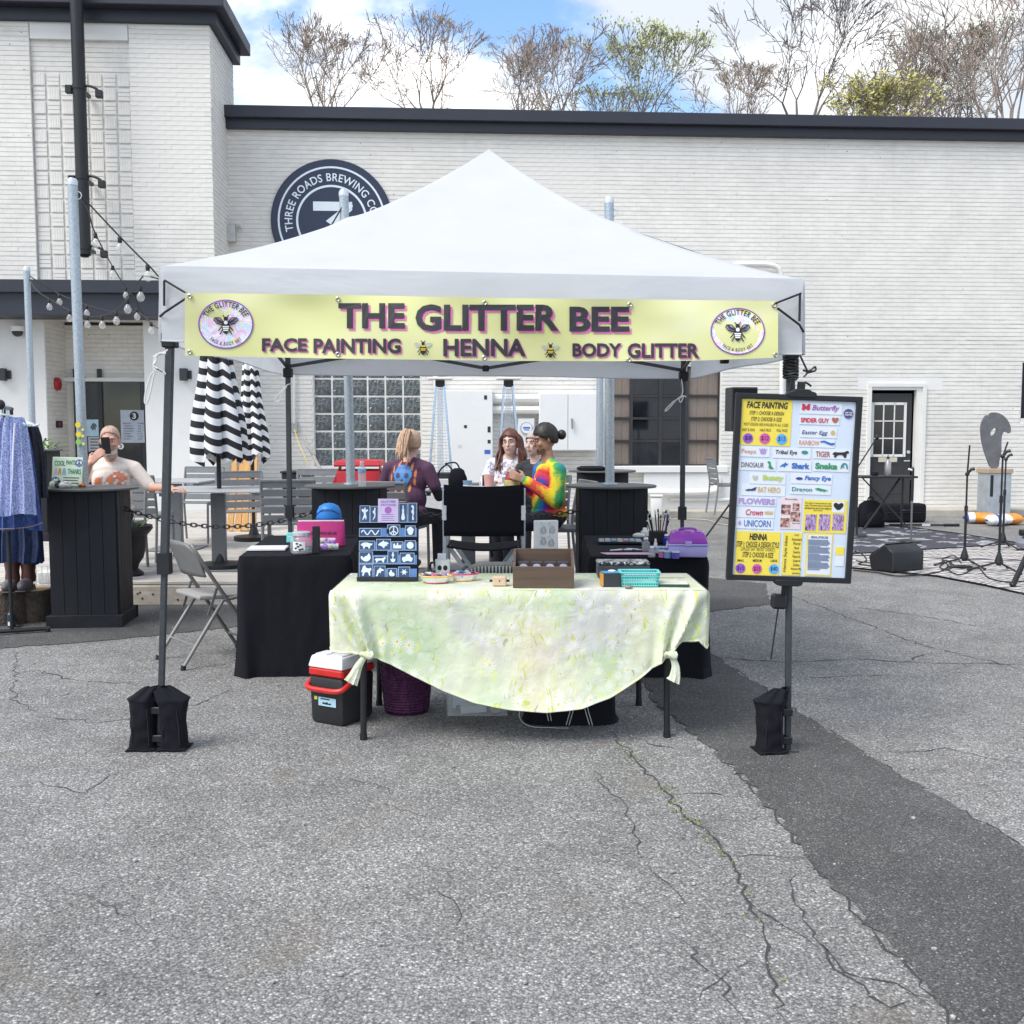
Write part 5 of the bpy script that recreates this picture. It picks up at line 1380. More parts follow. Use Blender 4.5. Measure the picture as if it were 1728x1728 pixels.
# wooden crate with pots
c_ = on(917,992);cr = thing('wooden_crate','dark brown wooden crate holding a row of small boxes on the floral table','crate',c_,R(-1.5))
CRW = mat('walnut_stain',(.105,.068,.046),.55,var=.3,scale=5,streak=(.5,6,6))
w_ = 104 * c_.y / FPX;d_ = .20;h_ = .105
MB().box((0,0,h_ / 2),(w_,.012,h_)).build('front_board',CRW,cr,bev=.002);MB().box((0,d_,.085),(w_,.012,.17)).build('back_board',CRW,cr,bev=.002)
for s2 in (-1,1):
    b = MB().prism([(0.007,0),(d_ - .007,0),(d_ - .007,.17),(0.007,h_)],s2 * (w_ / 2 - .012),s2 * w_ / 2,'x');b.build('side_board',CRW,cr)
MB().box((0,d_ / 2,.006),(w_ - .03,d_ - .02,.012)).build('base',CRW,cr)
for k in range(4):
    x_ = -w_ / 2 + .05 + k * (w_ - .1) / 3;o = MB().box((x_,.12,.065),(.056,.06,.10)).build('packet',mat('dark_packet',(.05,.045,.06),.5),cr,bev=.002)
    b = MB();disc(b,x_,.095,.019,.012,.0885,16);b.build('round_label',mat('label_grey',(.50,.50,.56),.5),o)
    MB().box((x_,.085,.045),(.052,.008,.035)).build('white_label',PAPER,o)
# dark organiser with transparent lid
c_ = on(1052,975);og = thing('organiser_box','dark organiser box with a shiny patterned lid behind the aqua basket','box',c_ + Vector((0,.04,0)))
MB().box((0,0,.035),(.27,.13,.07)).build('body',mat('organiser_dark',(.05,.055,.07),.35),og,bev=.008)
LID,nt,bs = _nt('patterned_lid');N = NT(nt);nt.links.new(N.ramp(N.noise(N.coord(),38.0,2.0,.5,1.0),[(.42,(.04,.04,.05)),(.5,(.40,.42,.46)),(.62,(.70,.72,.76)),(.72,(.10,.1,.12))],'CONSTANT'),bs.inputs['Base Color']);bs.inputs['Roughness'].default_value = .2
MB().box((0,0,.078),(.275,.135,.016)).build('lid',LID,og,bev=.006)
c_ = on(1033,990);bx2 = thing('small_carton','small black carton with blue and orange edges beside the aqua basket','carton',c_,R(8))
MB().box((0,.03,.034),(.092,.07,.068)).build('carton',mat('carton_black',(.03,.035,.04),.5),bx2,bev=.002)
MB().box((-.0465,.03,.034),(.003,.071,.06)).build('orange_side',mat('carton_orange',(.70,.32,.05),.5),bx2);MB().box((0,.03,.0685),(.094,.072,.003)).build('blue_lid',mat('carton_blue',(.05,.25,.45),.5),bx2);MB().ell((.005,.03,.074),(.02,.015,.006)).build('crumpled_tissue',PAPER,bx2)
# aqua basket with real holes: slatted walls
c_ = on(1080,990);ab = thing('aqua_basket','turquoise perforated plastic basket on the floral table','basket',c_ + Vector((0,.04,0)),R(-1))
AQ = mat('aqua_plastic',(.13,.58,.58),.35,var=.05)
w_,d_,h_ = .185,.105,.068
for s2 in (-1,1):
    lat = MB();n_ = 15
    for k in range(n_ + 1): x_ = -w_ / 2 + w_ * k / n_;lat.bar((x_ * .93,s2 * d_ / 2 * .92,.004),(x_,s2 * d_ / 2,h_),.0055,.003)
    for k in range(5): f = k / 4;lat.bar((-w_ / 2 * lerp(.93,1,f),s2 * d_ / 2 * lerp(.92,1,f),lerp(.006,h_,f)),(w_ / 2 * lerp(.93,1,f),s2 * d_ / 2 * lerp(.92,1,f),lerp(.006,h_,f)),.003,.0065)
    lat.build('long_side',AQ,ab,norm=False)
    lat = MB();n_ = 8
    for k in range(n_ + 1): y_ = -d_ / 2 + d_ * k / n_;lat.bar((s2 * w_ / 2 * .93,y_ * .92,.004),(s2 * w_ / 2,y_,h_),.0055,.003)
    for k in range(5): f = k / 4;lat.bar((s2 * w_ / 2 * lerp(.93,1,f),-d_ / 2 * .97,lerp(.006,h_,f)),(s2 * w_ / 2 * lerp(.93,1,f),d_ / 2 * .97,lerp(.006,h_,f)),.003,.0065)
    lat.build('short_side',AQ,ab,norm=False)
MB().box((0,0,.004),(w_ * .92,d_ * .9,.005)).build('bottom',AQ,ab)
rim = MB()
for (p,q) in (((-w_ / 2,-d_ / 2),(w_ / 2,-d_ / 2)),((w_ / 2,-d_ / 2),(w_ / 2,d_ / 2)),((w_ / 2,d_ / 2),(-w_ / 2,d_ / 2)),((-w_ / 2,d_ / 2),(-w_ / 2,-d_ / 2))): rim.bar((p[0] * 1.03,p[1] * 1.03,h_ + .003),(q[0] * 1.03,q[1] * 1.03,h_ + .003),.014,.007)
rim.build('rim',AQ,ab,bev=.002)
MB().box((.0,0,h_ - .012),(w_ * .9,d_ * .85,.006)).build('paper_slips',PAPER,ab)
c_ = on(1061,993);tag(MB().ell((c_.x,c_.y,c_.z + .008),(.022,.016,.010),12,8).build('pebble',mat('river_stone',(.22,.21,.19),.7,var=.2)),'smooth grey pebble in front of the aqua basket','pebble')
c_ = on(1138,990);cd = thing('card_stack','flat stack of pale printed cards with dark green edge at the table end','cards',c_ + Vector((0,.045,0)),R(-4))
MB().box((0,0,.006),(.15,.11,.012)).build('dark_cover',mat('dark_green_cover',(.02,.06,.05),.5),cd);MB().box((0,.002,.014),(.142,.102,.004)).build('top_card',mat('cream_card',(.66,.67,.56),.6),cd)
b = MB().box((.0,-.005,.0165),(.06,.016,.0006));b.build('print',GW,cd)
c_ = on(1128,974);tag(MB().box((c_.x,c_.y + .03,c_.z + .003),(.16,.09,.006)).build('paper_sheet',mat('cream_card',(.66,.67,.56))),'cream paper lying behind the stack of cards','paper')

# ================================================================== UNDER THE TABLE
g = G(575,1224);co2 = thing('cooler','black drinks cooler with white lid and red carrying handle','cooler',(g.x - .01,g.y + .12,0),R(-30))
RED_ = mat('cooler_red',(.58,.025,.02),.4);W0,D0 = .225,.27
MB().box((0,0,.125),(W0 * .94,D0 * .94,.25),taper=1.06).build('body',mat('cooler_black',(.02,.02,.022),.5,bump=.1),co2,bev=.02,seg=2)
MB().box((0,0,.272),(W0 * 1.01,D0 * 1.01,.045)).build('collar',RED_,co2,bev=.01)
ld = MB().box((0,0,.325),(W0 * 1.03,D0 * 1.03,.062),taper=.88).build('lid',mat('cooler_white',(.76,.77,.80),.35),co2,bev=.012,seg=2)
b = MB()
for (x_,y_) in ((-.05,-.06),(.05,-.06),(-.05,.06),(.05,.06)): b.box((x_,y_,.3585),(.075,.09,.006))
b.build('lid_panel',MATS['cooler_white'],ld,bev=.002)
for s2 in (-1,1): MB().cyl((s2 * .112,0,.262),(s2 * .13,0,.262),.034,.030,18).build('pivot',RED_,co2)
MB().tube(catmull([(-.122,0,.262),(-.122,-.09,.220),(-.105,-.150,.192),(0,-.158,.187),(.105,-.150,.192),(.122,-.09,.220),(.122,0,.262)],5),.014,8).build('handle',RED_,co2)
lb = MB();rect(lb,-.045,.07,.10,.145,-D0 / 2 * .985 - .004);o = lb.build('label',mat('cooler_label',(.40,.62,.72),.4),co2)
lb = MB();shape(lb,smooth_poly([(-.8,-.6),(-.5,.3),(-.2,-.1),(.1,.5),(.4,-.2),(.7,.2),(.9,-.6)],1),.008,.118,.04,.014,-D0 / 2 * .985 - .0055);rect(lb,-.03,.03,.134,.14,-D0 / 2 * .985 - .0055);lb.build('label_print',INK,o)
lb = MB();rect(lb,-.072,-.052,.128,.146,-D0 / 2 * .985 - .004);lb.build('yellow_label',mat('tag_yellow',(.65,.6,.1),.5),co2)

g = G(683,1207);pb2 = thing('woven_basket','dark purple woven round basket under the table','basket',(g.x,g.y + .10,0))
PW,nt,bs = _nt('purple_weave');N = NT(nt);co = N.coord();z_ = N.sep(co)[2]
wv = N.math('SINE',N.math('MULTIPLY',z_,420.0));nt.links.new(N.ramp(N.noise(N.vmath('MULTIPLY',co,(90,90,25)),1.0,3.0,.6),[(.3,(.035,.008,.035)),(.6,(.12,.022,.10)),(.8,(.22,.06,.17))]),bs.inputs['Base Color']);bs.inputs['Roughness'].default_value = .7;nt.links.new(N.bump(wv,.8,.004),bs.inputs['Normal'])
prof = [(.10,0),(.118,.012)] + [(.120 + .032 * k / 24 + (.002 if k % 2 else -.002),.014 + k * .0155) for k in range(25)] + [(.148,.392),(.14,.386)]
MB().lathe(prof,n=40,caps=False).build('body',PW,pb2);MB().lathe([(.0,0.001),(.118,.002)],n=24,caps=False).build('bottom',PW,pb2)
for k in range(14): MB().tube([(r_ * math.cos(PI / 7 * k),r_ * math.sin(PI / 7 * k),z) for (r_,z) in ((.119,.01),(.134,.16),(.153,.39))],.003,5).build('stake',PW,pb2)
for s2 in (-1,1): MB().tube(catmull([(s2 * .15,-.05,.38),(s2 * .158,-.045,.43),(s2 * .158,.045,.43),(s2 * .15,.05,.38)],5),.008,7).build('handle',PW,pb2)

g = G(805,1210);cb_ = thing('clear_storage_bin','clear plastic bin of pale boxes under the floral cloth','bin',(g.x,g.y + .13,0))
CLR = mat('clear_plastic',(.75,.78,.80),.12,alpha=.25,spec=.6)
w_,d_,h_ = .32,.22,.20
b = MB()
for s2 in (-1,1): b.box((s2 * w_ / 2,0,h_ / 2),(.004,d_,h_));b.box((0,s2 * d_ / 2,h_ / 2),(w_ - .006,.004,h_))
b.box((0,0,.003),(w_,d_,.004));b.build('bin_walls',CLR,cb_)
MB().tube([(-w_ / 2,-d_ / 2,h_),(w_ / 2,-d_ / 2,h_),(w_ / 2,d_ / 2,h_),(-w_ / 2,d_ / 2,h_)],.007,6,closed=True).build('rim',mat('bin_rim',(.55,.58,.6),.3),cb_)
rr = random.Random(3)
for k,(x_,y_,z_2,w2,h2,m2) in enumerate(((-.02,-.05,.03,.14,.04,'p'),(.06,-.04,.085,.15,.05,'p'),(-.08,.03,.06,.10,.10,'b'),(.11,-.06,.035,.09,.035,'r'),(.03,.05,.07,.17,.12,'b'))):
    MB().box((x_,y_,z_2),(w2,.08,h2),(0,rr.uniform(-.15,.15),rr.uniform(-.2,.2))).build('stored_box',{'p': PAPER,'b': mat('pale_blue_box',(.55,.68,.78),.5),'r': mat('rose_box',(.5,.32,.30),.5)}[m2],cb_,bev=.003)

g = G(965,1226);tb2 = thing('tote_bag','black tote bag with thin white striped cord lying under the table','bag',(g.x,g.y + .13,0))
def bagmod(q,f): return (abs(math.cos(q)) ** 3.5 + abs(math.sin(q)) ** 3.5) ** (-1 / 3.5) * (1 + .04 * noise.noise(Vector((math.cos(q) * 2,math.sin(q) * 2,f * 4))))
MB().lathe([(.23,.0),(.25,.004),(.24,.03),(.232,.10),(.228,.20),(.20,.27),(.15,.30)],n=48,sx=1.0,sy=.5,mod=bagmod).build('body',BLKFAB,tb2,smooth=60)
STRW = mat('cord_white',(.55,.55,.53),.7)
for (pts,r_) in (([(-.14,-.128,.24),(-.135,-.135,.12),(-.12,-.132,.03)],.0022),([(-.125,-.128,.24),(-.12,-.135,.12),(-.105,-.132,.03)],.0022),([(.03,-.13,.24),(.0,-.138,.12),(-.03,-.14,.01)],.0022),([(.045,-.13,.24),(.015,-.138,.12),(-.015,-.14,.01)],.0022),
                  ([(.05,-.13,.24),(.06,-.138,.12),(.09,-.14,.01)],.0022),([(.06,-.13,.24),(.075,-.138,.12),(.105,-.14,.01)],.0022),([(-.24,-.10,.18),(-.27,-.13,.06),(-.22,-.16,.012),(-.1,-.18,.008),(-.02,-.18,.006)],.0022)):
    MB().tube(catmull(pts,5),r_,5).build('cord',STRW,tb2)

# ================================================================== SIDE TABLES WITH BLACK CLOTHS
def black_table(loc,w_,d_,rz,lab_c,lab_t,seed):
    t = thing('trestle_table',lab_t,'table',loc,rz)
    MB().box((0,d_ / 2,TZ - .03),(w_ - .03,d_ - .03,.05)).build('tabletop',WHITEP,t)
    for (sx,y_) in ((-1,.1),(1,.1),(-1,d_ - .1),(1,d_ - .1)): MB().cyl((sx * (w_ / 2 - .08),y_,0),(sx * (w_ / 2 - .08),y_,TZ - .05),.016).build('leg',BLKMET,t)
    c = thing('black_tablecloth',lab_c,'tablecloth',(loc[0],loc[1],loc[2] + TZ),rz)
    per = [(-w_ / 2,d_),(-w_ / 2,0),(w_ / 2,0),(w_ / 2,d_),(-w_ / 2,d_)]
    seg = [((Vector(a_),Vector(q)),(Vector(q) - Vector(a_)).length) for a_,q in zip(per,per[1:])];tot = sum(s2[1] for s2 in seg)
    def pt(a,f):
        t_ = a * tot;k = 0
        while k < 3 and t_ > seg[k][1]: t_ -= seg[k][1];k += 1
        (p,q),L_ = seg[k];dr = (q - p).normalized();n_ = Vector((dr.y,-dr.x)) * -1
        n_ = Vector((-dr.y,dr.x));cen = Vector((0,d_ / 2));
        pos = p + dr * t_
        if n_.dot(pos - cen) < 0: n_ = -n_
        corner = min(t_,L_ - t_);e = math.exp(-(corner / .06) ** 2)
        fold = .016 * f * noise.noise(Vector((a * 30 + seed,f * .9,1))) + .006 * noise.noise(Vector((a * 70 + seed,f * 5,3))) + .035 * f * f * e + .006 * f * math.sin(a * 60 + seed)
        r_ = .014 * math.sin(min(1,f * 14) * PI / 2)
        pos = pos + n_ * (.004 + r_ + fold)
        if e > .02: pos = pos + (pos - cen).normalized() * .0 - dr * (1 if t_ < corner + 1e-6 else -1) * -.02 * f * e
        return (pos.x,pos.y,.004 - .014 * (1 - math.cos(min(1,f * 14) * PI / 2)) - (TZ - .012) * f)
    MB().grid(170,26,pt).build('drape',BLKFAB,c,smooth=70)
    MB().grid(20,30,lambda a,f: (lerp(-w_ / 2 - .003,w_ / 2 + .003,a),lerp(-.003,d_ + .003,f),.0045 + .001 * noise.noise(Vector((a * 6,f * 9,seed))))).build('top_cover',BLKFAB,c,smooth=70)
    return t
LT = black_table((-1.325,6.42,.0),.66,1.25,R(5),'black cloth on the side table under the pink pouch','side table on the left hidden under a black cloth',1)
RT = black_table((.83,6.38,.0),.70,1.25,R(-2),'black cloth on the side table under the purple caddy','side table on the right hidden under a black cloth',2)
TB = TZ + .010
# left table items
c_ = G(452,926,TB);pp = thing('paper_pad','pad of white sheets on the left black table','paper',c_,R(5))
MB().box((0,0,.004),(.24,.20,.008)).build('sheets',PAPER,pp);MB().box((0,-.0,.0095),(.235,.195,.002)).build('top_sheet',mat('white_card2',(.70,.72,.78),.6),pp)
c_ = G(509,934,TB);jar = thing('tip_jar','round glass jar with metal lid and white label on the left table','jar',c_)
GLS = mat('clear_glass',(.62,.68,.70),.05,alpha=.30,spec=.8)
MB().lathe([(.055,.0),(.066,.008),(.07,.03),(.07,.085),(.062,.10),(.052,.108),(.052,.12)],n=28).build('glass',GLS,jar)
MB().lathe([(.054,.112),(.056,.114),(.056,.132),(.05,.136)],n=28).build('lid',ALU,jar);lb = MB();lb.grid(8,4,lambda a,f: (.0712 * math.sin(lerp(-.6,.5,a)),-.0712 * math.cos(lerp(-.6,.5,a)),lerp(.025,.08,f)));lbo = lb.build('label',PAPER,jar)
b = MB();
for (a_,f) in ((-.3,.04),(-.1,.05),(.1,.06),(.25,.035),(-.2,.068),(.05,.032)): b.ell((.0722 * math.sin(a_),-.0722 * math.cos(a_),f),(.009,.002,.006),8,5)
b.build('label_print',INK,lbo);MB().lathe([(.0,.012),(.05,.012),(.05,.03),(.0,.034)],n=18,caps=False).build('coins',mat('notes_green',(.30,.42,.36),.6,var=.4,scale=60),jar)
c_ = G(490,916,TB);aq = thing('aqua_tag','small turquoise tag leaning behind the glass jar','tag',c_);MB().box((0,0,.035),(.05,.01,.07),(R(-10),0,0)).build('card',AQ,aq,bev=.008);b = MB();rect(b,-.015,.015,.04,.045,-.007);rect(b,-.012,.012,.03,.035,-.0055);b.build('print',PAPER,aq)
c_ = G(541,921,TB);pk = thing('pink_pouch','magenta zip pouch with black lettering on the left table','pouch',c_ + Vector((0,.03,0)),R(3))
PKM = mat('magenta_canvas',(.46,.025,.18),.75,var=.12,scale=12,bump=.2,bscale=300,bdist=.001)
def pouch(a,f):
    q = 2 * PI * a;x_ = .158 * math.copysign(abs(math.cos(q)) ** .35,math.cos(q));t_ = (1 - f ** 1.4) * .038 + .004
    return (x_ * (1 - .02 * f),t_ * math.copysign(abs(math.sin(q)) ** .8,math.sin(q)) + .004 * noise.noise(Vector((x_ * 9,f * 3,4))),.16 * f + .003 * math.sin(x_ * 30) * f)
MB().grid(40,14,pouch).build('body',PKM,pk,smooth=70);MB().grid(8,2,lambda a,f: (lerp(-.15,.15,a),lerp(-.03,.03,f),.002)).build('base',PKM,pk)
MB().box((0,0,.163),(.30,.008,.008)).build('zip',WHITEP,pk)
b = MB();txt(b,'HENNAPRENEUR',-.11,.105,.072,.092,-.0335,.015);b.v = [(x_,-.0375 + .20 * (z_2 - .05) + .002,z_2) for (x_,y_,z_2) in b.v];b.build('lettering',INK,pk,smooth=None)
c_ = G(555,908,TB);bh_ = thing('blue_cap','bright blue rounded cap resting behind the pink pouch','cap',(c_.x,c_.y + .02,TB),0)
BLC = mat('bright_blue',(.02,.20,.60),.45,var=.08)
MB().lathe([(.085,.13),(.088,.15),(.084,.19),(.066,.225),(.035,.242),(.005,.247)],n=32,sx=1.0,sy=.9).build('crown',BLC,bh_);MB().lathe([(.070,.0),(.075,.02),(.078,.13)],n=24,sx=.95,sy=.85).build('stand',BLKPLA,bh_)
b = MB().lathe([(.086,.138),(.094,.136),(.094,.142),(.086,.145)],n=32,sx=1.0,sy=.9);b.build('band',mat('deep_blue',(.01,.08,.35),.4),bh_)
MB().tube([(-.08,-.035,.17),(-.03,-.078,.205),(.03,-.078,.205),(.08,-.035,.17)],.004,6).build('seam',mat('deep_blue',(.01,.08,.35)),bh_)
c_ = G(534,934,TB);tag(MB().box((c_.x,c_.y,c_.z + .085),(.044,.03,.17)).build('dark_stand',BLKPLA,bev=.004),'narrow black upright stand beside the glass jar','stand')
c_ = G(552,929,TB);rl = thing('tie_dye_roll','rolled purple and green tie-dye cloth on the left table','cloth roll',c_,R(6))
TDY,nt,bs = _nt('pastel_tie_dye');N = NT(nt);nt.links.new(N.ramp(N.noise(N.coord(),26.0,2.0,.5,.5),[(.36,(.30,.10,.50)),(.46,(.55,.40,.75)),(.54,(.62,.66,.30)),(.62,(.12,.40,.50)),(.72,(.70,.70,.72))]),bs.inputs['Base Color']);bs.inputs['Roughness'].default_value = .85
MB().tube([(-.07,0,.022),(.07,0.01,.022)],.022,14).build('roll',TDY,rl);MB().tube([(-.05,.03,.058),(.05,.035,.056)],.02,14).build('upper_roll',TDY,rl)

# right table items
c_ = G(1164,941,TB);pc = thing('art_caddy','purple lidded lilac plastic art caddy on the right table','caddy',c_ + Vector((0,.09,0)),R(-6))
PURP = mat('caddy_purple',(.33,.055,.48),.3,var=.06);LILP = mat('caddy_lilac',(.42,.38,.74),.35,var=.05)
MB().box((0,0,.036),(.225,.18,.072),taper=1.05).build('tub',LILP,pc,bev=.014,seg=2);MB().box((0,0,.076),(.246,.20,.012)).build('rim',LILP,pc,bev=.004)
lo_ = MB().box((0,0,.115),(.238,.192,.066),taper=.80).build('lid',PURP,pc,bev=.01,seg=2)
b = MB()
for k in (-1,0,1): b.box((k * .06,0,.150),(.035,.13,.006))
b.build('lid_rib',PURP,lo_,bev=.002);MB().tube(catmull([(-.05,0,.148),(-.04,0,.165),(.04,0,.165),(.05,0,.148)],4),.007,7).build('handle',PURP,pc);MB().box((0,-.098,.084),(.04,.01,.03)).build('latch',LILP,pc,bev=.002)
c_ = G(1112,917,TB);bc_ = thing('brush_cup','black cup crowded with paint brushes on the right table','brush cup',c_ + Vector((0,.05,0)))
MB().box((0,0,.04),(.12,.07,.08)).build('cup',BLKPLA,bc_,bev=.006);rr = random.Random(8)
for k in range(16):
    x_,y_ = rr.uniform(-.05,.05),rr.uniform(-.025,.025);tx,ty_,tz_ = x_ * 1.7 + rr.uniform(-.02,.02),y_ * 1.3,rr.uniform(.14,.20)
    hm = rr.choice((BLKPLA,PURP,ink('brush_violet',(.18,.05,.3)),BLKPLA,BLKPLA));o = MB().cyl((x_,y_,.03),(tx,ty_,tz_),.0032,.0042,6).build('brush',hm,bc_)
    dv = Vector((tx - x_,ty_ - y_,tz_ - .03)).normalized();p_ = Vector((tx,ty_,tz_));MB().cyl(p_,p_ + dv * .012,.0045,.0045,6).build('ferrule',ALU,o);MB().cyl(p_ + dv * .012,p_ + dv * .034,.007,.004,6).build('bristles',rr.choice((BLKFAB,PAPER,BLKFAB)),o)
c_ = G(1095,925,TB)
for k,(u,v,h,r_,m_,lab) in enumerate(((1090,930,.075,.026,GLS,'clear water jar on the right black table'),(1100,940,.055,.022,GLS,'short clear cup near the pink mat'),(1106,928,.06,.011,WHITEP,'slim white squeeze bottle beside the water jar'),(1124,918,.055,.020,mat('cobalt',(.03,.04,.38),.3),'small cobalt blue bottle in front of the brush cup'),(1126,928,.045,.010,WHITEP,'short white dropper bottle near the brush cup'),(1136,926,.035,.014,WHITEP,'squat white bottle beside the purple caddy'),(1088,905,.05,.028,WHITEP,'white lidded tub at the back of the right table'))):
    q = G(u,v,TB);t = thing('bottle' if h < .07 else 'water_jar',lab,'bottle',q,0,'bottles and jars on the right table');MB().lathe([(r_ * .9,0),(r_,.004),(r_,h * .72),(r_ * .55,h * .86),(r_ * .55,h)],n=18).build('body',m_,t);MB().cyl((0,0,h),(0,0,h + .012),r_ * .6,r_ * .45,14).build('cap',WHITEP,t)
for k,(u,v,c3,lab) in enumerate(((1118,941,(.50,.15,.32),'small clear pot of rose glitter'),(1128,942,(.20,.30,.60),'small clear pot of light blue glitter'),(1141,943,(.10,.08,.40),'small clear pot of violet glitter'))):
    q = G(u,v,TB);t = thing('glitter_pot',lab,'pot',q + Vector((0,.02,0)),0,'glitter pots on the right table');MB().cyl((0,0,0),(0,0,.036),.021,.023,18).build('pot',mat('glit%d' % k,c3,.25,var=.5,scale=300),t);MB().cyl((0,0,.036),(0,0,.044),.0245,.0245,18).build('lid',mat('lid_clear',(.6,.64,.74),.2),t)
q = G(1119,935,TB);t = thing('paint_tray','row of blue and magenta paint cakes in a clear case','paint case',q + Vector((0,.03,0)),R(-22))
MB().box((0,0,.022),(.13,.05,.044)).build('case',mat('lavender_clear',(.55,.52,.72),.2),t,bev=.004)
for k,c3 in enumerate(((.3,.22,.4),(.35,.5,.5),(.03,.22,.55),(.03,.22,.55),(.5,.05,.42))): MB().box((-.05 + k * .025,-.0265,.022),(.022,.004,.034)).build('paint_cake',mat('cake%d' % k,c3,.4),t)
q = G(1070,936,TB);tag(MB().prism([(-.17,.0),(.13,-.01),(.10,.10),(-.20,.085)],0,.003,'z').xf(Matrix.Translation(q)).build('pink_mat',mat('mat_pink',(.66,.42,.60),.6)),'pale pink craft mat on the right black table','mat')
q = G(1042,916,TB);t = thing('paint_palette','black palette case of brushes and pans at the back of the right table','palette',q + Vector((.02,.02,0)),R(-4))
MB().box((0,0,.008),(.30,.20,.014)).build('case',BLKPLA,t,bev=.003)
rr = random.Random(12)
for i_ in range(7):
    for j_ in range(4): MB().box((-.125 + i_ * .041,-.07 + j_ * .045,.017),(.034,.035,.006)).build('paint_pan',mat('pan%d' % rr.randrange(7),random.Random(i_ * 4 + j_).choice(((.5,.5,.52),(.05,.25,.4),(.45,.1,.12),(.06,.06,.07),(.05,.05,.06),(.3,.2,.12),(.55,.52,.5))),.4),t)
q = G(1078,908,TB);tag(MB().ell((q.x,q.y,q.z + .018),(.045,.03,.02),12,7).build('sponge',mat('sponge_white',(.68,.66,.62),.9)),'crumpled white wipe beside the palette case','wipe')
q = G(1058,931,TB)
for k,(dx_,c3,lab) in enumerate(((-.06,(.5,.08,.1),'red tipped applicator lying on the pink mat'),(.0,(.10,.3,.45),'blue tipped applicator lying on the pink mat'),(.05,(.62,.6,.6),'white applicator lying on the pink mat'))):
    t = thing('applicator',lab,'applicator',q + Vector((dx_,.02 + k * .02,.004)),R(25 - k * 30),'applicators on the pink mat');MB().cyl((-.05,0,.005),(.035,0,.005),.004,.005,8).build('barrel',WHITEP,t);MB().cyl((.035,0,.005),(.055,0,.005),.005,.003,8).build('tip',mat('tip%d' % k,c3,.4),t)

# ================================================================== CHAIRS INSIDE THE TENT
TAN = mat('tan_grey_metal',(.20,.198,.192),.45,.2,var=.1)
def folding_chair(loc,rz,label,padm):
    t = thing('folding_chair',label,'chair',loc,rz)
    for s2 in (-1,1):
        x_ = s2 * .20
        fl = MB().tube(catmull([(x_ * 1.08,-.27,.012),(x_,-.02,.40),(x_ * .98,.12,.62),(x_ * .94,.19,.74),(x_ * .80,.205,.785)],5),.0125,10).build('front_leg',TAN,t);MB().cyl((x_ * 1.08,-.27,0),(x_ * 1.08,-.265,.03),.016).build('foot_cap',BLKPLA,fl)
        rl2 = MB().tube([(x_ * 1.02,.30,.012),(x_ * .98,.02,.415),(x_ * .98,-.10,.43)],.0125,10).build('rear_leg',TAN,t);MB().cyl((x_ * 1.02,.30,0),(x_ * 1.02,.295,.03),.016).build('foot_cap',BLKPLA,rl2)
        MB().bar((x_,.06,.50),(x_,.12,.33),.005,.018).build('hinge_link',TAN,t)
    MB().cyl((-.20,.21,.14),(.20,.21,.14),.009,.009,8).build('stretcher',TAN,t);MB().cyl((-.21,-.20,.12),(.21,-.20,.12),.009,.009,8).build('stretcher',TAN,t)
    MB().box((0,-.02,.435),(.385,.39,.03),(R(3),0,0)).build('seat',padm,t,bev=.012,seg=2)
    def back(a,f):
        q = lerp(-1,1,a);top = .80 - .09 * abs(q) ** 4;z_2 = lerp(.575,top,f);return (q * .195,.13 + (z_2 - .575) * .36 + .05 * (1 - q * q) * .6,z_2)
    MB().grid(24,8,back).build('backrest',TAN,t,smooth=70,thick=.012)
    return t
folding_chair((P(360,1050,6.92).x,6.92,0),R(130),'beige-grey metal folding chair beside the left black table',mat('beige_pad',(.30,.29,.275),.6,var=.08))
c2_ = folding_chair((P(836,950,6.0).x,5.93,0),R(182),'grey ribbed folding chair behind the floral table',mat('beige_pad',(.40,.385,.36)))
rb2 = MB()
for k in range(19): x_ = -.17 + k * .0189;zt = .79 - .08 * abs(x_ / .195) ** 4;rb2.bar((x_,.190 + .03 * (1 - (x_ / .195) ** 2) - .025 + .0,.60),(x_,.130 + (zt - .575) * .36 + .03 * (1 - (x_ / .195) ** 2) + .012,zt - .012),.008,.008)
rb2.build('rib',mat('rib_pale',(.46,.455,.44),.5),c2_)
# tall folding director's chair
dcx = P(818,860,7.3).x
dch = thing('directors_chair','tall folding chair with black fabric back and aluminium frame','chair',(dcx,7.3,0),PI)
for s2 in (-1,1):
    x_ = s2 * .265
    MB().tube([(x_,.20,.72),(x_,.22,1.12)],.014,8).build('back_post',ALU,dch);MB().tube([(x_,-.20,.50),(x_,-.20,.93)],.014,8).build('arm_post',ALU,dch)
    MB().bar((x_,-.24,.945),(x_,.24,.945),.04,.02).build('armrest',BLKPLA,dch,bev=.004);MB().bar((x_,-.22,.03),(x_,.22,.03),.03,.02).build('foot_rail',ALU,dch)
    MB().bar((x_,.21,.50),(x_,.21,.98),.022,.03).build('side_post',ALU,dch);MB().box((x_,.225,.955),(.03,.035,.10)).build('post_bracket',WHITEP,dch,bev=.004)
    for y_ in (-.19,.19): MB().bar((s2 * .25,y_,.03),(-s2 * .24,y_ + s2 * .03,.72),.020,.028).build('cross_leg',ALU,dch)
MB().grid(16,8,lambda a,f: (lerp(-.268,.268,a),.23 + .035 * math.sin(PI * a) + .004 * noise.noise(Vector((a * 6,f * 5,2))),lerp(.80,1.145,f) - .012 * math.sin(PI * a) * f)).build('back_panel',BLKFAB,dch,thick=.008,smooth=70)
MB().grid(12,8,lambda a,f: (lerp(-.25,.25,a),lerp(-.21,.23,f),.725 - .025 * math.sin(PI * a))).build('seat',BLKFAB,dch,thick=.008,smooth=70)
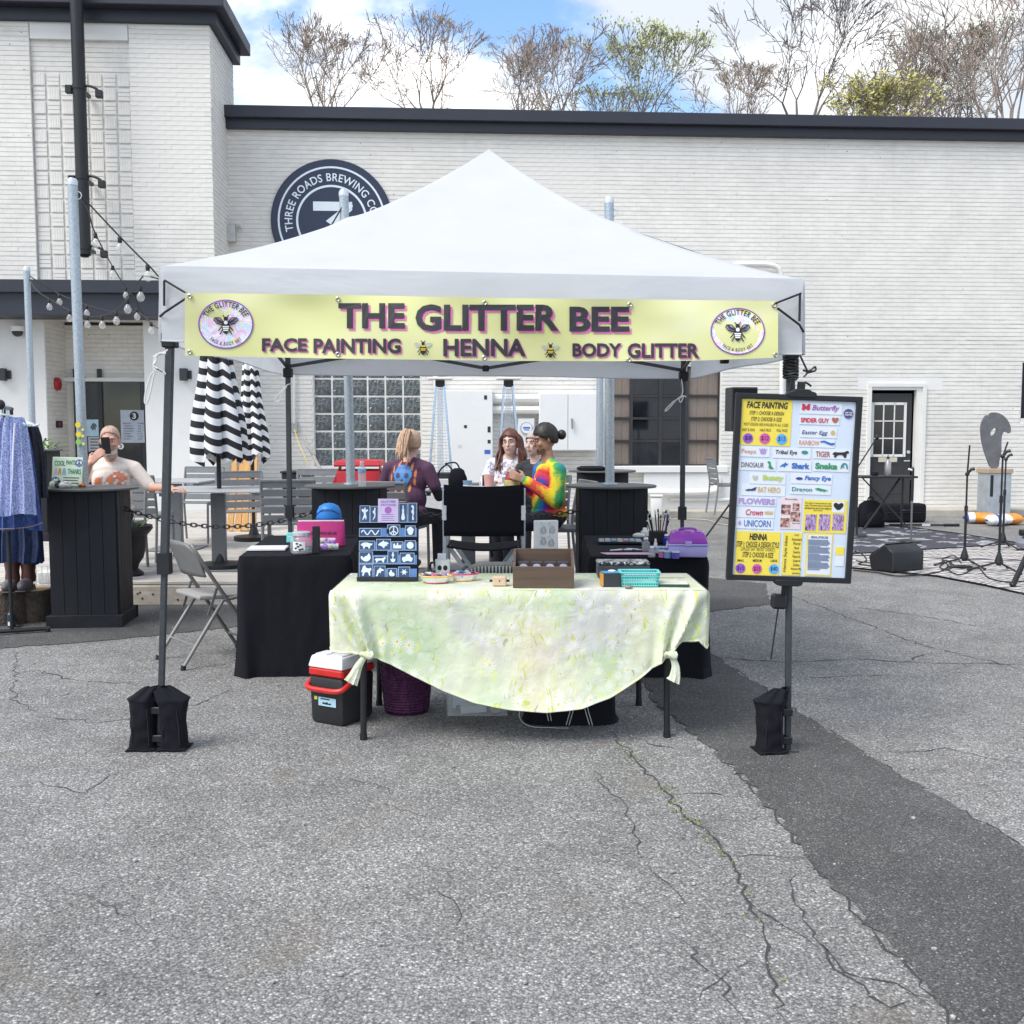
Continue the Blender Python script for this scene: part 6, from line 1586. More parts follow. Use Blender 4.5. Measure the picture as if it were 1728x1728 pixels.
# white henna sample board
q = P(921,965,6.55);hb = thing('sample_board','white board with black henna pattern sketches behind the crate','board',(q.x,6.55,0),R(10),)
MB().box((0,0,(P(921,878,6.55).z) / 2 + .2),(.15,.035,P(921,878,6.55).z - .4)).build('panel',WHITEP,hb,bev=.004)
MB().cyl((0,.0,0),(0,0,.42),.018).build('stand_post',BLKMET,hb);MB().cyl((0,0,0),(0,0,.02),.15,.14,24).build('stand_base',BLKMET,hb)
zt = P(921,878,6.55).z;rr = random.Random(6)
for (x_,z_2) in ((-.02,.06),(.035,.06),(-.02,.13),(.03,.14),(-.02,.2),(.03,.21)):
    sk = MB()
    for k in range(3): strip(sk,[(x_ + (.004 + .0019 * i_) * math.cos(i_ * .7 + k * 2),zt - z_2 + (.006 + .0026 * i_) * math.sin(i_ * .7 + k * 2)) for i_ in range(10)],.0016,-.0195 - k * .0003)
    sk.build('henna_sketch',INK,hb,smooth=None)
for (x_,z_2) in ((-.04,.02),(.01,.02),(-.04,.10),(.01,.10)): MB().tube([(x_,-.018,zt - z_2),(x_,-.04,zt - z_2),(x_ + .003,-.042,zt - z_2 + .012)],.003,5).build('hook',ALU,hb)

# ================================================================== BOX TABLES WITH STEEL POLES
BOXP = mat('black_stained_boards',(.0125,.0135,.018),.6,var=.25,scale=6,streak=(6,6,.5),dirt=.06,spec=.3)
BOXT = mat('dark_grey_top',(.085,.088,.085),.5,var=.15,scale=8)
def box_table(loc,rz,label,w_=.52,d_=.45):
    t = thing('box_table',label,'bar table',loc,rz,'black plank bar tables around steel poles')
    H = 1.045
    rr = random.Random(int(loc[0] * 100))
    def side(x0,y0,x1,y1,n):
        for k in range(n):
            a_,c_ = k / n,(k + 1) / n;ax,ay,cx,cy = lerp(x0,x1,a_),lerp(y0,y1,a_),lerp(x0,x1,c_),lerp(y0,y1,c_)
            L_ = math.hypot(cx - ax,cy - ay);ang = math.atan2(cy - ay,cx - ax)
            MB().box(((ax + cx) / 2,(ay + cy) / 2,H / 2),(L_ - .0015,.02 + rr.uniform(0,.002),H),(0,0,ang)).build('board',BOXP,t,bev=.002)
    h,e = w_ / 2,d_ / 2
    side(-h,-e,h,-e,5);side(h,-e + .012,h,e - .012,5);side(-h,-e + .012,-h,e - .012,5);side(-h,e,h,e,5)
    pl = MB()
    for (x_,y_,a_,c_) in ((0,-e - .018,w_ + .075,.022),(0,e + .018,w_ + .075,.022),(-h - .018,0,.022,d_ + .03),(h + .018,0,.022,d_ + .03)): pl.box((x_,y_,.05),(a_,c_,.10))
    pl.build('plinth',BOXP,t,bev=.004)
    MB().lathe([(.370,H + .002),(.375,H + .006),(.375,H + .016),(.370,H + .020)],n=48,sx=.97,sy=.9).build('tabletop',BOXT,t)
    return t
def steel_pole(base,top,label,r_=.037):
    t = thing('steel_pole',label,'pole',base,0,'galvanised string light poles')
    v_ = Vector(top) - Vector(base);MB().tube([(0,0,0),v_],r_,16).build('tube',GALV,t);MB().lathe([(r_ + .002,0),(r_ + .003,.03),(r_ * .8,.05),(.004,.058)],tuple(v_ - Vector((0,0,.03))),16).build('cap',ALU,t)
    MB().cyl((0,0,0),(0,0,.012),r_ + .025,r_ + .022,16).build('collar',GALV,t);f = v_ * .955;MB().tube([f + Vector((r_ + .03 * math.cos(q),0,.03 * math.sin(q))) for q in [k * PI / 4 for k in range(8)]],.004,5,closed=True).build('eye_hook',ALU,t)
    return t
BT = 1.067
bl_ = Vector((-3.275,8.20,0));box_table(bl_,R(5.7),'black plank bar table behind the clothes rack carrying a painted sign',.49,.42)
bm_ = Vector((P(591,830,8.5).x,8.5,0));box_table(bm_,0,'black plank bar table with a water bottle, in front of the red bin')
br_ = Vector((P(1031,830,8.5).x,8.5,0));box_table(br_,0,'black plank bar table beside the man in the tie-dye shirt')
bf_ = Vector((P(1016,800,11.4).x,11.4,0));box_table(bf_,R(-3),'farther black plank bar table partly hidden behind another')
bq_ = Vector((P(52,800,12.5).x,12.5,DZ));box_table(bq_,R(3),'black plank bar table on the deck behind the hanging clothes')
def pole_at(b_,u0,v0,u1,v1,Y,lab,z0=BT):
    top = P(u1,v1,Y);bs_ = Vector((P(u0,v0,Y).x,Y,z0));return steel_pole(bs_,top,lab)
pole_at(bl_,141,812,122,306,8.24,'galvanised pole with coloured stickers rising behind the painted sign')
pole_at(bm_,592,815,580,325,8.55,'galvanised pole rising through the bar table before the red bin')
pole_at(br_,1029,825,1028,337,8.55,'galvanised pole rising behind the tie-dye shirted man')
pole_at(bf_,1012,795,1013,500,11.45,'thinner looking galvanised pole farther back beside the boarded window')
pole_at(bq_,54,700,45,453,12.5,'galvanised pole farthest left behind the clothes rack',BT + DZ)
# fruit stickers on the left pole
STK = thing('fruit_stickers','green and yellow round fruit stickers on the left steel pole','stickers',P(136,725,8.185))
for (u,v,r_,m_) in ((132,717,.022,mat('lemon',(.75,.62,.05),.5)),(133,733,.022,mat('lemon',(.75,.62,.05))),(133,746,.022,mat('limegreen',(.25,.55,.12),.5)),(140,725,.010,mat('paleyel',(.7,.72,.2),.5)),(140,736,.011,mat('paleyel',(.7,.72,.2))),(141,749,.011,mat('paleyel',(.7,.72,.2)))):
    p = P(u,v,8.19);MB().cyl(p,p + Vector((0,-.006,0)),r_,r_,18).build('sticker',m_,STK,world=True)

# objects on the left bar table
def lt(u,v): return G(u,v,BT)
q = P(112,818,8.12);sg2 = thing('painted_sign','hand painted pale green sign about cool pants on the left bar table','sign',Vector((q.x,8.12,BT)),rot=(R(-8),R(1.5),R(2)))
w_,h_ = 51 * 8.12 / FPX,49 * 8.12 / FPX
MB().box((0,.006,h_ / 2 + .01),(w_,.012,h_)).build('panel',mat('mint_board',(.58,.70,.55),.6),sg2,bev=.003);MB().bar((0,.012,h_ * .8),(0,.09,.012),.02,.01).build('prop',CRW,sg2)
GI = ink('sign_green',(.03,.22,.12));BI = ink('sign_blue',(.05,.06,.40))
b = MB();txt(b,'COOL',-w_ * .42,-w_ * .08,h_ * .74,h_ * .92,-.002,.02);txt(b,'PANTS,',-w_ * .04,w_ * .28,h_ * .76,h_ * .94,-.002,.02);txt(b,'THANKS',w_ * .02,w_ * .45,h_ * .46,h_ * .64,-.002,.02);b.build('lettering',GI,sg2,smooth=None)
b = MB()
for k in range(3): rect(b,-w_ * .12,w_ * (.40 - .04 * (k % 2)),h_ * (.32 - k * .09),h_ * (.345 - k * .09),-.002)
b.build('small_lettering',INK,sg2,smooth=None)
def peace2(b,cx,cz_,r_):
    disc(b,cx,cz_,r_,r_,-.002,24,.78);strip(b,[(cx,cz_ - r_ * .9),(cx,cz_ + r_ * .9)],r_ * .22,-.002)
    for s2 in (-1,1): strip(b,[(cx,cz_),(cx + s2 * r_ * .62,cz_ - r_ * .6)],r_ * .22,-.0022)
b = MB();peace2(b,w_ * .38,h_ * .85,.028);peace2(b,-w_ * .36,h_ * .22,.030);b.build('peace_symbol',BI,sg2,smooth=None)
SH_pant = [(-.6,1),(.6,1),(1,-1),(.35,-1),(0,.3),(-.35,-1),(-1,-1)]
for (x_,m_) in ((-.36,ink('pant_lilac',(.55,.42,.6))),(-.24,ink('pant_ochre',(.55,.28,.05))),(-.10,ink('pant_blue',(.15,.40,.60)))):
    b = MB();shape(b,SH_pant,w_ * x_,h_ * .54,.013,.026,-.002);b.build('painted_pants',m_,sg2,smooth=None)
q = P(139,819,8.06);lf = thing('dried_leaf','orange dried leaf ornament beside the painted sign','leaf',Vector((q.x,8.06,BT)))
rr = random.Random(2);LFM = mat('leaf_orange',(.52,.17,.06),.7,var=.3)
for k in range(7):
    a_ = k / 7 * 6.28;d = Vector((math.cos(a_),math.sin(a_) * .5,.3 + rr.random() * .5)).normalized() * rr.uniform(.04,.07);n_ = Vector((-d.y,d.x,.02)).normalized() * .013
    MB().add([(0,0,.004),tuple(d * .5 + n_),tuple(d),tuple(d * .5 - n_)],[(0,1,2,3)]).build('leaflet',LFM,lf,norm=False,thick=.003)
for (u,m_,r3,lab) in ((90,mat('figurine_green',(.45,.55,.45),.5),(.03,.02,.028),'small pale green figurine left of the dark one'),(97,mat('figurine_dark',(.05,.05,.045),.5),(.026,.02,.026),'small dark rounded figurine on the left bar table'),(106,WHITEP,(.035,.022,.022),'small white figurine in front of the painted sign'),(115,mat('figurine_grey',(.5,.5,.46),.5),(.028,.02,.018),'small grey white figurine beside the orange leaf')):
    q = P(u,822,8.02);t = thing('figurine',lab,'figurine',Vector((q.x,8.02,BT)),0,'trinkets on the left bar table');MB().ell((0,0,r3[2]),r3,14,9).build('body',m_,t);MB().ell((r3[0] * .5,0,r3[2] * 1.9),(r3[0] * .5,r3[1] * .6,r3[2] * .5),10,7).build('head',m_,t)
# water bottle on the middle bar table
q = P(611,818,8.25);wb_ = thing('water_bottle','clear plastic water bottle with blue label on the middle bar table','bottle',(q.x,8.25,BT))
MB().lathe([(.028,0),(.031,.006),(.030,.03),(.032,.06),(.030,.09),(.032,.12),(.026,.15),(.013,.172),(.013,.182)],n=20).build('bottle',mat('pet_plastic',(.72,.78,.82),.08,alpha=.38,spec=.8),wb_);MB().cyl((0,0,.18),(0,0,.196),.0145,.0145,14).build('cap',WHITEP,wb_);MB().lathe([(.0315,.105),(.0330,.107),(.0330,.132),(.031,.134)],n=20,caps=False).build('label',mat('label_blue',(.20,.38,.62),.4,var=.4,scale=50),wb_)
q = P(655,835,8.3)
# black hoses/pads on the far bar table
tag(MB().lathe([(.13,0),(.16,.01),(.16,.03),(.12,.045)],(bf_.x - .12,bf_.y - .1,BT),24).build('black_seat_pad',BLKFAB),'flat black round pad lying on the farther bar table','pad')

# ================================================================== CHAINS
CHN = mat('chain_dark',(.045,.045,.05),.45,.6)
def chain(a,c,sag,label):
    a,c = Vector(a),Vector(c);t = thing('chain',label,'chain',a,0,'black chains between the bar tables');b = MB()
    L_ = (c - a).length;n = int(L_ / .042)
    pts = [a.lerp(c,k / n) + Vector((0,0,-sag * 4 * (k / n) * (1 - k / n))) for k in range(n + 1)]
    for k in range(n):
        p,q = pts[k],pts[k + 1];m_ = (p + q) / 2;d = (q - p).normalized();s_ = d.cross(Vector((0,0,1))).normalized() if k % 2 else Vector((0,0,1))
        s_ = (s_ - d * s_.dot(d)).normalized();ring = []
        for i_ in range(8):
            an = i_ * PI / 4;ring.append(m_ + d * .030 * math.cos(an) + s_ * .015 * math.sin(an))
        b.tube(ring,.0055,5,closed=True)
    b.build('links',CHN,t,world=True);MB().tube([a + Vector((.02 * math.cos(q),0,.02 * math.sin(q))) for q in [k * PI / 4 for k in range(8)]],.005,5,closed=True).build('hook',CHN,t,world=True)
chain(P(210,858,8.25),P(534,862,8.3),.135,'black chain sagging from the left bar table to the middle one')
chain(P(650,858,8.3),P(976,862,8.3),.06,'black chain stretched behind the tall folding chair')

# ================================================================== DECK TABLES, CHAIRS, PARASOLS
GREYM = mat('grey_powder_coat',(.19,.20,.21),.5,.15,var=.1);GREYL = mat('light_grey_powder_coat',(.40,.41,.42),.45,.2,var=.1)
def cafe_table(loc,rz,label,s_=.80):
    t = thing('cafe_table',label,'table',loc,rz,'grey cafe tables on the deck')
    n = 6
    for k in range(n): MB().box((0,-s_ / 2 + s_ / n * (k + .5),.745),(s_,s_ / n - .01,.018)).build('slat',GREYL,t,bev=.003)
    fr = MB()
    for s2 in (-1,1): fr.box((s2 * (s_ / 2 - .05),0,.722),(.04,s_ - .04,.026))
    fr.build('frame',GREYM,t);MB().box((0,0,.36),(.13,.08,.70)).build('post',GREYM,t,bev=.006);MB().box((0,0,.008),(.52,.52,.014)).build('base_plate',GREYM,t,bev=.003)
    return t
def cafe_chair(label,m_=GREYM):
    t = thing('cafe_chair',label,'chair',(0,0,0),0,'grey slatted cafe chairs on the deck')
    for s2 in (-1,1):
        x_ = s2 * .235
        MB().tube(catmull([(x_,-.24,.0),(x_,-.225,.42),(x_,-.21,.46),(x_,-.16,.465)],5),.014,8).build('leg',m_,t)
        MB().tube(catmull([(x_,.27,.0),(x_,.22,.42),(x_,.235,.62),(x_,.285,.845)],6),.014,8).build('leg',m_,t)
        MB().bar((x_,-.21,.445),(x_,.23,.435),.024,.024).build('seat_rail',m_,t)
    for k in range(6): MB().box((0,-.19 + k * .075,.458 - k * .002),(.47,.066,.012)).build('seat_slat',m_,t,bev=.003)
    for k in range(5):
        z_ = .505 + k * .078;MB().box((0,.228 + (z_ - .5) * .155,z_),(.475,.014,.064),(R(-9),0,0)).build('back_slat',m_,t,bev=.003)
    MB().bar((-.24,.285,.85),(.24,.285,.85),.024,.022).build('top_rail',m_,t,bev=.004)
    return t
Zd = DZ + .001
cafe_table((P(368,828,9.9).x,9.9,Zd),R(4),'grey slatted cafe table under the nearer striped parasol',.92)
cafe_table((P(296,812,11.5).x,11.5,Zd),R(-3),'grey slatted cafe table behind the left bar table',.80)
cafe_table((P(790,815,9.95).x,9.95,Zd),R(5),'grey cafe table between the seated people',.85)
ch0 = cafe_chair('grey slatted chair turned away in front of the man with the phone');ch0.location = (P(238,830,10.6).x,10.6,Zd);ch0.rotation_euler = (0,0,R(178))
def chair_at(u,Y,rz,label): return dup(ch0,(P(u,830,Y).x,Y,Zd),R(rz),label)
chair_at(330,12.3,-6,'light grey chair behind the farther cafe table facing the camera')
chair_at(410,11.0,22,'grey chair under the striped parasol facing the camera')
chair_at(491,9.75,186,'grey slatted chair turned away beside the left rear tent leg')
chair_at(534,11.6,4,'grey chair in front of the red bin facing the camera')
ch_w = chair_at(664,9.38,162,'grey chair under the woman in the purple shirt')
ch_m = chair_at(940,9.25,-75,'grey chair under the man in the tie-dye shirt')
chair_at(868,10.55,0,'grey chair under the woman with long brown hair')
chair_at(905,10.2,-28,'grey chair under the person hidden behind the tie-dye man')
chair_at(188,9.75,3,'grey chair under the man holding a phone')
chair_at(1228,16.2,95,'grey slatted chair by the wall left of the price board')

def parasol(loc,zb,zt,r_,label,rz,tilt=0.0):
    t = thing('striped_parasol',label,'parasol',loc,rz,'closed black and white striped parasols')
    ST,nt,bs = _nt('black_white_stripe');N = NT(nt);s_ = N.sep(N.coord())
    ang = N.math('ARCTAN2',s_[1],s_[0]);fold = N.math('MULTIPLY',N.math('ABSOLUTE',N.math('SINE',N.math('MULTIPLY',ang,3.0))),.035)
    st = N.math('FRACT',N.math('MULTIPLY',N.math('ADD',N.math('ADD',s_[2],fold),N.math('MULTIPLY',s_[0],.22)),1 / .125))
    nt.links.new(N.mix(N.mr(st,.49,.51,0,1),(.80,.80,.80),(.020,.020,.024)),bs.inputs['Base Color']);bs.inputs['Roughness'].default_value = .85
    H = zt - zb;n_,m_ = 96,26
    vs = []
    for i_ in range(m_ + 1):
        f = i_ / m_;z_ = zb + H * f
        prof = r_ * (1 - f) ** .8 * (1 + .10 * math.sin(f * 9)) + .035
        for j_ in range(n_):
            q = 2 * PI * j_ / n_;lobe = abs(math.sin(3 * q + .5 + .5 * f));k = .66 + .46 * lobe ** .7 + .04 * math.sin(7 * q + 3 * f)
            zz = z_ + (1 - f) ** 3 * .10 * (lobe - .75) + .03 * (1 - f) * math.sin(3 * q)
            vs.append((prof * k * math.cos(q),prof * k * math.sin(q) * .9,zz))
    fs = [(i_ * n_ + j_,i_ * n_ + (j_ + 1) % n_,(i_ + 1) * n_ + (j_ + 1) % n_,(i_ + 1) * n_ + j_) for i_ in range(m_) for j_ in range(n_)]
    MB().add(vs,fs).build('canopy',ST,t,smooth=70)
    for k in range(8):
        a_ = 2 * PI * k / 8 + .2;MB().tube([(.03 * math.cos(a_),.03 * math.sin(a_),zt - .05),(r_ * .62 * math.cos(a_),r_ * .55 * math.sin(a_),zb + .06)],.007,5).build('rib',BLKMET,t)
    MB().cyl((0,0,0),(0,0,zt + .05),.021,.021,12).build('pole',BLKMET,t);MB().lathe([(.02,zt + .03),(.035,zt + .05),(.02,zt + .09)],n=12).build('finial',BLKMET,t)
    MB().lathe([(.23,0),(.23,.05),(.06,.07),(.035,.16)],n=28).build('base',BLKMET,t)
    return t
parasol((P(370,828,9.9).x,9.9,Zd),P(370,772,9.9).z - Zd,2.72,.205,'closed black and white striped parasol standing in the nearer cafe table',R(10))
parasol((P(426,780,12.4).x,12.4,Zd),P(428,772,12.4).z - Zd,2.35,.15,'second closed striped parasol half hidden behind the nearer one',R(50))
# timber planks leaning on the wall
LUM = mat('orange_pine',(.62,.34,.12),.6,var=.25,scale=5,streak=(6,6,.5))
pk_ = thing('leaning_planks','orange pine planks leaning upright behind the striped parasol','planks',(P(405,800,13.4).x,13.4,Zd),R(-4))
for k in range(4): MB().box((-.13 + k * .088,.12 + .012 * (k % 2),.56 - .03 * (k % 2)),(.080,.03,1.12),(R(-11),R(2 - k),0)).build('plank',LUM,pk_,bev=.004)
# planters
def urn(loc,label,s_=1.0,leafy=True):
    t = thing('planter_urn',label,'planter',loc,0,'black urn planters')
    MB().lathe([(r_ * s_,z_ * s_) for (r_,z_) in ((.12,0),(.13,.02),(.08,.06),(.09,.10),(.13,.16),(.155,.26),(.165,.36),(.20,.40),(.215,.42),(.21,.45),(.18,.45),(.16,.41))],n=32).build('urn',BLKPLA,t)
    MB().lathe([(0.001,.405 * s_),(.165 * s_,.405 * s_)],n=20,caps=False).build('soil',mat('soil',(.05,.035,.025),.95),t)
    if leafy:
        b = MB();rr = random.Random(int(loc[0] * 50))
        for _ in range(26):
            a_ = rr.uniform(0,6.28);L_ = rr.uniform(.05,.14) * s_;r_ = rr.uniform(0,.13) * s_;p = Vector((r_ * math.cos(a_),r_ * math.sin(a_),.405 * s_));d = Vector((math.cos(a_) * .6,math.sin(a_) * .6,1)).normalized();s2 = Vector((-math.sin(a_),math.cos(a_),0)) * .008
            b.add([p - s2,p + s2,p + d * L_ * .6 + s2 * 1.3 ,p + d * L_ + Vector((math.cos(a_),math.sin(a_),0)) * .03],[(0,1,2,3)])
        b.build('leaves',mat('leaf_green',(.10,.17,.04),.6,var=.4,scale=30),t,norm=False,smooth=None)
urn((P(216,900,9.45).x,9.45,Zd),'black urn planter peeking out behind the left bar table',1.0)
urn((P(1074,895,9.1).x,9.1,.004),'black urn planter behind the right bar table',1.15,False)
# leafy potted plant by the entrance
pl2 = thing('potted_plant','leafy green potted plant in a dark pot beside the entrance','plant',(P(78,770,14.5).x,14.5,Zd))
MB().lathe([(.17,0),(.21,.1),(.25,.45),(.27,.52),(.24,.52),(.22,.46)],n=28).build('pot',BLKPLA,pl2);MB().cyl((0,0,.2),(.02,0,.75),.025,.015,8).build('stem',mat('stem_brown',(.12,.08,.05),.8),pl2)
b = MB();rr = random.Random(14)
for _ in range(420):
    a_ = rr.uniform(0,6.28);el = rr.uniform(-.3,1.4);r_ = rr.uniform(.08,.42);c_ = Vector((math.cos(a_) * math.cos(el) * r_ * .8,math.sin(a_) * math.cos(el) * r_ * .8,.78 + math.sin(el) * r_));d = Vector((math.cos(a_),math.sin(a_),rr.uniform(-.6,.6))).normalized();s2 = d.cross(Vector((0,0,1))).normalized() * .02
    b.add([c_,c_ + d * .05 + s2,c_ + d * .13,c_ + d * .05 - s2],[(0,1,2,3)])
b.build('foliage',mat('leaf_green',(.10,.17,.04)),pl2,norm=False,smooth=None)
# red wheeled bin
rb3 = thing('red_bin','red plastic bin with flared lid behind the middle bar table','bin',(P(608,800,10.7).x,10.7,Zd))
BINR = mat('bin_red',(.50,.018,.03),.45,var=.1)
MB().box((0,0,.45),(.38,.38,.90),taper=1.12).build('tub',BINR,rb3,bev=.03,seg=2);MB().box((0,0,.965),(.48,.48,.06),taper=.92).build('lid',BINR,rb3,bev=.015)
for s2 in (-1,1): MB().prism([(s2 * .2,.935),(s2 * .27,.76),(s2 * .25,.70),(s2 * .2,.69)],-.08,.08).build('handle_flare',BINR,rb3)
MB().box((-.245,-.15,.60),(.004,.06,.05)).build('sticker',PAPER,rb3)
# black tub by the wall and leaning branch
bk_ = thing('black_tub','square black tub on the deck left of the glass block window','tub',(P(503,790,15.6).x,15.6,Zd));MB().box((0,0,.33),(.36,.36,.66),taper=1.15).build('tub',BLKPLA,bk_,bev=.02);MB().box((0,0,.67),(.44,.44,.03)).build('rim',BLKPLA,bk_,bev=.006);MB().tube([(.02,-.22,.62),(.06,-.225,.66),(.09,-.222,.6)],.006,5).build('tag',PAPER,bk_)
q0,q1 = P(514,742,16.9),P(545,800,15.9);lb_ = thing('leaning_stick','grey weathered stick leaning against the wall by the glass blocks','stick',(q1.x,q1.y,Zd));MB().tube([(.1,-.1,0.01),q1 - Vector((q1.x,q1.y,Zd)),q0 - Vector((q1.x,q1.y,Zd))],[.035,.03,.018],8).build('stick',mat('bleached_wood',(.30,.27,.24),.9),lb_);MB().tube([q0.lerp(q1,.5) - Vector((q1.x,q1.y,Zd)),q0.lerp(q1,.5) - Vector((q1.x + .1,q1.y,Zd - .14))],[.014,.008],6).build('side_branch',MATS['bleached_wood'],lb_)
tag(MB().tube(catmull([P(497,724,16.95),P(503,745,16.8),P(512,765,16.6),P(520,785,16.5)],5),.008,5).build('yellow_cord',mat('yellow_cord',(.55,.45,.10),.6)),'yellow extension cord hanging from the outlet box','cord')

# pyramid patio heaters
STEEL = mat('stainless',(.52,.58,.64),.25,.9,var=.08)
def heater(u,Y,label):
    t = thing('patio_heater',label,'heater',(P(u,720,Y).x,Y,Zd),R(3),'pyramid patio heaters')
    MB().box((0,0,.28),(.44,.44,.56)).build('base',mat('heater_base',(.55,.56,.57),.4,.4),t,bev=.01);MB().box((0,0,.60),(.40,.40,.09)).build('burner_box',BLKMET,t,bev=.006)
    for sx in (-1,1):
        for sy in (-1,1): MB().bar((sx * .17,sy * .17,.6),(sx * .062,sy * .062,1.93),.03,.03).build('frame_bar',STEEL,t)
    MB().cyl((0,0,.64),(0,0,1.9),.045,.045,14).build('glass_tube',mat('heater_glass',(.5,.5,.5),.1,alpha=.25),t)
    g_ = MB()
    for k in range(26):
        z_ = .68 + k * .046;h_ = lerp(.165,.065,(z_ - .6) / 1.33)
        g_.bar((-h_,-h_,z_),(h_,-h_,z_),.005,.005)
    for k in range(7): g_.bar((lerp(-.15,.15,k / 6),-.165,.65),(lerp(-.055,.055,k / 6),-.066,1.9),.004,.004)
    go = g_.build('grille',STEEL,t,norm=False);go['kind'] = 'stuff'
    MB().box((0,0,1.97),(.14,.14,.10)).build('head',BLKMET,t);MB().box((0,0,2.045),(.36,.36,.03)).build('reflector',WPAINT,t,bev=.006)
heater(743,15.9,'pyramid patio heater in front of the tall white cabinet');heater(858,15.9,'pyramid patio heater behind the woman with brown hair')

# ================================================================== PEOPLE
SKIN = lambda n_,c_: mat('skin_' + n_,c_,.55,var=.07,scale=30)
def _cap(b,p0,p1,r0,r1):
    b.tube([p0,p1],[r0,r1],12);b.ell(p0,r0,12,8);b.ell(p1,r1,12,8)
class Body:
    def __init__(s): s.pr = [];s.b = MB()
    def cap(s,p0,p1,r0,r1,mi,bias=0.0):
        p0,p1 = Vector(p0),Vector(p1);_cap(s.b,p0,p1,r0,r1);s.pr.append(('c',np.array(p0),np.array(p1),r0,r1,mi,bias));return s
    def ell(s,c,r,mi,rot=(0,0,0),bias=0.0):
        s.b.ell(c,r,18,12,rot);s.pr.append(('e',np.array(c),np.array(r),np.array(Euler(rot).to_matrix().transposed()),0,mi,bias));return s
    def chain(s,pts,rs,mi,bias=0.0):
        for i_ in range(len(pts) - 1): s.cap(pts[i_],pts[i_ + 1],rs[i_],rs[i_ + 1],mi,bias)
        return s
    def hand(s,wrist,d,pn,thumb,curl=.5,mi=0,k=1.0):
        """palm and five fingers; d = pointing direction, pn = palm normal, thumb = side (+1/-1)"""
        w = Vector(wrist);d = Vector(d).normalized();pn = Vector(pn);pn = (pn - d * pn.dot(d)).normalized();x = d.cross(pn)
        for o in (-.024,-.008,.008,.024): s.cap(w + d * .01 * k + x * o * .7 * k,w + d * .082 * k + x * o * k,.013 * k,.012 * k,mi)
        for o,L in ((-.030,.060),(-.010,.078),(.010,.083),(.029,.074)):
            o *= thumb;p = w + d * .085 * k + x * o * k;dd = d.copy()
            for j_,seg in enumerate((.42,.32,.26)):
                a_ = curl * (.55 + .5 * j_);dd = (dd * math.cos(a_) + pn * math.sin(a_)).normalized();q = p + dd * L * seg * k * 1.05;s.cap(p,q,(.0092 - .0007 * j_) * k,(.0088 - .0009 * j_) * k,mi);p = q
        t0 = w + d * .025 * k + x * .028 * thumb * k;dt = (d * .62 + x * .62 * thumb + pn * .35).normalized();t1 = t0 + dt * .036 * k;dt2 = (d * .8 + x * .15 * thumb + pn * .55).normalized()
        s.cap(t0,t1,.0125 * k,.0105 * k,mi);s.cap(t1,t1 + dt2 * .033 * k,.0105 * k,.0085 * k,mi)
    def head(s,c,yaw=0.0,pitch=0.0,roll=0.0,mi=0,k=1.0,jaw=1.0):
        E = Euler((pitch,roll,yaw)).to_matrix();c = Vector(c);T_ = lambda p: c + E @ (Vector(p) * k);e = E.to_euler()
        s.ell(T_((0,.012,.022)),tuple(q * k for q in (.076,.096,.103)),mi,e);s.ell(T_((0,-.022,-.040)),tuple(q * k for q in (.062 * jaw,.072,.086)),mi,e);s.ell(T_((0,-.045,-.092)),tuple(q * k for q in (.036 * jaw,.036,.032)),mi,e)
        s.cap(T_((0,-.090,.010)),T_((0,-.112,-.030)),.010 * k,.0145 * k,mi);s.ell(T_((0,-.078,.028)),tuple(q * k for q in (.055,.018,.014)),mi,e);s.ell(T_((0,-.085,-.062)),tuple(q * k for q in (.026,.014,.013)),mi,e)
        for sx in (-1,1): s.ell(T_((sx * .078,.008,-.006)),tuple(q * k for q in (.012,.020,.032)),mi,e);s.ell(T_((sx * .038,-.068,-.028)),tuple(q * k for q in (.026,.022,.022)),mi,e)
        s.T,s.E,s.k = T_,E,k;return T_
    def done(s,name,label,loc,rz,mats,voxel=.0075):
        t = thing(name,label,'person',loc,rz)
        me = bpy.data.meshes.new('body');me.from_pydata(s.b.v,[],s.b.f);o = bpy.data.objects.new('tmp',me);COL.objects.link(o)
        md = o.modifiers.new('r','REMESH');md.mode = 'VOXEL';md.voxel_size = voxel
        sm = o.modifiers.new('s','SMOOTH');sm.factor = .5;sm.iterations = 5
        dg = bpy.context.evaluated_depsgraph_get();m2 = bpy.data.meshes.new_from_object(o.evaluated_get(dg));bpy.data.objects.remove(o)
        n = len(m2.polygons);cen = np.zeros(n * 3);m2.polygons.foreach_get('center',cen);cen = cen.reshape(-1,3)
        best = np.full(n,1e9);idx = np.zeros(n,int)
        for p in s.pr:
            if p[0] == 'c':
                a,c = p[1],p[2];ab = c - a;L = max(ab.dot(ab),1e-9);h = np.clip(((cen - a) @ ab) / L,0,1);d = np.linalg.norm(cen - a - h[:,None] * ab,axis=1) - (p[3] + (p[4] - p[3]) * h)
            else:
                q = (cen - p[1]) @ p[3].T;d = (np.linalg.norm(q / p[2],axis=1) - 1) * p[2].min()
            d = d - p[6];k = d < best;best[k] = d[k];idx[k] = p[5]
        m2.materials.clear()
        for mm in mats: m2.materials.append(mm)
        m2.polygons.foreach_set('material_index',idx.astype(np.int32));m2.polygons.foreach_set('use_smooth',[True] * n)
        m2.name = 'body';s.obj = link('body',m2,t);s.t = t
        vs = [v.co.copy() for v in m2.vertices];s.bvh = BVHTree.FromPolygons(vs,[tuple(p.vertices) for p in m2.polygons]);return t
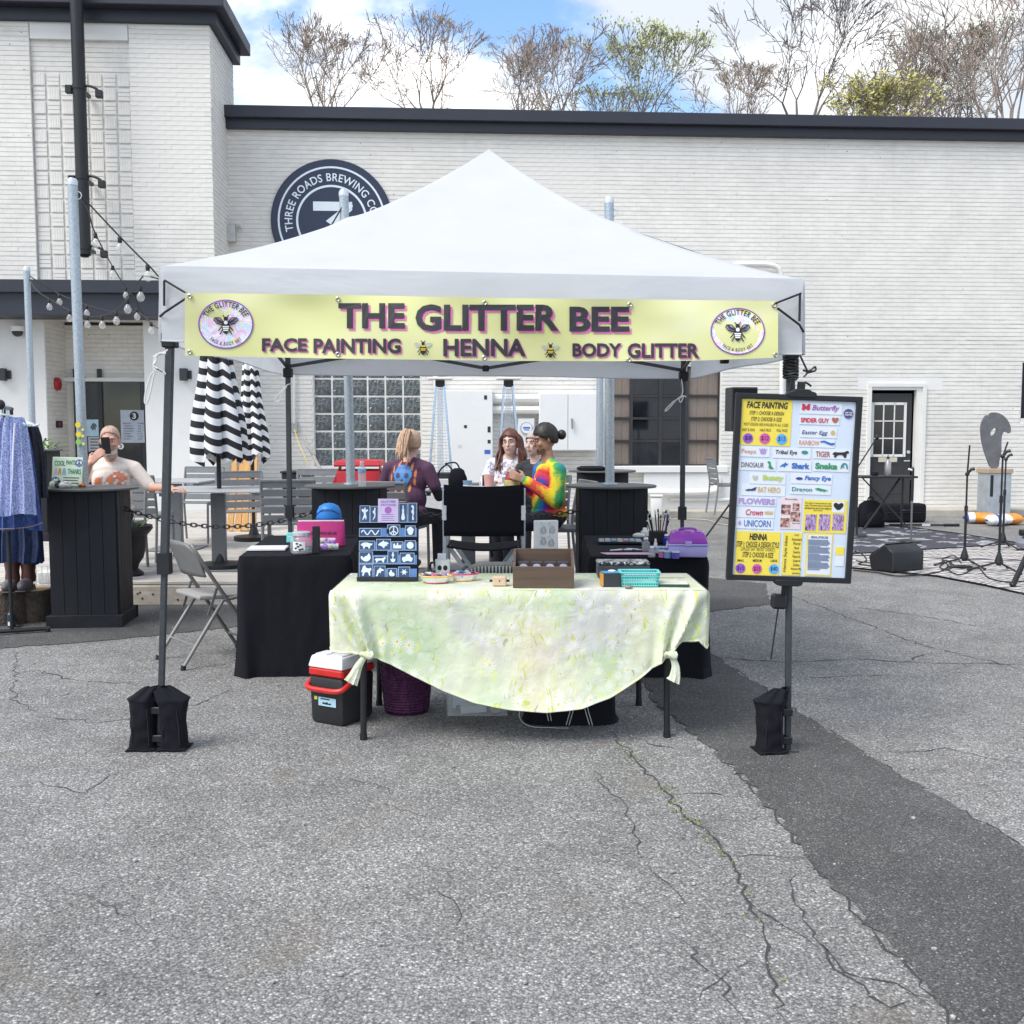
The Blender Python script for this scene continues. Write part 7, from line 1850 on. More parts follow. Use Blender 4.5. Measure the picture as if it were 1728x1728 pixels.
    def decal(s,outline,cx,cz,sx,sz,frm,name,m_,off=.003,n=22):
        """cloth print laid on the body surface: a fine patch of the outline pressed onto the body along +-Y"""
        from mathutils.geometry import intersect_point_tri_2d
        b = MB();P2 = [(cx + x * sx,cz + z * sz) for (x,z) in outline]
        def inside(x,z):
            c = False;j = len(P2) - 1
            for i_ in range(len(P2)):
                (xi,zi),(xj,zj) = P2[i_],P2[j]
                if (zi > z) != (zj > z) and x < (xj - xi) * (z - zi) / (zj - zi) + xi: c = not c
                j = i_
            return c
        g_ = {}
        dv = Vector((0,1,0)) if frm < 0 else Vector((0,-1,0))
        for i_ in range(n + 1):
            for j_ in range(n + 1):
                x,z = cx + sx * (2 * i_ / n - 1),cz + sz * (2 * j_ / n - 1);h = s.bvh.ray_cast(Vector((x,frm,z)),dv)
                if h[0] is not None: g_[i_,j_] = h[0] + h[1] * off
        for i_ in range(n):
            for j_ in range(n):
                ks = [(i_,j_),(i_ + 1,j_),(i_ + 1,j_ + 1),(i_,j_ + 1)]
                x,z = cx + sx * (2 * (i_ + .5) / n - 1),cz + sz * (2 * (j_ + .5) / n - 1)
                if all(k in g_ for k in ks) and inside(x,z): b.add([g_[k] for k in ks],[(0,1,2,3)])
        if b.f: b.build(name,m_,s.t,smooth=60)
    def face(s,brow=(.08,.05,.035),lips=(.45,.18,.16),specs=None,iris=(.06,.04,.03),smile=0.0):
        T_,k = s.T,s.k;e = s.E.to_euler();B = lambda: MB()
        for sx in (-1,1):
            o = B().ell(T_((sx * .030,-.0855,.006)),(.0125 * k,.005 * k,.0058 * k),12,8,e).build('eye',mat('eye_white',(.75,.73,.70),.3),s.t);B().ell(T_((sx * .030,-.0905,.006)),(.006 * k,.003 * k,.0062 * k),10,6,e).build('iris',mat('iris%.2f' % iris[0],iris,.2),o)
            B().tube([T_((sx * .014,-.093,.026)),T_((sx * .030,-.094,.031)),T_((sx * .048,-.084,.026))],.0038 * k,6).build('eyebrow',mat('brow%.3f' % brow[0],brow,.8),s.t)
        B().tube([T_((-.024,-.092,-.062 + smile)),T_((-.010,-.0995,-.063)),T_((.010,-.0995,-.063)),T_((.024,-.092,-.062 + smile))],[.002 * k,.0055 * k,.0055 * k,.002 * k],8).build('lips',mat('lips%.2f' % lips[0],lips,.5),s.t)
        if specs:
            b = MB()
            for sx in (-1,1): b.tube([T_((sx * .033 + .025 * math.cos(q),-.104,.003 + .019 * math.sin(q))) for q in [i_ * PI / 7 for i_ in range(14)]],.0018 * k,5,closed=True);b.tube([T_((sx * .057,-.102,.008)),T_((sx * .082,-.02,.012))],.0016 * k,5)
            b.tube([T_((-.009,-.106,.008)),T_((.009,-.106,.008))],.0016 * k,5);b.build('glasses',mat('spectacle_metal',specs,.3,.5),s.t)
    def haircap(s,m_,front=.03,low=-.05,thick=.010,name='hair',side=.0):
        T_ = s.T;b = MB();nu,nv = 40,22;ok = {};vs = [];fs = []
        for i_ in range(nv + 1):
            for j_ in range(nu):
                a_ = PI * i_ / nv * .80;q = 2 * PI * j_ / nu;d = Vector((math.sin(a_) * math.sin(q),-math.sin(a_) * math.cos(q),math.cos(a_)))
                jj = thick + .004 * noise.noise(d * 9) + .003 * math.sin(q * 17)
                p = Vector((d.x * (.077 + jj),d.y * (.097 + jj) + .012,d.z * (.104 + jj) + .022));fy = p.y
                lim = lerp(front,low,min(1,max(0,(fy + .085) / .10))) if fy < .02 else low - .35 * (fy - .02)
                ok[i_,j_] = p.z > lim - (abs(p.x) > .06) * side;vs.append(T_(p))
        for i_ in range(nv):
            for j_ in range(nu):
                ks = [(i_,j_),(i_,(j_ + 1) % nu),(i_ + 1,(j_ + 1) % nu),(i_ + 1,j_)]
                if all(ok[k] for k in ks): fs.append(tuple(k[0] * nu + k[1] for k in ks))
        b.add(vs,fs);return b.build(name,m_,s.t,smooth=70,thick=.006)

def seated(B,sh=.185,chest=.125,belly=.13,mi=1,pants=2,lean=0.0,waist=0.0,knees=None,feet=None,shoes=3,neck=.055):
    """pelvis, trunk, neck stub, legs of a seated adult facing -Y; returns shoulder points"""
    f = lambda z: -lean * (z - .5)
    B.ell((0,.0,.56),(.175,.135,.115),pants)
    B.ell((0,f(.68) - .01,.68),(.155 + waist,belly,.16),mi,bias=.006);B.ell((0,f(.84),.83),(.165 + waist * .5,chest,.17),mi);B.ell((0,f(.94) + .01,.94),(sh * .88,chest * .82,.075),mi)
    B.ell((0,f(.60),.585),(.172 + waist,belly + .01,.065),mi,bias=.004)
    B.cap((0,f(.98) + .012,.97),(0,f(1.08) - .005,1.10),neck + .006,neck,0)
    for sx in (-1,1): B.cap((sx * .06,f(.99) + .01,1.0),(sx * sh * .92,f(.96) + .01,.955),.05,.062,mi)
    knees = knees or ((-.13,-.44,.50),(.13,-.44,.50));feet = feet or ((-.13,-.42,.09),(.13,-.42,.09))
    for i_,sx in enumerate((-1,1)):
        kx,fx = Vector(knees[i_]),Vector(feet[i_]);B.cap((sx * .095,-.02,.53),kx,.095,.066,pants);B.cap(kx,fx,.064,.044,pants)
        B.ell(fx + Vector((0,-.06,-.045)),(.042,.12,.042),shoes);B.ell(fx + Vector((0,0,-.02)),(.042,.05,.05),shoes)
    return Vector((-sh,f(.95) + .01,.945)),Vector((sh,f(.95) + .01,.945))
DENIM = mat('dark_trousers',(.018,.02,.03),.85,var=.2);SHOE = mat('dark_shoe',(.03,.028,.028),.6)

# --- man with phone
B = Body();SK1 = SKIN('ruddy',(.56,.30,.22));TEE = mat('cream_tee',(.72,.64,.58),.85,var=.06,scale=8,bump=.3,bscale=18,bdist=.01)
sl_,sr_ = seated(B,.20,.135,.155,waist=.025)
B.head((0,-.02,1.195),yaw=R(8),pitch=R(4),mi=0,k=1.03,jaw=1.1)
B.chain([sl_,(-.27,-.06,.78)],[.066,.056],1);B.chain([(-.262,-.055,.80),(-.275,-.10,.71),(-.115,-.225,1.00)],[.046,.044,.030],0)
B.hand((-.115,-.225,1.00),(.62,.08,.70),(.30,.85,.1),1,.40,0,1.08)
B.chain([sr_,(.32,.0,.80)],[.066,.058],1);B.chain([(.315,0,.81),(.35,-.01,.77),(.56,-.16,.775)],[.048,.045,.030],0)
B.hand((.56,-.16,.775),(.9,-.4,-.05),(0,0,-1),-1,.35,0)
t = B.done('person','bald bearded man in a cream printed shirt photographing with his phone',(P(188,780,9.5).x,9.5,Zd + .01),R(4),[SK1,TEE,DENIM,SHOE])
B.face((.40,.30,.24),(.45,.2,.17));T_ = B.T
bd_ = MB()
for k in range(60):
    a_ = lerp(-1.05,1.05,k / 59);x_ = .066 * math.sin(a_);y_ = -.022 - .080 * math.cos(a_);z0 = -.050 - .035 * math.cos(a_)
    bd_.tube([T_((x_,y_ + .01,z0)),T_((x_ * 1.04,y_ - .004,z0 - .030)),T_((x_ * .9,y_ - .002,z0 - .062))],[.008,.0095,.003],5)
bd_.build('beard',mat('beard_grey',(.52,.44,.38),.9,var=.2),t)
B.haircap(mat('stubble_hair',(.46,.32,.25),.9),front=.075,low=-.01,thick=.001)
MB().box(T_((-.012,-.155,-.028)),(.074,.010,.150),(R(4),R(-3),R(6))).build('phone',BLKPLA,t,bev=.004)
rr = random.Random(5)
ORP = ink('shirt_orange',(.62,.20,.10))
for k in range(9):
    cx,cz_ = rr.uniform(-.09,.13),rr.uniform(.80,.90);B.decal([(math.cos(a_) * (1 if i_ % 2 else .55),math.sin(a_) * (1 if i_ % 2 else .6)) for i_,a_ in enumerate([j_ * PI / 7 for j_ in range(14)])],cx,cz_,.048,.034,-1.0,'shirt_print',ORP,.003 + k * .0004,14)
B.decal([(-1,-.2),(-.3,.6),(.5,.9),(1,.3),(.2,-.2),(-.2,-.9)],.11,.755,.055,.025,-1.0,'shirt_print',ink('shirt_blue',(.08,.2,.5)),.003,14)
for k in range(4): B.decal([(math.cos(a_),math.sin(a_)) for a_ in [j_ * PI / 5 for j_ in range(10)]],-.06 + k * .06,.85 + .03 * (-1) ** k,.014,.012,-1.0,'shirt_print',TEE,.0075,8)

# --- woman seen from behind, ponytail, purple shirt
B = Body();SK2 = SKIN('fair',(.60,.38,.30));PLUM = mat('plum_tee',(.085,.035,.075),.85,var=.10,scale=8,bump=.4,bscale=14,bdist=.012);SLV = mat('black_sleeve',(.016,.016,.019),.9)
sl_,sr_ = seated(B,.185,.125,.145,lean=.22,waist=.03)
B.head((.0,-.14,1.155),yaw=R(12),pitch=R(20),k=1.0)
B.chain([sl_,(-.25,-.10,.80)],[.066,.058],1);B.chain([(-.25,-.10,.80),(-.27,-.15,.70),(-.14,-.38,.745)],[.047,.045,.030],4);B.hand((-.14,-.38,.745),(.4,-.9,-.05),(0,0,-1),1,.4)
B.chain([sr_,(.25,-.10,.80)],[.066,.058],1);B.chain([(.25,-.10,.80),(.27,-.16,.70),(.16,-.38,.745)],[.047,.045,.030],4);B.hand((.16,-.38,.745),(-.4,-.9,-.05),(0,0,-1),-1,.4)
t = B.done('person','woman with a blonde ponytail in a purple shirt seen from behind',(P(682,800,9.36).x,9.36,Zd + .01),R(160),[SK2,PLUM,DENIM,SHOE,SLV])
BLD = mat('blonde_hair',(.50,.33,.22),.6,var=.35,scale=40);B.haircap(BLD,.045,-.045,.012);T_ = B.T
B.face()
pt_ = MB();rr = random.Random(21)
for k in range(46):
    a_ = rr.uniform(0,6.28);r_ = rr.uniform(0,1);ox,oz = math.cos(a_) * r_,math.sin(a_) * r_
    pt_.tube(catmull([T_((ox * .02,.105,.075 + oz * .018)),T_((.012 + ox * .04,.155 + oz * .02,.065 + oz * .03)),T_((.03 + ox * .055,.17 + oz * .03,-.02 + oz * .02)),T_((.035 + ox * .05 + rr.uniform(-.02,.02),.165 + oz * .03,-.14 - rr.uniform(0,.05)))],4),[.009] * 12 + [.003],5)
pt_.build('ponytail',BLD,t);MB().tube([T_((.024 * math.cos(q),.108,.075 + .022 * math.sin(q))) for q in [i_ * PI / 5 for i_ in range(10)]],.006,6,closed=True).build('hair_tie',BLKFAB,t)
SKB,SKO,SKD = ink('skull_blue',(.06,.20,.48)),ink('skull_orange',(.55,.19,.07)),ink('skull_dark',(.02,.04,.12))
for k in range(11):
    a_ = k / 11 * 6.28;B.decal([(-.4,-1),(.4,-.6),(.3,.4),(0,1),(-.3,.2)],.0 + .115 * math.cos(a_),.875 + .125 * math.sin(a_),.030,.038,1.0,'shirt_print',SKO,.003,12)
B.decal(smooth_poly([(-.9,.3),(-.5,.95),(.5,.95),(.9,.3),(.75,-.2),(.5,-.4),(.45,-.95),(-.45,-.95),(-.5,-.4),(-.75,-.2)]),0,.875,.10,.115,1.0,'shirt_print',SKB,.0045,26)
for (x_,z_,a_,c_) in ((-.040,.89,.024,.026),(.040,.89,.024,.026),(0,.845,.012,.016),(0,.80,.042,.006),(-.02,.795,.004,.016),(.02,.795,.004,.016)): B.decal(smooth_poly([(-1,-.4),(-.4,.9),(.6,.9),(1,-.3),(.2,-1)]),x_,z_,a_,c_,1.0,'shirt_print',SKD,.0065,14)

# --- woman with long auburn hair and glasses
B = Body();SK3 = SKIN('pale',(.66,.44,.37));FLW,nt,bs = _nt('white_floral_blouse');N = NT(nt);nt.links.new(N.ramp(N.noise(N.coord(),34.0,2.0,.5,.6),[(.40,(.30,.30,.45)),(.46,(.76,.74,.76)),(.62,(.76,.75,.76)),(.68,(.55,.40,.48))]),bs.inputs['Base Color']);bs.inputs['Roughness'].default_value = .8
sl_,sr_ = seated(B,.18,.125,.14,lean=.12,waist=.02)
B.head((0,-.07,1.165),yaw=R(-14),pitch=R(-2),roll=R(-5),k=1.0,jaw=1.06)
B.chain([sl_,(-.25,-.10,.76),(-.14,-.33,.80)],[.062,.055,.038],1);B.hand((-.14,-.33,.80),(.5,-.8,.2),(.3,.2,-.9),1,.5)
B.chain([sr_,(.25,-.10,.76),(.12,-.34,.80)],[.062,.055,.038],1);B.hand((.12,-.34,.80),(-.5,-.8,.2),(-.3,.2,-.9),-1,.5)
t = B.done('person','smiling woman with long auburn hair and glasses in a white floral blouse',(P(862,790,10.45).x,10.45,Zd + .01),R(-3),[SK3,FLW,DENIM,SHOE])
B.face((.12,.06,.04),(.52,.17,.18),(.05,.03,.03),smile=.006);AUB = mat('auburn_hair',(.115,.038,.026),.5,var=.45,scale=26,streak=(1,1,.2));B.haircap(AUB,.058,-.05,.012);T_ = B.T
lh = MB();rr = random.Random(33)
for k in range(90):
    sx = -1 if k % 2 else 1;q = rr.random();a_ = lerp(.35,1.0,q);y0 = lerp(-.045,.09,q)
    p0 = T_((sx * rr.uniform(.004,.02),y0 * .6 - .02,.128));p1 = T_((sx * (.080 + rr.uniform(0,.012)),y0,.045));p2 = T_((sx * (.088 + rr.uniform(-.004,.022)),y0 - .005,-.05))
    p3 = T_((sx * (.10 + rr.uniform(-.012,.04)),y0 - .03,-.14));p4 = T_((sx * (.10 + rr.uniform(-.03,.06)),y0 - .05 + rr.uniform(-.03,.02),-.24 - rr.uniform(0,.06)))
    lh.tube(catmull([p0,p1,p2,p3,p4],4),[.008] * 4 + [.010] * 9 + [.007] * 3 + [.002],5)
lh.build('long_hair',AUB,t)

# --- man with the bun in the tie-dye shirt
B = Body();SK4 = SKIN('tan',(.40,.215,.145));TIE,nt,bs = _nt('rainbow_tie_dye');N = NT(nt);co = N.coord()
cc = N.vmath('SUBTRACT',co,(-.02,-.12,.82));sp = N.sep(cc);ang = N.math('ARCTAN2',sp[2],N.math('ADD',sp[0],N.math('MULTIPLY',sp[1],.7)))
rad = N.vmath('LENGTH',cc);sw = N.math('ADD',N.math('MULTIPLY',ang,.3183),N.math('MULTIPLY',rad,3.4));sw = N.math('ADD',sw,N.math('MULTIPLY',N.noise(co,9.0,5.0,.75,.5),.55));fr_ = N.math('FRACT',sw)
nt.links.new(N.ramp(fr_,[(0.0,(.60,.03,.05)),(.14,(.70,.08,.04)),(.24,(.78,.52,.02)),(.36,(.72,.62,.03)),(.46,(.05,.32,.08)),(.58,(.02,.25,.20)),(.68,(.02,.18,.48)),(.80,(.03,.08,.40)),(.90,(.25,.03,.22)),(1.0,(.60,.03,.05))]),bs.inputs['Base Color']);bs.inputs['Roughness'].default_value = .85;nt.links.new(N.bump(N.noise(co,14.0,3.0,.6),.4,.012),bs.inputs['Normal'])
sl_,sr_ = seated(B,.195,.13,.145,lean=.06,waist=.015,knees=((-.12,-.46,.50),(.14,-.46,.50)))
B.head((0,-.055,1.215),yaw=R(-4),pitch=R(14),k=1.02,jaw=1.05)
B.chain([sl_,(-.25,-.02,.72),(-.13,-.27,.88)],[.074,.068,.045],1);B.hand((-.12,-.285,.888),(.35,-.75,.45),(.8,.2,-.1),1,.75,0,1.08)
B.chain([sr_,(.275,-.06,.70),(.13,-.27,.86)],[.074,.068,.045],1);B.hand((.12,-.285,.868),(-.35,-.8,.40),(-.8,.2,-.1),-1,.75,0,1.08)
t = B.done('person','man with a dark hair bun in a rainbow tie-dye shirt holding a red jar',(P(930,790,9.12).x,9.12,Zd + .01),R(-70),[SK4,TIE,DENIM,SHOE])
B.face((.02,.015,.012),(.34,.13,.11),(.35,.33,.28));DKH = mat('dark_hair',(.022,.017,.015),.5,var=.3,scale=40);B.haircap(DKH,.050,-.04,.010);T_ = B.T
MB().ell(T_((0,.150,.0)),(.042,.040,.044),16,10).build('hair_bun',DKH,t);MB().tube([T_((.018 * math.cos(q),.112,.006 + .018 * math.sin(q))) for q in [i_ * PI / 5 for i_ in range(10)]],.008,6,closed=True).build('hair_tie',BLKFAB,t)
sb_ = MB()
for k in range(40):
    a_ = lerp(-1.2,1.2,k / 39);x_ = .061 * math.sin(a_);y_ = -.024 - .072 * math.cos(a_);z0 = -.070 - .028 * math.cos(a_);sb_.tube([T_((x_,y_,z0 + .012)),T_((x_,y_ + .004,z0 - .018))],[.004,.0045],5)
sb_.build('stubble',mat('stubble_dark',(.10,.065,.05),.9),t)
B.decal([(0,-1),(.7,0),(.2,1),(-.6,.3)],.0,.84,.035,.045,-1.0,'shirt_print',PAPER,.003,12)
jr = thing('red_jar','round glass jug of red drink held by the tie-dye shirted man','jug',MW[t.name] @ Vector((0,-.36,.86)),R(-70))
MB().lathe([(.03,-.10),(.058,-.09),(.068,-.03),(.060,.03),(.035,.065),(.033,.085)],n=24).build('glass',mat('red_liquid_glass',(.42,.04,.03),.12,spec=.7),jr);MB().cyl((0,0,.075),(0,0,.10),.037,.037,18).build('lid',ALU,jr);MB().lathe([(.0600,-.055),(.0695,-.05),(.0695,-.01),(.064,.01)],n=24,caps=False).build('label',mat('jar_label',(.55,.42,.18),.5,var=.5,scale=40),jr)

# --- person half hidden behind him
B = Body();SK5 = SKIN('light',(.62,.42,.35));BTOP = mat('dark_top',(.025,.026,.03),.85)
sl_,sr_ = seated(B,.175,.12,.135,lean=.05);B.head((0,-.05,1.19),yaw=R(-10),pitch=R(0),k=.96)
B.chain([sl_,(-.24,-.06,.72),(-.12,-.30,.79)],[.06,.052,.036],1);B.hand((-.12,-.30,.79),(.4,-.9,0),(0,0,-1),1,.4);B.chain([sr_,(.24,-.06,.72),(.12,-.30,.79)],[.06,.052,.036],1);B.hand((.12,-.30,.79),(-.4,-.9,0),(0,0,-1),-1,.4)
t = B.done('person','smiling person in a dark top half hidden behind the tie-dye man',(P(907,790,10.15).x,10.15,Zd - .02),R(-32),[SK5,BTOP,DENIM,SHOE])
B.face((.25,.2,.17),(.55,.22,.2),smile=.008);B.haircap(mat('ash_hair',(.40,.36,.33),.7,var=.2,scale=40),.05,-.06,.012)

# things on their table
TT = Zd + .756
def on2(u,v): return G(u,v,TT)
q = P(825,805,9.85);t = thing('pink_cup','pink takeaway cup on the table in front of the auburn-haired woman','cup',(q.x - .0,9.85,TT));MB().lathe([(.042,0),(.052,.13),(.050,.13),(.04,.01)],n=24).build('cup',mat('cup_pink',(.68,.36,.34),.5),t);MB().box((-.052,0,.075),(.02,.03,.10)).build('dark_sleeve',BLKPLA,t)
for (u,c3,lab,h) in ((855,(.16,.38,.45),'teal tumbler on the table left of the red jug',.11),(789,(.20,.33,.45),'blue tumbler lying next to the black bag on the table',.08)):
    q = P(u,815,9.75);t = thing('tumbler',lab,'tumbler',(q.x,9.75,TT));MB().lathe([(.036,0),(.044,h),(.04,h),(.035,.01)],n=20).build('cup',mat('tumbler%d' % u,c3,.4),t);MB().lathe([(.0405,h * .3),(.0425,h * .5)],n=20,caps=False).build('band',PAPER,t)
q = P(772,812,9.8);t = thing('black_bag','slouched black bag with straps on the deck table','bag',(q.x,9.85,TT));MB().lathe([(.07,0),(.09,.03),(.085,.10),(.06,.17),(.03,.19)],n=24,sx=1.0,sy=.7,mod=lambda a_,f: 1 + .08 * math.sin(5 * a_ + 7 * f)).build('body',BLKFAB,t,smooth=60);MB().tube(catmull([(-.05,0,.17),(-.10,0,.22),(-.17,-.02,.16),(-.20,-.03,.05),(-.3,-.05,.008)],5),.008,6).build('strap',BLKFAB,t);MB().tube(catmull([(.02,0,.18),(-.02,0,.24),(-.12,0,.23)],5),.008,6).build('strap',BLKFAB,t)
q = P(746,828,9.65);t = thing('paper_pad','white papers and a blue pen in front of the woman in purple','paper',(q.x - .02,9.66,TT),R(20));MB().box((0,0,.003),(.20,.15,.006)).build('sheets',PAPER,t);MB().box((.04,.02,.012),(.09,.03,.012)).build('blue_case',mat('blue_case',(.04,.09,.45),.4),t)

# ================================================================== CLOTHES RACK AND ITS CLOTHES
def fabric(name,a,c,sc,rough=.9,wv=True):
    m,nt,bs = _nt(name);N = NT(nt);co = N.coord()
    k = N.noise(N.vmath('MULTIPLY',co,(1,1,.7)),sc,3.0,.7);nt.links.new(N.ramp(k,[(.38,a),(.62,c)]),bs.inputs['Base Color']);bs.inputs['Roughness'].default_value = rough
    nt.links.new(N.bump(N.noise(co,sc * 2,2.0),.3,.002),bs.inputs['Normal']);return m
BLOU = fabric('blue_speckled_blouse',(.10,.14,.38),(.48,.54,.76),130.0);JEAN = fabric('blue_denim',(.025,.055,.20),(.05,.10,.30),60.0);DJEAN = fabric('dark_denim',(.012,.022,.06),(.025,.045,.12),60.0);NAVYC = fabric('black_navy_cloth',(.012,.013,.022),(.022,.025,.038),40.0)
RKY = 7.72
rk = thing('clothes_rack','black metal clothes rail at the left edge','clothes rack',(P(20,1055,RKY).x,RKY,0),R(22))
HX = lambda Y: MW[rk.name].translation.x - math.tan(R(22)) * (Y - RKY)
zr = P(20,682,RKY).z;x0_ = P(22,690,RKY).x
MB().tube([(0,-.30,zr - .02),(0,1.0,zr - .02)],.014,10).build('rail',BLKMET,rk);MB().ell((0,-.31,zr - .01),(.032,.032,.036),14,9).build('end_ball',BLKMET,rk)
for y_ in (.0,.90):
    MB().tube([(0,y_,.05),(0,y_,zr - .02)],.014,10).build('upright',BLKMET,rk);MB().tube([(-.30,y_,.03),(.26,y_,.03)],.016,10).build('foot_bar',BLKMET,rk)
    for s2 in (-1,1): MB().cyl((s2 * .24,y_,0.002),(s2 * .24,y_,.03),.02).build('caster',BLKPLA,rk)
MB().tube([(0,0,.05),(0,.95,.05)],.012,8).build('base_bar',BLKMET,rk)
def garment(name,label,rows,Y,m_,dep,seed,trim=None,cat='garment',col=None):
    """hanging cloth: a closed sleeve of cloth whose outline is given by rows of (height pixel, left, right)"""
    t = thing(name,label,cat,P((rows[0][1] + rows[0][2]) / 2,rows[0][0],Y),0)
    nv,nu = 34,64;vs = []
    vv = [r_[0] for r_ in rows]
    for i_ in range(nv + 1):
        f = i_ / nv;v = lerp(vv[0],vv[-1],f);uL,uR = interp(v,vv,[r_[1] for r_ in rows]),interp(v,vv,[r_[2] for r_ in rows])
        for j_ in range(nu):
            q = 2 * PI * j_ / nu;a_ = (1 - math.cos(q)) / 2;p = P(lerp(uL,uR,a_),v,Y)
            fd = .5 + .5 * f;y_ = -math.sin(q) * dep * (.35 + .65 * f) + fd * (.018 * math.sin(a_ * 26 + seed + f) + .012 * math.sin(a_ * 47 + seed * 2)) * (1 if math.sin(q) > 0 else .5)
            wob = .004 * noise.noise(Vector((a_ * 6,f * 5,seed)))
            vs.append((p.x + wob,Y + y_,p.z + (.010 * math.sin(a_ * 9 + seed) if i_ == nv else 0)))
    fs = [(i_ * nu + j_,i_ * nu + (j_ + 1) % nu,(i_ + 1) * nu + (j_ + 1) % nu,(i_ + 1) * nu + j_) for i_ in range(nv) for j_ in range(nu)]
    MB().add(vs,fs).build('cloth',m_,t,world=True,smooth=70)
    if trim:
        MB().tube(catmull([P(u,v,Y - dep * .98 * (.35 + .65 * (v - vv[0]) / (vv[-1] - vv[0])) - .016) for (u,v) in trim[0]],5),trim[2],6).build('trim',trim[1],t,world=True)
    # hanger
    c_ = P((rows[0][1] + rows[0][2]) / 2,rows[0][0],Y);w_ = (P(rows[0][2],rows[0][0],Y).x - P(rows[0][1],rows[0][0],Y).x) / 2;hx = HX(Y)
    MB().tube([c_ + Vector((-w_ * .95,0,-.01)),Vector((hx,Y,zr - .075)),c_ + Vector((w_ * .95,0,-.01)),c_ + Vector((-w_ * .95,0,-.01))],.0055,6).build('hanger',WHITEP,t,world=True)
    MB().tube([Vector((hx + .018 * math.sin(q),Y,zr - .018 + .019 * math.cos(q))) for q in [k * PI / 5 - 1.6 for k in range(8)]] + [Vector((hx,Y,zr - .075))],.003,5).build('hook',ALU,t,world=True)
    return t
WTR = mat('white_trim',(.70,.74,.84),.8)
garment('blouse','blue speckled sleeveless blouse with a white centre line at the front of the rail',[(704,-2,40),(716,-8,45),(738,-12,49),(770,-14,53),(815,-16,58),(868,-19,62)],RKY - .24,BLOU,.07,1,([(25,714),(23,745),(21,790),(20,830),(20,865)],WTR,.006))
garment('denim_dress','blue denim dress hanging behind the speckled blouse',[(716,0,44),(760,-8,55),(830,-10,64),(880,-12,71),(893,-12,73)],RKY - .07,JEAN,.06,2,([(-10,893),(20,892),(50,889),(72,882)],mat('orange_thread',(.36,.24,.14),.8),.003))
garment('dark_jacket','black navy jacket with white collar hanging on the rail',[(718,22,64),(735,24,70),(770,26,76),(820,24,80),(838,24,82)],RKY + .12,NAVYC,.07,3,([(42,717),(55,719),(66,716)],WTR,.007))
garment('denim_skirt','long dark denim skirt hanging lowest on the rail',[(722,8,44),(800,0,56),(870,-4,64),(920,-6,70),(948,-4,66)],RKY + .28,DJEAN,.06,4)
garment('light_jeans','faded blue jeans hanging behind the dark skirt',[(724,26,56),(800,30,66),(900,40,71),(950,46,74)],RKY + .45,JEAN,.05,5)
for k in range(5):
    u = 2 + k * 10;t = thing('clothes_hanger',('pale blue','white','white','white','grey')[k] + (' empty hanger nearest the black rail end',' empty hanger bunched second on the rail',' empty hanger in the middle of the bunch',' empty hanger fourth on the rail',' empty hanger farthest back on the rail')[k],'hanger',(HX(RKY - .20 + k * .13),RKY - .20 + k * .13,zr - .02),R(-16 + k * 8),'empty hangers on the rail')
    m_ = (mat('hanger_blue',(.35,.6,.68),.4),WHITEP,WHITEP,WHITEP,ALU)[k]
    MB().tube(catmull([(-.19,0,-.135),(-.17,0,-.115),(0,0,-.055),(.17,0,-.115),(.19,0,-.135),(.10,0,-.145),(-.10,0,-.145),(-.19,0,-.135)],4),.007,6).build('frame',m_,t);MB().tube([(.016 * math.sin(q),0,.016 * math.cos(q)) for q in [j_ * PI / 5 - 1.6 for j_ in range(8)]] + [(0,0,-.055)],.003,5).build('hook',ALU,t)
# log stumps and boots under the clothes
BARK = mat('log_bark',(.075,.058,.045),.95,var=.5,scale=18,bump=.8,bscale=40,bdist=.02);ENDG = mat('log_end',(.46,.31,.17),.8,var=.2,scale=12)
for (u,Y,r_,lab) in ((12,8.22,.185,'log stump under the brown boots at the left edge'),(58,8.30,.135,'dark bark stump beside the left bar table')):
    t = thing('log_stump',lab,'stump',(P(u,1040,Y).x,Y,.004));H = .255
    MB().lathe([(r_ * 1.03,0),(r_,.08),(r_ * .98,.17),(r_,H - .008)],n=36,mod=lambda q,f: 1 + .05 * noise.noise(Vector((math.cos(q) * 3,math.sin(q) * 3,f * 2)))).build('bark',BARK,t);MB().lathe([(.001,H),(r_ * .92,H),(r_ * .98,H - .012)],n=36,caps=False).build('cut_face',ENDG,t)
BOOT = mat('brown_leather',(.085,.030,.022),.5,var=.25,scale=14);SUED = mat('grey_suede',(.14,.13,.14),.9,var=.2)
for (u,Y,m_,lab,dz_) in ((20,8.16,BOOT,'brown leather boot on the log stump, left of the pair',.262),(47,8.20,BOOT,'brown leather boot on the log stump, right of the pair',.262)):
    t = thing('boot',lab,'boot',(P(u,1000,Y).x,Y,dz_),R(6),'brown boots on the stump')
    MB().lathe([(.052,.06),(.055,.10),(.050,.14),(.060,.22),(.066,.32),(.068,.33),(.062,.33)],(0,.03,0),24).build('shaft',m_,t);b = MB().ell((0,-.05,.045),(.046,.125,.05),18,10);b.build('foot',SUED,t);MB().box((0,-.05,.008),(.085,.25,.016)).build('sole',BLKPLA,t,bev=.006);MB().box((0,.045,.018),(.07,.06,.034)).build('heel',BLKPLA,t,bev=.004)
q = P(19,1040,8.0);t = thing('sanitiser_bottle','small blue capped bottle standing on the ground by the stump','bottle',(q.x,8.0,.004));MB().lathe([(.028,0),(.030,.01),(.030,.10),(.015,.12),(.012,.13)],n=18).build('body',mat('bottle_dark',(.03,.05,.07),.3),t);MB().cyl((0,0,.13),(0,0,.165),.012,.010,12).build('cap',mat('cap_blue',(.08,.3,.45),.4),t);MB().box((.0,-.031,.03),(.025,.003,.03)).build('label',PAPER,t)
q = P(70,975,8.5);t = thing('goods_crate','white wire crate of small goods beside the boots','crate',(q.x + .02,8.62,.004));
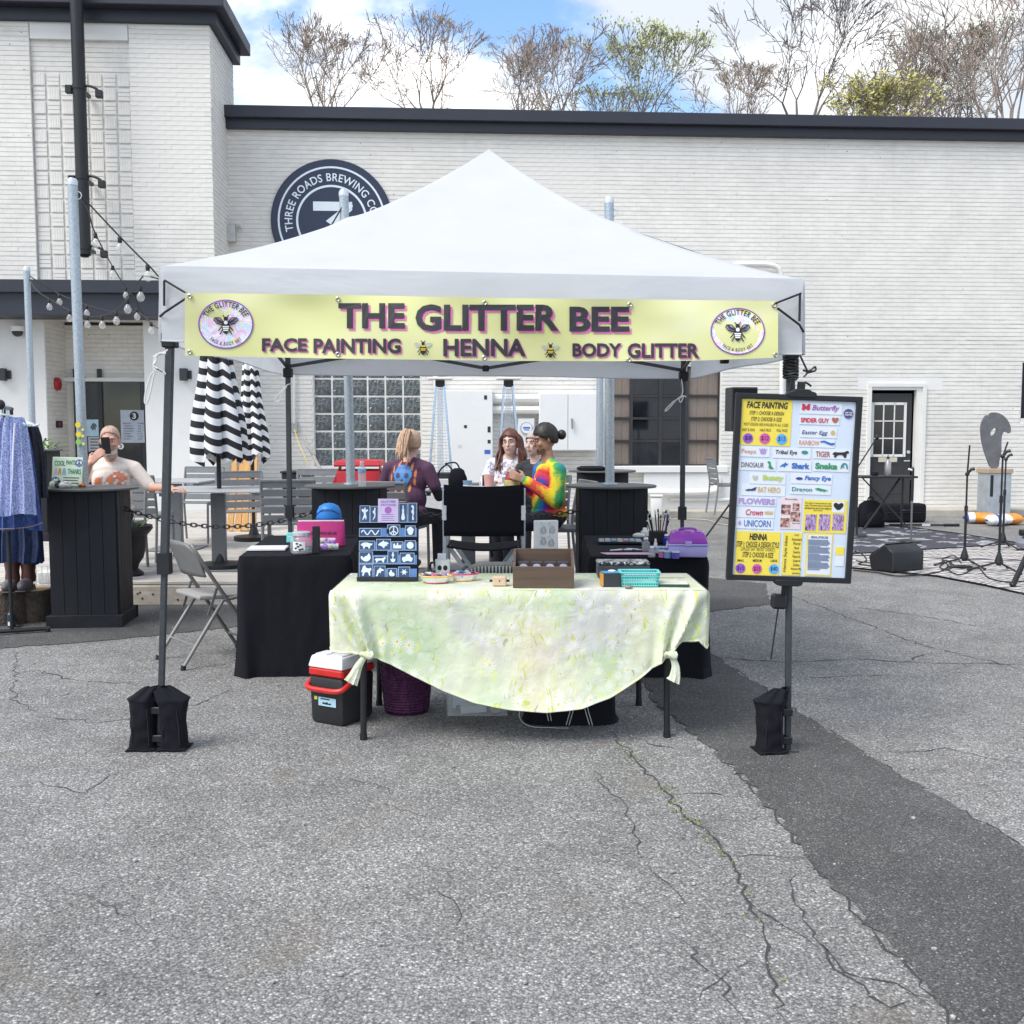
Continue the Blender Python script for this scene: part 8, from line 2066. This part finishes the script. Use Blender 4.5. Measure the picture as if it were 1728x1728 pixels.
b = MB()
for k in range(6): b.bar((-.12 + k * .048,-.1,0),(-.12 + k * .048,-.1,.40),.006,.006);b.bar((-.12,-.1,.02 + k * .076),(.12,-.1,.02 + k * .076),.006,.006)
b.build('wire_front',WHITEP,t,norm=False);MB().box((0,0,.13),(.22,.16,.24)).build('stacked_goods',mat('white_goods',(.60,.60,.58),.6,var=.4,scale=22),t,bev=.01);MB().box((.01,0,.30),(.18,.14,.10)).build('top_goods',PAPER,t,bev=.01)

# ================================================================== STRING LIGHTS
BULB = mat('bulb_glass',(.80,.80,.78),.05,alpha=.28,spec=.9);WIRE = mat('black_wire',(.015,.015,.016),.6)
def lights(label,pts,bulbs):
    w3 = [P(*p) for p in pts];t = thing('string_lights',label,'string lights',w3[0],0,'festoon bulbs strung from the poles')
    MB().tube(catmull(w3,6),.0065,5).build('wire',WIRE,t,world=True)
    us = [p[0] for p in pts]
    for (u,v,Y) in bulbs:
        p = P(u,v,Y);s_ = MB().lathe([(.012,0),(.017,-.01),(.017,-.045),(.014,-.05)],p,10).build('socket',WIRE,t,world=True)
        MB().lathe([(.012,-.048),(.02,-.062),(.032,-.085),(.033,-.10),(.024,-.122),(.005,-.132)],p,16).build('bulb',BULB,t,world=True);MB().tube([p + Vector((-.006,0,-.06)),p + Vector((-.008,0,-.10)),p + Vector((.008,0,-.10)),p + Vector((.006,0,-.06))],.0015,4).build('filament',mat('filament',(.5,.4,.25),.4),t,world=True)
lights('string of bulbs dropping from the nearest left pole to the tent corner',[(133,328,8.27),(150,344,8.27),(201,398,8.29),(249,446,8.31),(300,490,8.34),(400,500,8.42),(520,430,8.5),(577,350,8.52)],[(202,399,8.29),(249,446,8.31)])
lights('string of bulbs from the nearest left pole down towards the dark canopy',[(133,334,8.27),(148,354,8.7),(160,392,9.6),(189,448,11.2),(213,486,12.6),(224,500,13.6),(246,538,14.6)],[(161,393,9.6),(190,448,11.2),(212,485,12.6)])
lights('upper string of bulbs from the far left pole across the dark canopy',[(48,464,12.5),(75,482,12.5),(101,497,12.5),(146,515,12.3),(196,527,12.0),(232,527,11.6),(255,545,11.3),(275,560,11.2)],[(100,496,12.5),(146,515,12.3),(231,520,11.6),(255,543,11.3)])
lights('lower string of bulbs sagging under the upper one',[(49,470,12.5),(62,490,12.4),(84,505,12.2),(118,524,11.8),(147,533,11.4),(172,533,10.8),(196,523,10.2),(214,502,9.5),(238,470,8.7),(244,466,8.5),(262,469,8.3),(300,480,8.35)],[(83,504,12.2),(117,523,11.8),(147,533,11.4),(172,533,10.8),(196,525,10.2),(237,482,8.9),(215,504,9.5)])

# ================================================================== STAGE AREA ON THE RIGHT
def rug_mat(name,dark,light,dense):
    m,nt,bs = _nt(name);N = NT(nt);s_ = N.sep(N.coord());x_,y_ = s_[0],s_[1]
    row = N.math('FLOOR',N.math('MULTIPLY',y_,3.0));fy = N.math('FRACT',N.math('MULTIPLY',y_,3.0));h = N.math('FRACT',N.math('MULTIPLY',N.math('SINE',N.math('MULTIPLY',row,12.98)),43758.5))
    fx = N.math('FRACT',N.math('MULTIPLY',x_,N.math('ADD',1.3,N.math('MULTIPLY',h,2.6))));dx = N.math('ABSOLUTE',N.math('SUBTRACT',fx,.5));dy = N.math('ABSOLUTE',N.math('SUBTRACT',fy,.5))
    dia = N.math('ADD',dx,dy);zig = N.math('FRACT',N.math('MULTIPLY',dia,N.math('ADD',2.0,N.math('MULTIPLY',h,2.5))));pat = N.math('GREATER_THAN',zig,.5);line = N.math('GREATER_THAN',dy,.43)
    p = N.math('MAXIMUM',pat,line)
    if not dense: p = N.math('MULTIPLY',p,N.math('GREATER_THAN',N.noise(N.coord(),3.0,1.0),.56))
    nt.links.new(N.mix(p,dark,light),bs.inputs['Base Color']);bs.inputs['Roughness'].default_value = .95;nt.links.new(N.bump(N.noise(N.coord(),300.0,2.0),.4,.002),bs.inputs['Normal']);return m
def rug(name,label,px,m_,z,edge):
    pts = [G(u,v,z) for (u,v) in px];c_ = sum(pts,Vector()) / len(pts);t = thing(name,label,'rug',(c_.x,c_.y,0),R(-12));Mi = MW[t.name].inverted();l = [Mi @ p for p in pts]
    n = len(l);b = MB();b.add([(p.x,p.y,z) for p in l] + [(p.x,p.y,z - .003) for p in l],[tuple(range(n))] + [(i_,(i_ + 1) % n,n + (i_ + 1) % n,n + i_) for i_ in range(n)]);b.build('weave',m_,t,smooth=None)
    MB().tube([(p.x,p.y,z) for p in l],.012,5,closed=True).build('binding',edge,t);return t
RUGD = rug_mat('dark_rug',(.045,.045,.060),(.42,.42,.44),False);RUGW = rug_mat('pattern_rug',(.085,.075,.075),(.50,.475,.455),True)
rug('dark_rug','charcoal rug with sparse white marks in front of the door',[(1400,886),(1512,887),(1620,901),(1728,918),(1790,930),(1790,950),(1400,936)],RUGD,.005,BLKFAB)
rug('patterned_rug','black and cream tribal patterned rug under the microphone stands',[(1425,957),(1580,972),(1665,988),(1800,1018),(1810,922),(1700,919),(1560,928),(1425,936)],RUGW,.010,BLKFAB)
# wedge monitor
g = G(1538,966,.012);wd = thing('stage_monitor','black wedge shaped stage monitor speaker on the rug edge','speaker',(g.x,g.y + .12,.012),R(28));wd.scale = (.85,.85,.85)
MB().prism([(-.02,.0),(.34,.0),(.38,.16),(.12,.33),(-.02,.24)],-.27,.27,'x').build('cabinet',BLKPLA,wd,bev=.012)
MB().box((.272,.17,.15),(.006,.14,.10)).build('recess',mat('recess_black',(.008,.008,.009),.7),wd);MB().tube([(.28,.11,.15),(.30,.13,.15),(.30,.21,.15),(.28,.23,.15)],.012,6).build('handle',BLKPLA,wd);MB().grid(6,4,lambda a,f: (lerp(-.24,.24,a),lerp(.385,.135,f),lerp(.175,.335,f))).build('grille',BLKFAB,wd,thick=.006)
def mic_stand(u,v,topv,label,boom=None,clip=True,r_=.30):
    g = G(u,v,.012);t = thing('mic_stand',label,'microphone stand',(g.x,g.y,.012),R(20),'microphone stands on the rug');H = P(u,topv,g.y).z - .012
    MB().cyl((0,0,.12),(0,0,H * .62),.014,.014,10).build('lower_tube',BLKMET,t);MB().cyl((0,0,H * .6),(0,0,H),.010,.010,10).build('upper_tube',BLKMET,t);MB().lathe([(.018,.06),(.045,.09),(.040,.12),(.016,.20)],n=14).build('hub',BLKPLA,t);MB().cyl((0,0,H * .60),(0,0,H * .66),.020,.018,12).build('clutch',BLKPLA,t)
    for k in range(3): a_ = 2 * PI * k / 3 + .5;MB().tube([(.03 * math.cos(a_),.03 * math.sin(a_),.09),(r_ * math.cos(a_),r_ * math.sin(a_),.012)],.010,8).build('leg',BLKMET,t);MB().ell((r_ * math.cos(a_),r_ * math.sin(a_),.014),(.018,.018,.014),8,6).build('rubber_foot',BLKPLA,t)
    MB().ell((0,0,H),(.024,.024,.024),12,8).build('joint',BLKPLA,t)
    if boom: MB().tube([(0,0,H),boom],.009,8).build('boom_arm',BLKMET,t)
    if clip: MB().tube([(0,0,H),(.02,-.03,H + .05),(.05,-.05,H + .06)],[.012,.016,.02],8).build('mic_clip',BLKPLA,t)
    return t
s1 = mic_stand(1627,956,800,'black microphone stand at the left of the pair on the rug',(.0,-.02,1.32));mic_stand(1685,964,770,'black microphone stand at the right of the pair on the rug',(.06,0,1.36))
mic_stand(1692,925,775,'black microphone stand behind the right hand one',None,True,.25)
g = G(1537,915,.006);t = thing('chrome_stand','thin metal stand behind the stage monitor','stand',(g.x,g.y,.006));MB().cyl((0,0,.0),(0,0,1.0),.012,.012,10).build('tube',mat('grey_tube',(.20,.21,.22),.4,.6),t);MB().cyl((0,0,.55),(0,0,.98),.018,.018,10).build('sleeve',BLKMET,t);MB().cyl((0,0,0),(0,0,.02),.14,.13,24).build('base',BLKMET,t);MB().tube([(0,0,.95),(-.06,0,.97)],.014,8).build('knob',WHITEP,t)
# table with bottle, boom mic, bags by the door
Yt = 15.9;ta = thing('stage_table','narrow black table in front of the charcoal door','table',(P(1492,803,Yt).x,Yt,.004),R(3));zt_ = P(1492,803,Yt).z
MB().box((0,0,zt_ - .015),(.86,.42,.03)).build('tabletop',BLKPLA,ta,bev=.004)
for sx in (-1,1): MB().bar((sx * .35,-.15,0),(-sx * .3,.1,zt_ - .03),.03,.02).build('cross_leg',BLKMET,ta);MB().bar((sx * .35,.15,0),(sx * .35,.15,zt_ - .03),.03,.02).build('leg',BLKMET,ta)
q = P(1498,803,Yt - .05);t = thing('steel_flask','brushed steel drinking flask on the stage table','bottle',(q.x,Yt - .05,zt_ + .005));MB().lathe([(.042,0),(.045,.01),(.045,.20),(.022,.235),(.022,.25)],n=20).build('body',mat('brushed_steel',(.40,.38,.38),.35,.8),t);MB().cyl((0,0,.25),(0,0,.285),.022,.018,14).build('cap',BLKPLA,t);MB().tube([(.012 * math.cos(a_),0,.295 + .012 * math.sin(a_)) for a_ in [k * PI / 4 for k in range(8)]],.004,5,closed=True).build('loop',BLKPLA,t)
q = P(1476,801,Yt);tag(MB().lathe([(.02,0),(.06,.01),(.05,.05),(.02,.06)],(q.x,Yt,zt_ + .004),16).build('headphones_pouch',BLKFAB),'small black pouch on the stage table left of the flask','pouch')
t = thing('boom_microphone','slanting black boom arm behind the price board','microphone stand',G(1446,905,.006));g = G(1446,905,.006);MB().tube([(0,0,0),P(1446,790,g.y) - g],.012,8).build('tube',BLKMET,t);MB().tube([P(1440,800,g.y) - g,P(1478,741,g.y) - g],.010,8).build('arm',BLKMET,t);MB().ell(P(1480,738,g.y) - g,(.03,.03,.04),10,8).build('mic_head',BLKPLA,t);MB().cyl((0,0,0),(0,0,.02),.15,.14,24).build('base',BLKMET,t)
g = G(1468,889,.006);t = thing('backpack','black backpack slumped in front of the charcoal door','backpack',(g.x,g.y,.006),R(10));MB().lathe([(.19,0),(.21,.03),(.20,.20),(.16,.34),(.09,.40),(.02,.41)],n=32,sx=1.0,sy=.7,mod=bagmod).build('body',BLKFAB,t,smooth=60);MB().lathe([(.13,.04),(.15,.08),(.13,.2),(.08,.24)],(0,-.10,0),24,1.0,.5,mod=bagmod).build('pocket',BLKFAB,t,smooth=60);MB().tube(catmull([(-.05,0,.39),(-.03,0,.45),(.03,0,.45),(.05,0,.39)],4),.01,6).build('handle',BLKFAB,t)
g = G(1530,882,.006);t = thing('equipment_case','long black equipment case lying in front of the charcoal door','case',(g.x,g.y + .15,.006),R(2));MB().box((0,0,.15),(.66,.26,.30)).build('shell',BLKFAB,t,bev=.05,seg=3);MB().tube(catmull([(-.08,-.135,.2),(-.06,-.17,.2),(.06,-.17,.2),(.08,-.135,.2)],4),.012,6).build('handle',BLKPLA,t);MB().box((0,-.131,.16),(.62,.006,.008)).build('zip',BLKMET,t)
g = G(1500,884,.006);t = thing('folded_stand','folded black boom stand lying on the ground before the case','stand',(g.x,g.y - .3,.022),R(-6));MB().tube([(-.1,0,0),(.75,0,0)],.014,8).build('tube',BLKMET,t);MB().tube([(.72,0,.0),(.95,.02,.0)],.022,8).build('clip',BLKPLA,t);MB().box((.45,0,.0),(.12,.03,.03)).build('white_tape',WHITEP,t)
# PA speaker on a tripod behind the price board
Yp = 14.6;cx_ = P(1250,720,Yp).x;t = thing('speaker_tripod','black tripod speaker stand mostly hidden behind the price board','tripod stand',(cx_,Yp,.004));MB().cyl((0,0,.15),(0,0,P(1250,728,Yp).z),.018).build('pole',BLKMET,t)
for k in range(3): a_ = 2 * PI * k / 3 + 3.3;MB().tube([(.02 * math.cos(a_),.02 * math.sin(a_),.62),(.48 * math.cos(a_),.48 * math.sin(a_),.012)],.014,8).build('leg',BLKMET,t);MB().tube([(.02 * math.cos(a_),.02 * math.sin(a_),.22),(.26 * math.cos(a_),.26 * math.sin(a_),.29)],.009,6).build('brace',BLKMET,t)
t2 = thing('loudspeaker','black loudspeaker box peeking out beside the price board','speaker',(cx_,Yp,P(1250,728,Yp).z),R(6));MB().box((0,0,.30),(.36,.32,.60)).build('cabinet',BLKPLA,t2,bev=.012);MB().box((0,-.163,.30),(.32,.006,.55)).build('grille',BLKFAB,t2)
# metal sculpture on its plinth
Ys = 17.9;sc_ = thing('steel_sculpture','grey cut steel bird head sculpture on a metal clad plinth','sculpture',(P(1676,865,Ys).x,Ys,.0),R(4))
def z7(x,y): p = P(1420 + x / 3.93,560 + y / 3.93,Ys);return (p.x - P(1676,865,Ys).x,p.z)
outer = smooth_poly([z7(*p) for p in ((985,905),(960,840),(935,770),(920,690),(918,620),(935,575),(960,545),(972,575),(975,540),(1010,532),(1060,545),(1105,585),(1126,640),(1120,678),(1080,658),(1062,680),(1058,740),(1060,800),(1045,850),(1040,905))],1)
eye_ = smooth_poly([z7(*p) for p in ((982,690),(985,660),(1010,636),(1028,640),(1022,668),(1000,690))],1)
cu_ = bpy.data.curves.new('plate','CURVE');cu_.dimensions = '2D';cu_.fill_mode = 'BOTH';cu_.extrude = .02
for loop in (outer,eye_):
    sp_ = cu_.splines.new('POLY');sp_.points.add(len(loop) - 1);sp_.use_cyclic_u = True
    for p_,q in zip(sp_.points,loop): p_.co = (q[0],q[1],0,1)
o = bpy.data.objects.new('tmp',cu_);COL.objects.link(o);me = bpy.data.meshes.new_from_object(o.evaluated_get(bpy.context.evaluated_depsgraph_get()));bpy.data.objects.remove(o)
me.transform(Matrix.Rotation(PI / 2,4,'X'));me.materials.clear();me.materials.append(mat('weathered_steel_plate',(.17,.17,.18),.55,.5,var=.25,scale=7));link('plate',me,sc_)
zp = z7(1000,905)[1];zq = z7(1000,935)[1]
MB().box((.0,0,zq / 2),(.40,.36,zq)).build('plinth',mat('galvanised_sheet',(.42,.46,.50),.4,.5,var=.2,scale=5),sc_,bev=.006);MB().box((0,0,(zp + zq) / 2 - .003),(.44,.40,zp - zq - .004)).build('timber_cap',mat('cap_timber',(.40,.30,.21),.8),sc_,bev=.004);MB().box((-.14,-.183,zq * .72),(.05,.004,.36)).build('dark_strip',BLKMET,sc_)
sk = MB()
for k_ in range(3): strip(sk,[(.0 + .012 * i_ ,zq * (.80 - k_ * .05) + .006 * math.sin(i_ * 2.1 + k_)) for i_ in range(10 - k_ * 2)],.004,-.1835)
sk.build('scrawl',INK,sc_,smooth=None)
# plastic sacks by the wall
ORS = mat('sack_orange',(.70,.26,.03),.4,var=.15,scale=6);SWH = mat('sack_white',(.70,.72,.76),.4,var=.1,scale=9);SBL = mat('sack_navy',(.05,.06,.30),.4)
def sack(u,v,w_,lab,rz,seed,mats_):
    g = G(u,v,.004);t = thing('plastic_sack',lab,'sack',(g.x,g.y + .1,.004),R(rz),'orange and white sacks by the wall')
    b = MB();n_,m_ = 26,12
    b.grid(n_,m_,lambda a,f: (lerp(-w_ / 2,w_ / 2,a),(.17 + .02 * math.sin(a * 9 + seed)) * math.cos(2 * PI * f) * (1 - (2 * a - 1) ** 4 * .6),.085 + (.085 + .012 * noise.noise(Vector((a * 8,f * 6,seed)))) * math.sin(2 * PI * f) * (1 - (2 * a - 1) ** 6 * .85)))
    b.m = [mats_[0] if (i_ % n_) < n_ * mats_[1] else (mats_[2] if (i_ % n_) < n_ * mats_[3] else mats_[4]) for i_ in range(len(b.f))]
    b.build('sack',[ORS,SWH,SBL],t,smooth=60);return t
sack(1659,884,.50,'orange sack with a white end lying left of the sculpture plinth',-14,1,(2,.08,1,.28,0));sack(1706,886,.46,'orange and white sack lying right of the sculpture plinth',12,4,(1,.38,0,.9,1));sack(1685,888,.28,'small crumpled white sack between the two orange ones',-4,7,(1,.45,2,.6,1))
# drum stool and a stand entering at the right edge
g = G(1728,928,.012);t = thing('drum_stool','grey round cushion at the right edge of the rug','stool',(g.x + .12,g.y,.012));MB().lathe([(.10,.0),(.19,.03),(.21,.09),(.19,.15),(.05,.17)],n=28).build('cushion',mat('grey_vinyl',(.22,.23,.27),.5),t);MB().tube([(-.2,-.05,.22),(.2,-.05,.22)],.04,12).build('black_roll',BLKPLA,t);MB().cyl((0,0,.15),(0,0,.19),.14,.12,20).build('pad',BLKPLA,t)
g = G(1709,990,.014);t = thing('keyboard_stand','thick black stand leg entering at the right edge','stand',(g.x,g.y,.014));e_ = P(1748,905,g.y) - g
MB().tube([(0,0,.012),e_],.026,10).build('leg',BLKMET,t);MB().tube([(e_.x * 2,0,.012),(0,0,e_.z * 1.0 + .0)],.026,10).xf(Matrix.Translation((.12,.05,0))).build('leg',BLKMET,t);MB().ell((0,0,.022),(.034,.034,.024),10,8).build('rubber_foot',BLKPLA,t)
# cables
rr = random.Random(77);CB = mat('cable_black',(.014,.014,.015),.6)
for k,(px,lab) in enumerate((([(1443,930),(1456,936),(1462,946),(1450,952),(1500,958),(1540,970)],'black cable running from the price board to the monitor'),([(1440,962),(1480,966),(1520,972),(1580,966),(1600,955),(1590,944),(1610,938),(1622,950)],'black cable curling round the monitor to the left stand'),([(1600,962),(1620,970),(1650,958),(1668,975),(1700,982),(1740,980)],'black cable between the two microphone stands'),([(1445,946),(1470,950),(1500,948),(1520,955)],'short black cable beside the stage monitor'),([(1585,952),(1596,945),(1606,956),(1596,962),(1586,956),(1600,948),(1615,958)],'coiled black cable right of the stage monitor'),([(1090,876),(1150,876),(1190,877),(1215,884),(1245,888)],'thin pale cable along the foot of the wall'))):
    z_ = .016 if k < 5 else .012
    tag(MB().tube(catmull([G(u,v,z_) for (u,v) in px],6),.008,5).build('cable',CB if k < 5 else mat('cable_cream',(.5,.47,.4),.6)),lab,'cable','cables on the ground')
g = G(1605,958,.014);tag(MB().ell((g.x + .1,g.y,.025),(.14,.05,.02),14,8).build('effects_pedal',BLKPLA),'small black pedal lying on the patterned rug','pedal')
# white block and concrete bits at the wall foot
q = P(1116,872,17.0);t = thing('white_block','white painted block standing at the wall behind the brushes','block',(q.x,17.6,.0));MB().box((0,0,.19),(.18,.2,.36)).build('block',WPAINT,t,bev=.03,seg=2);MB().box((0,0,.385),(.20,.22,.03)).build('cap',WPAINT,t,bev=.008)

# ================================================================== TREES BEHIND THE BUILDING
BRK = [mat('bark_grey',(.31,.275,.25),.9,var=.3,scale=3),mat('bark_brown',(.35,.285,.24),.9,var=.3,scale=3),mat('bark_dark',(.19,.17,.16),.9,var=.3,scale=3)]
LF = [mat('spring_leaf',(.40,.44,.14),.6,var=.45,scale=5),mat('yellow_leaf',(.46,.43,.12),.6,var=.45,scale=5),mat('bud_brown',(.24,.16,.11),.8,var=.4,scale=6),mat('olive_leaf',(.17,.20,.07),.7,var=.4,scale=5)]
BUD = LF[2]
def tree(name,label,u,vtop,Y,wpx,bark,seed,leaf=None,nleaf=0,split=3.3,dens=1.0,bend=.55,nl=6):
    rr = random.Random(seed);base = Vector((P(u,300,Y).x,Y,0));H = P(u,vtop,Y).z;Wd = wpx * Y / FPX
    t = thing(name,label,'tree',base,0,'trees rising behind the low building');tb = MB();cb2 = MB();tips = []
    zs = H - split
    def seg(b,p,q,r0,r1,n): b.tube([p,q],[max(r0,.010),max(r1,.0075)],n,caps=False)
    def grow(p,d,L,r_,dep):
        n = 3 if dep < 3 else 2
        for k in range(n):
            d2 = (d + Vector((rr.gauss(0,.11),rr.gauss(0,.11),rr.gauss(.05,.07)))).normalized();q = p + d2 * L / n
            if q.z > H: q.z = H - rr.random() * .2
            r1 = r_ * (.86 if k < n - 1 else .74);seg(tb if dep < 2 else cb2,p,q,r_,r1,5 if dep < 2 else 3);p,d,r_ = q,d2,r1
            if dep >= 2 and dep < 5 and k < n - 1:
                for _ in range(1 if rr.random() < .75 * dens else 2): side(p,d,L * rr.uniform(.40,.65),r_ * .62,dep + 1)
        if dep < 6:
            for _ in range(2 if rr.random() < .7 * dens + .1 else 3):
                a_ = rr.uniform(0,6.28);o = d.orthogonal().normalized();o = Matrix.Rotation(a_,3,d) @ o;grow(p,(d + o * rr.uniform(.25,bend)).normalized(),L * rr.uniform(.62,.82),r_ * .80,dep + 1)
        else: tips.append((p,d))
    def side(p,d,L,r_,dep):
        a_ = rr.uniform(0,6.28);o = Matrix.Rotation(a_,3,d) @ d.orthogonal().normalized();d2 = (d * .6 + o * .8).normalized();q = p + d2 * L * .5;d3 = (d2 + Vector((0,0,.35))).normalized();q2 = q + d3 * L * .5
        seg(cb2,p,q,r_,r_ * .75,3);seg(cb2,q,q2,r_ * .75,r_ * .4,3);tips.append((q2,d3))
        if dep < 5 and rr.random() < .7: side(q,d2,L * .6,r_ * .6,dep + 1)
    p = Vector((0,0,0));tr_r = .20
    pts = [Vector((rr.gauss(0,.05) * k,rr.gauss(0,.05) * k,zs * k / 5)) for k in range(6)];tb.tube(pts,[tr_r * (1 - .1 * k) for k in range(6)],10)
    p = pts[-1]
    for k in range(nl):
        a_ = 2 * PI * k / nl + rr.uniform(-.4,.4);sp_ = math.sqrt(rr.uniform(.02,1.0)) * min(1.1,Wd / split * .56);d = Vector((math.cos(a_) * sp_,math.sin(a_) * sp_ * .7,1)).normalized();grow(p,d,split * .36,.052,1)
    tb.build('trunk',bark,t,norm=False,smooth=60);mats_ = [bark]
    if leaf is not None:
        mats_.append(leaf);cb2.use(1)
        for (q,d) in tips:
            for _ in range(nleaf):
                if rr.random() > .85: continue
                c_ = q + Vector((rr.gauss(0,.09),rr.gauss(0,.09),rr.gauss(0,.08)));s_ = rr.uniform(.03,.065) * (.5 if leaf is BUD else 1);e1 = Vector((rr.gauss(0,1),rr.gauss(0,1),rr.gauss(0,1))).normalized();e2 = e1.orthogonal().normalized()
                cb2.add([c_ - e1 * s_,c_ + e2 * s_ * .5,c_ + e1 * s_,c_ - e2 * s_ * .5],[(0,1,2,3)])
    cb2.build('crown',mats_,t,norm=False,smooth=60);return t
tree('bare_tree','bare grey tree nearest the tower roof',545,58,31,215,BRK[1],1,BUD,1,3.3,.75)
tree('bare_tree','bare tree between the tower roof and the tent peak',728,52,32,180,BRK[1],2,BUD,1,3.3,.75)
tree('bare_tree','slender bare tree just left of above the tent peak',868,92,34,140,BRK[0],3,BUD,1,3.0,.8)
tree('bare_tree','bare tree just right of the tent peak',962,58,32,185,BRK[1],14,BUD,1,3.3,.75)
tree('young_tree','small tree with sparse young leaves left of the pale green one',1030,150,34,70,BRK[0],5,LF[0],2,3.6)
tree('leafing_tree','tree with fresh pale green leaves above the roof',1100,55,32,125,BRK[0],6,LF[0],6,3.4,.8,.5,6)
tree('bare_tree','tallest dark bare tree above the roof right of centre',1335,0,30,230,BRK[2],27,BUD,1,4.2,.6,.6,5)
tree('bare_tree','shorter brown bare tree left of the tallest one',1262,112,33,150,BRK[1],8,BUD,2,2.8,.9)
tree('leafing_tree','low yellow-green leafy tree left of the big brown trees',1445,142,27,110,BRK[0],9,LF[1],6,2.6,.9,.6,8)
tree('budding_tree','brown budding tree left of the tall one at the right edge',1570,48,29,190,BRK[1],10,BUD,3,4.0,1.0,.6,8)
tree('budding_tree','tall brown budding tree at the right edge',1690,-70,27,230,BRK[1],11,BUD,3,5.6,1.0,.6,9)
tree('leafing_tree','olive leafy tree behind the brown ones at the right edge',1640,60,33,160,BRK[2],12,LF[3],4,4.0,.9,.6,7)
tree('budding_tree','brown budding tree lowest among the right hand group',1510,120,31,120,BRK[1],13,BUD,3,3.2,.9,.6,8)
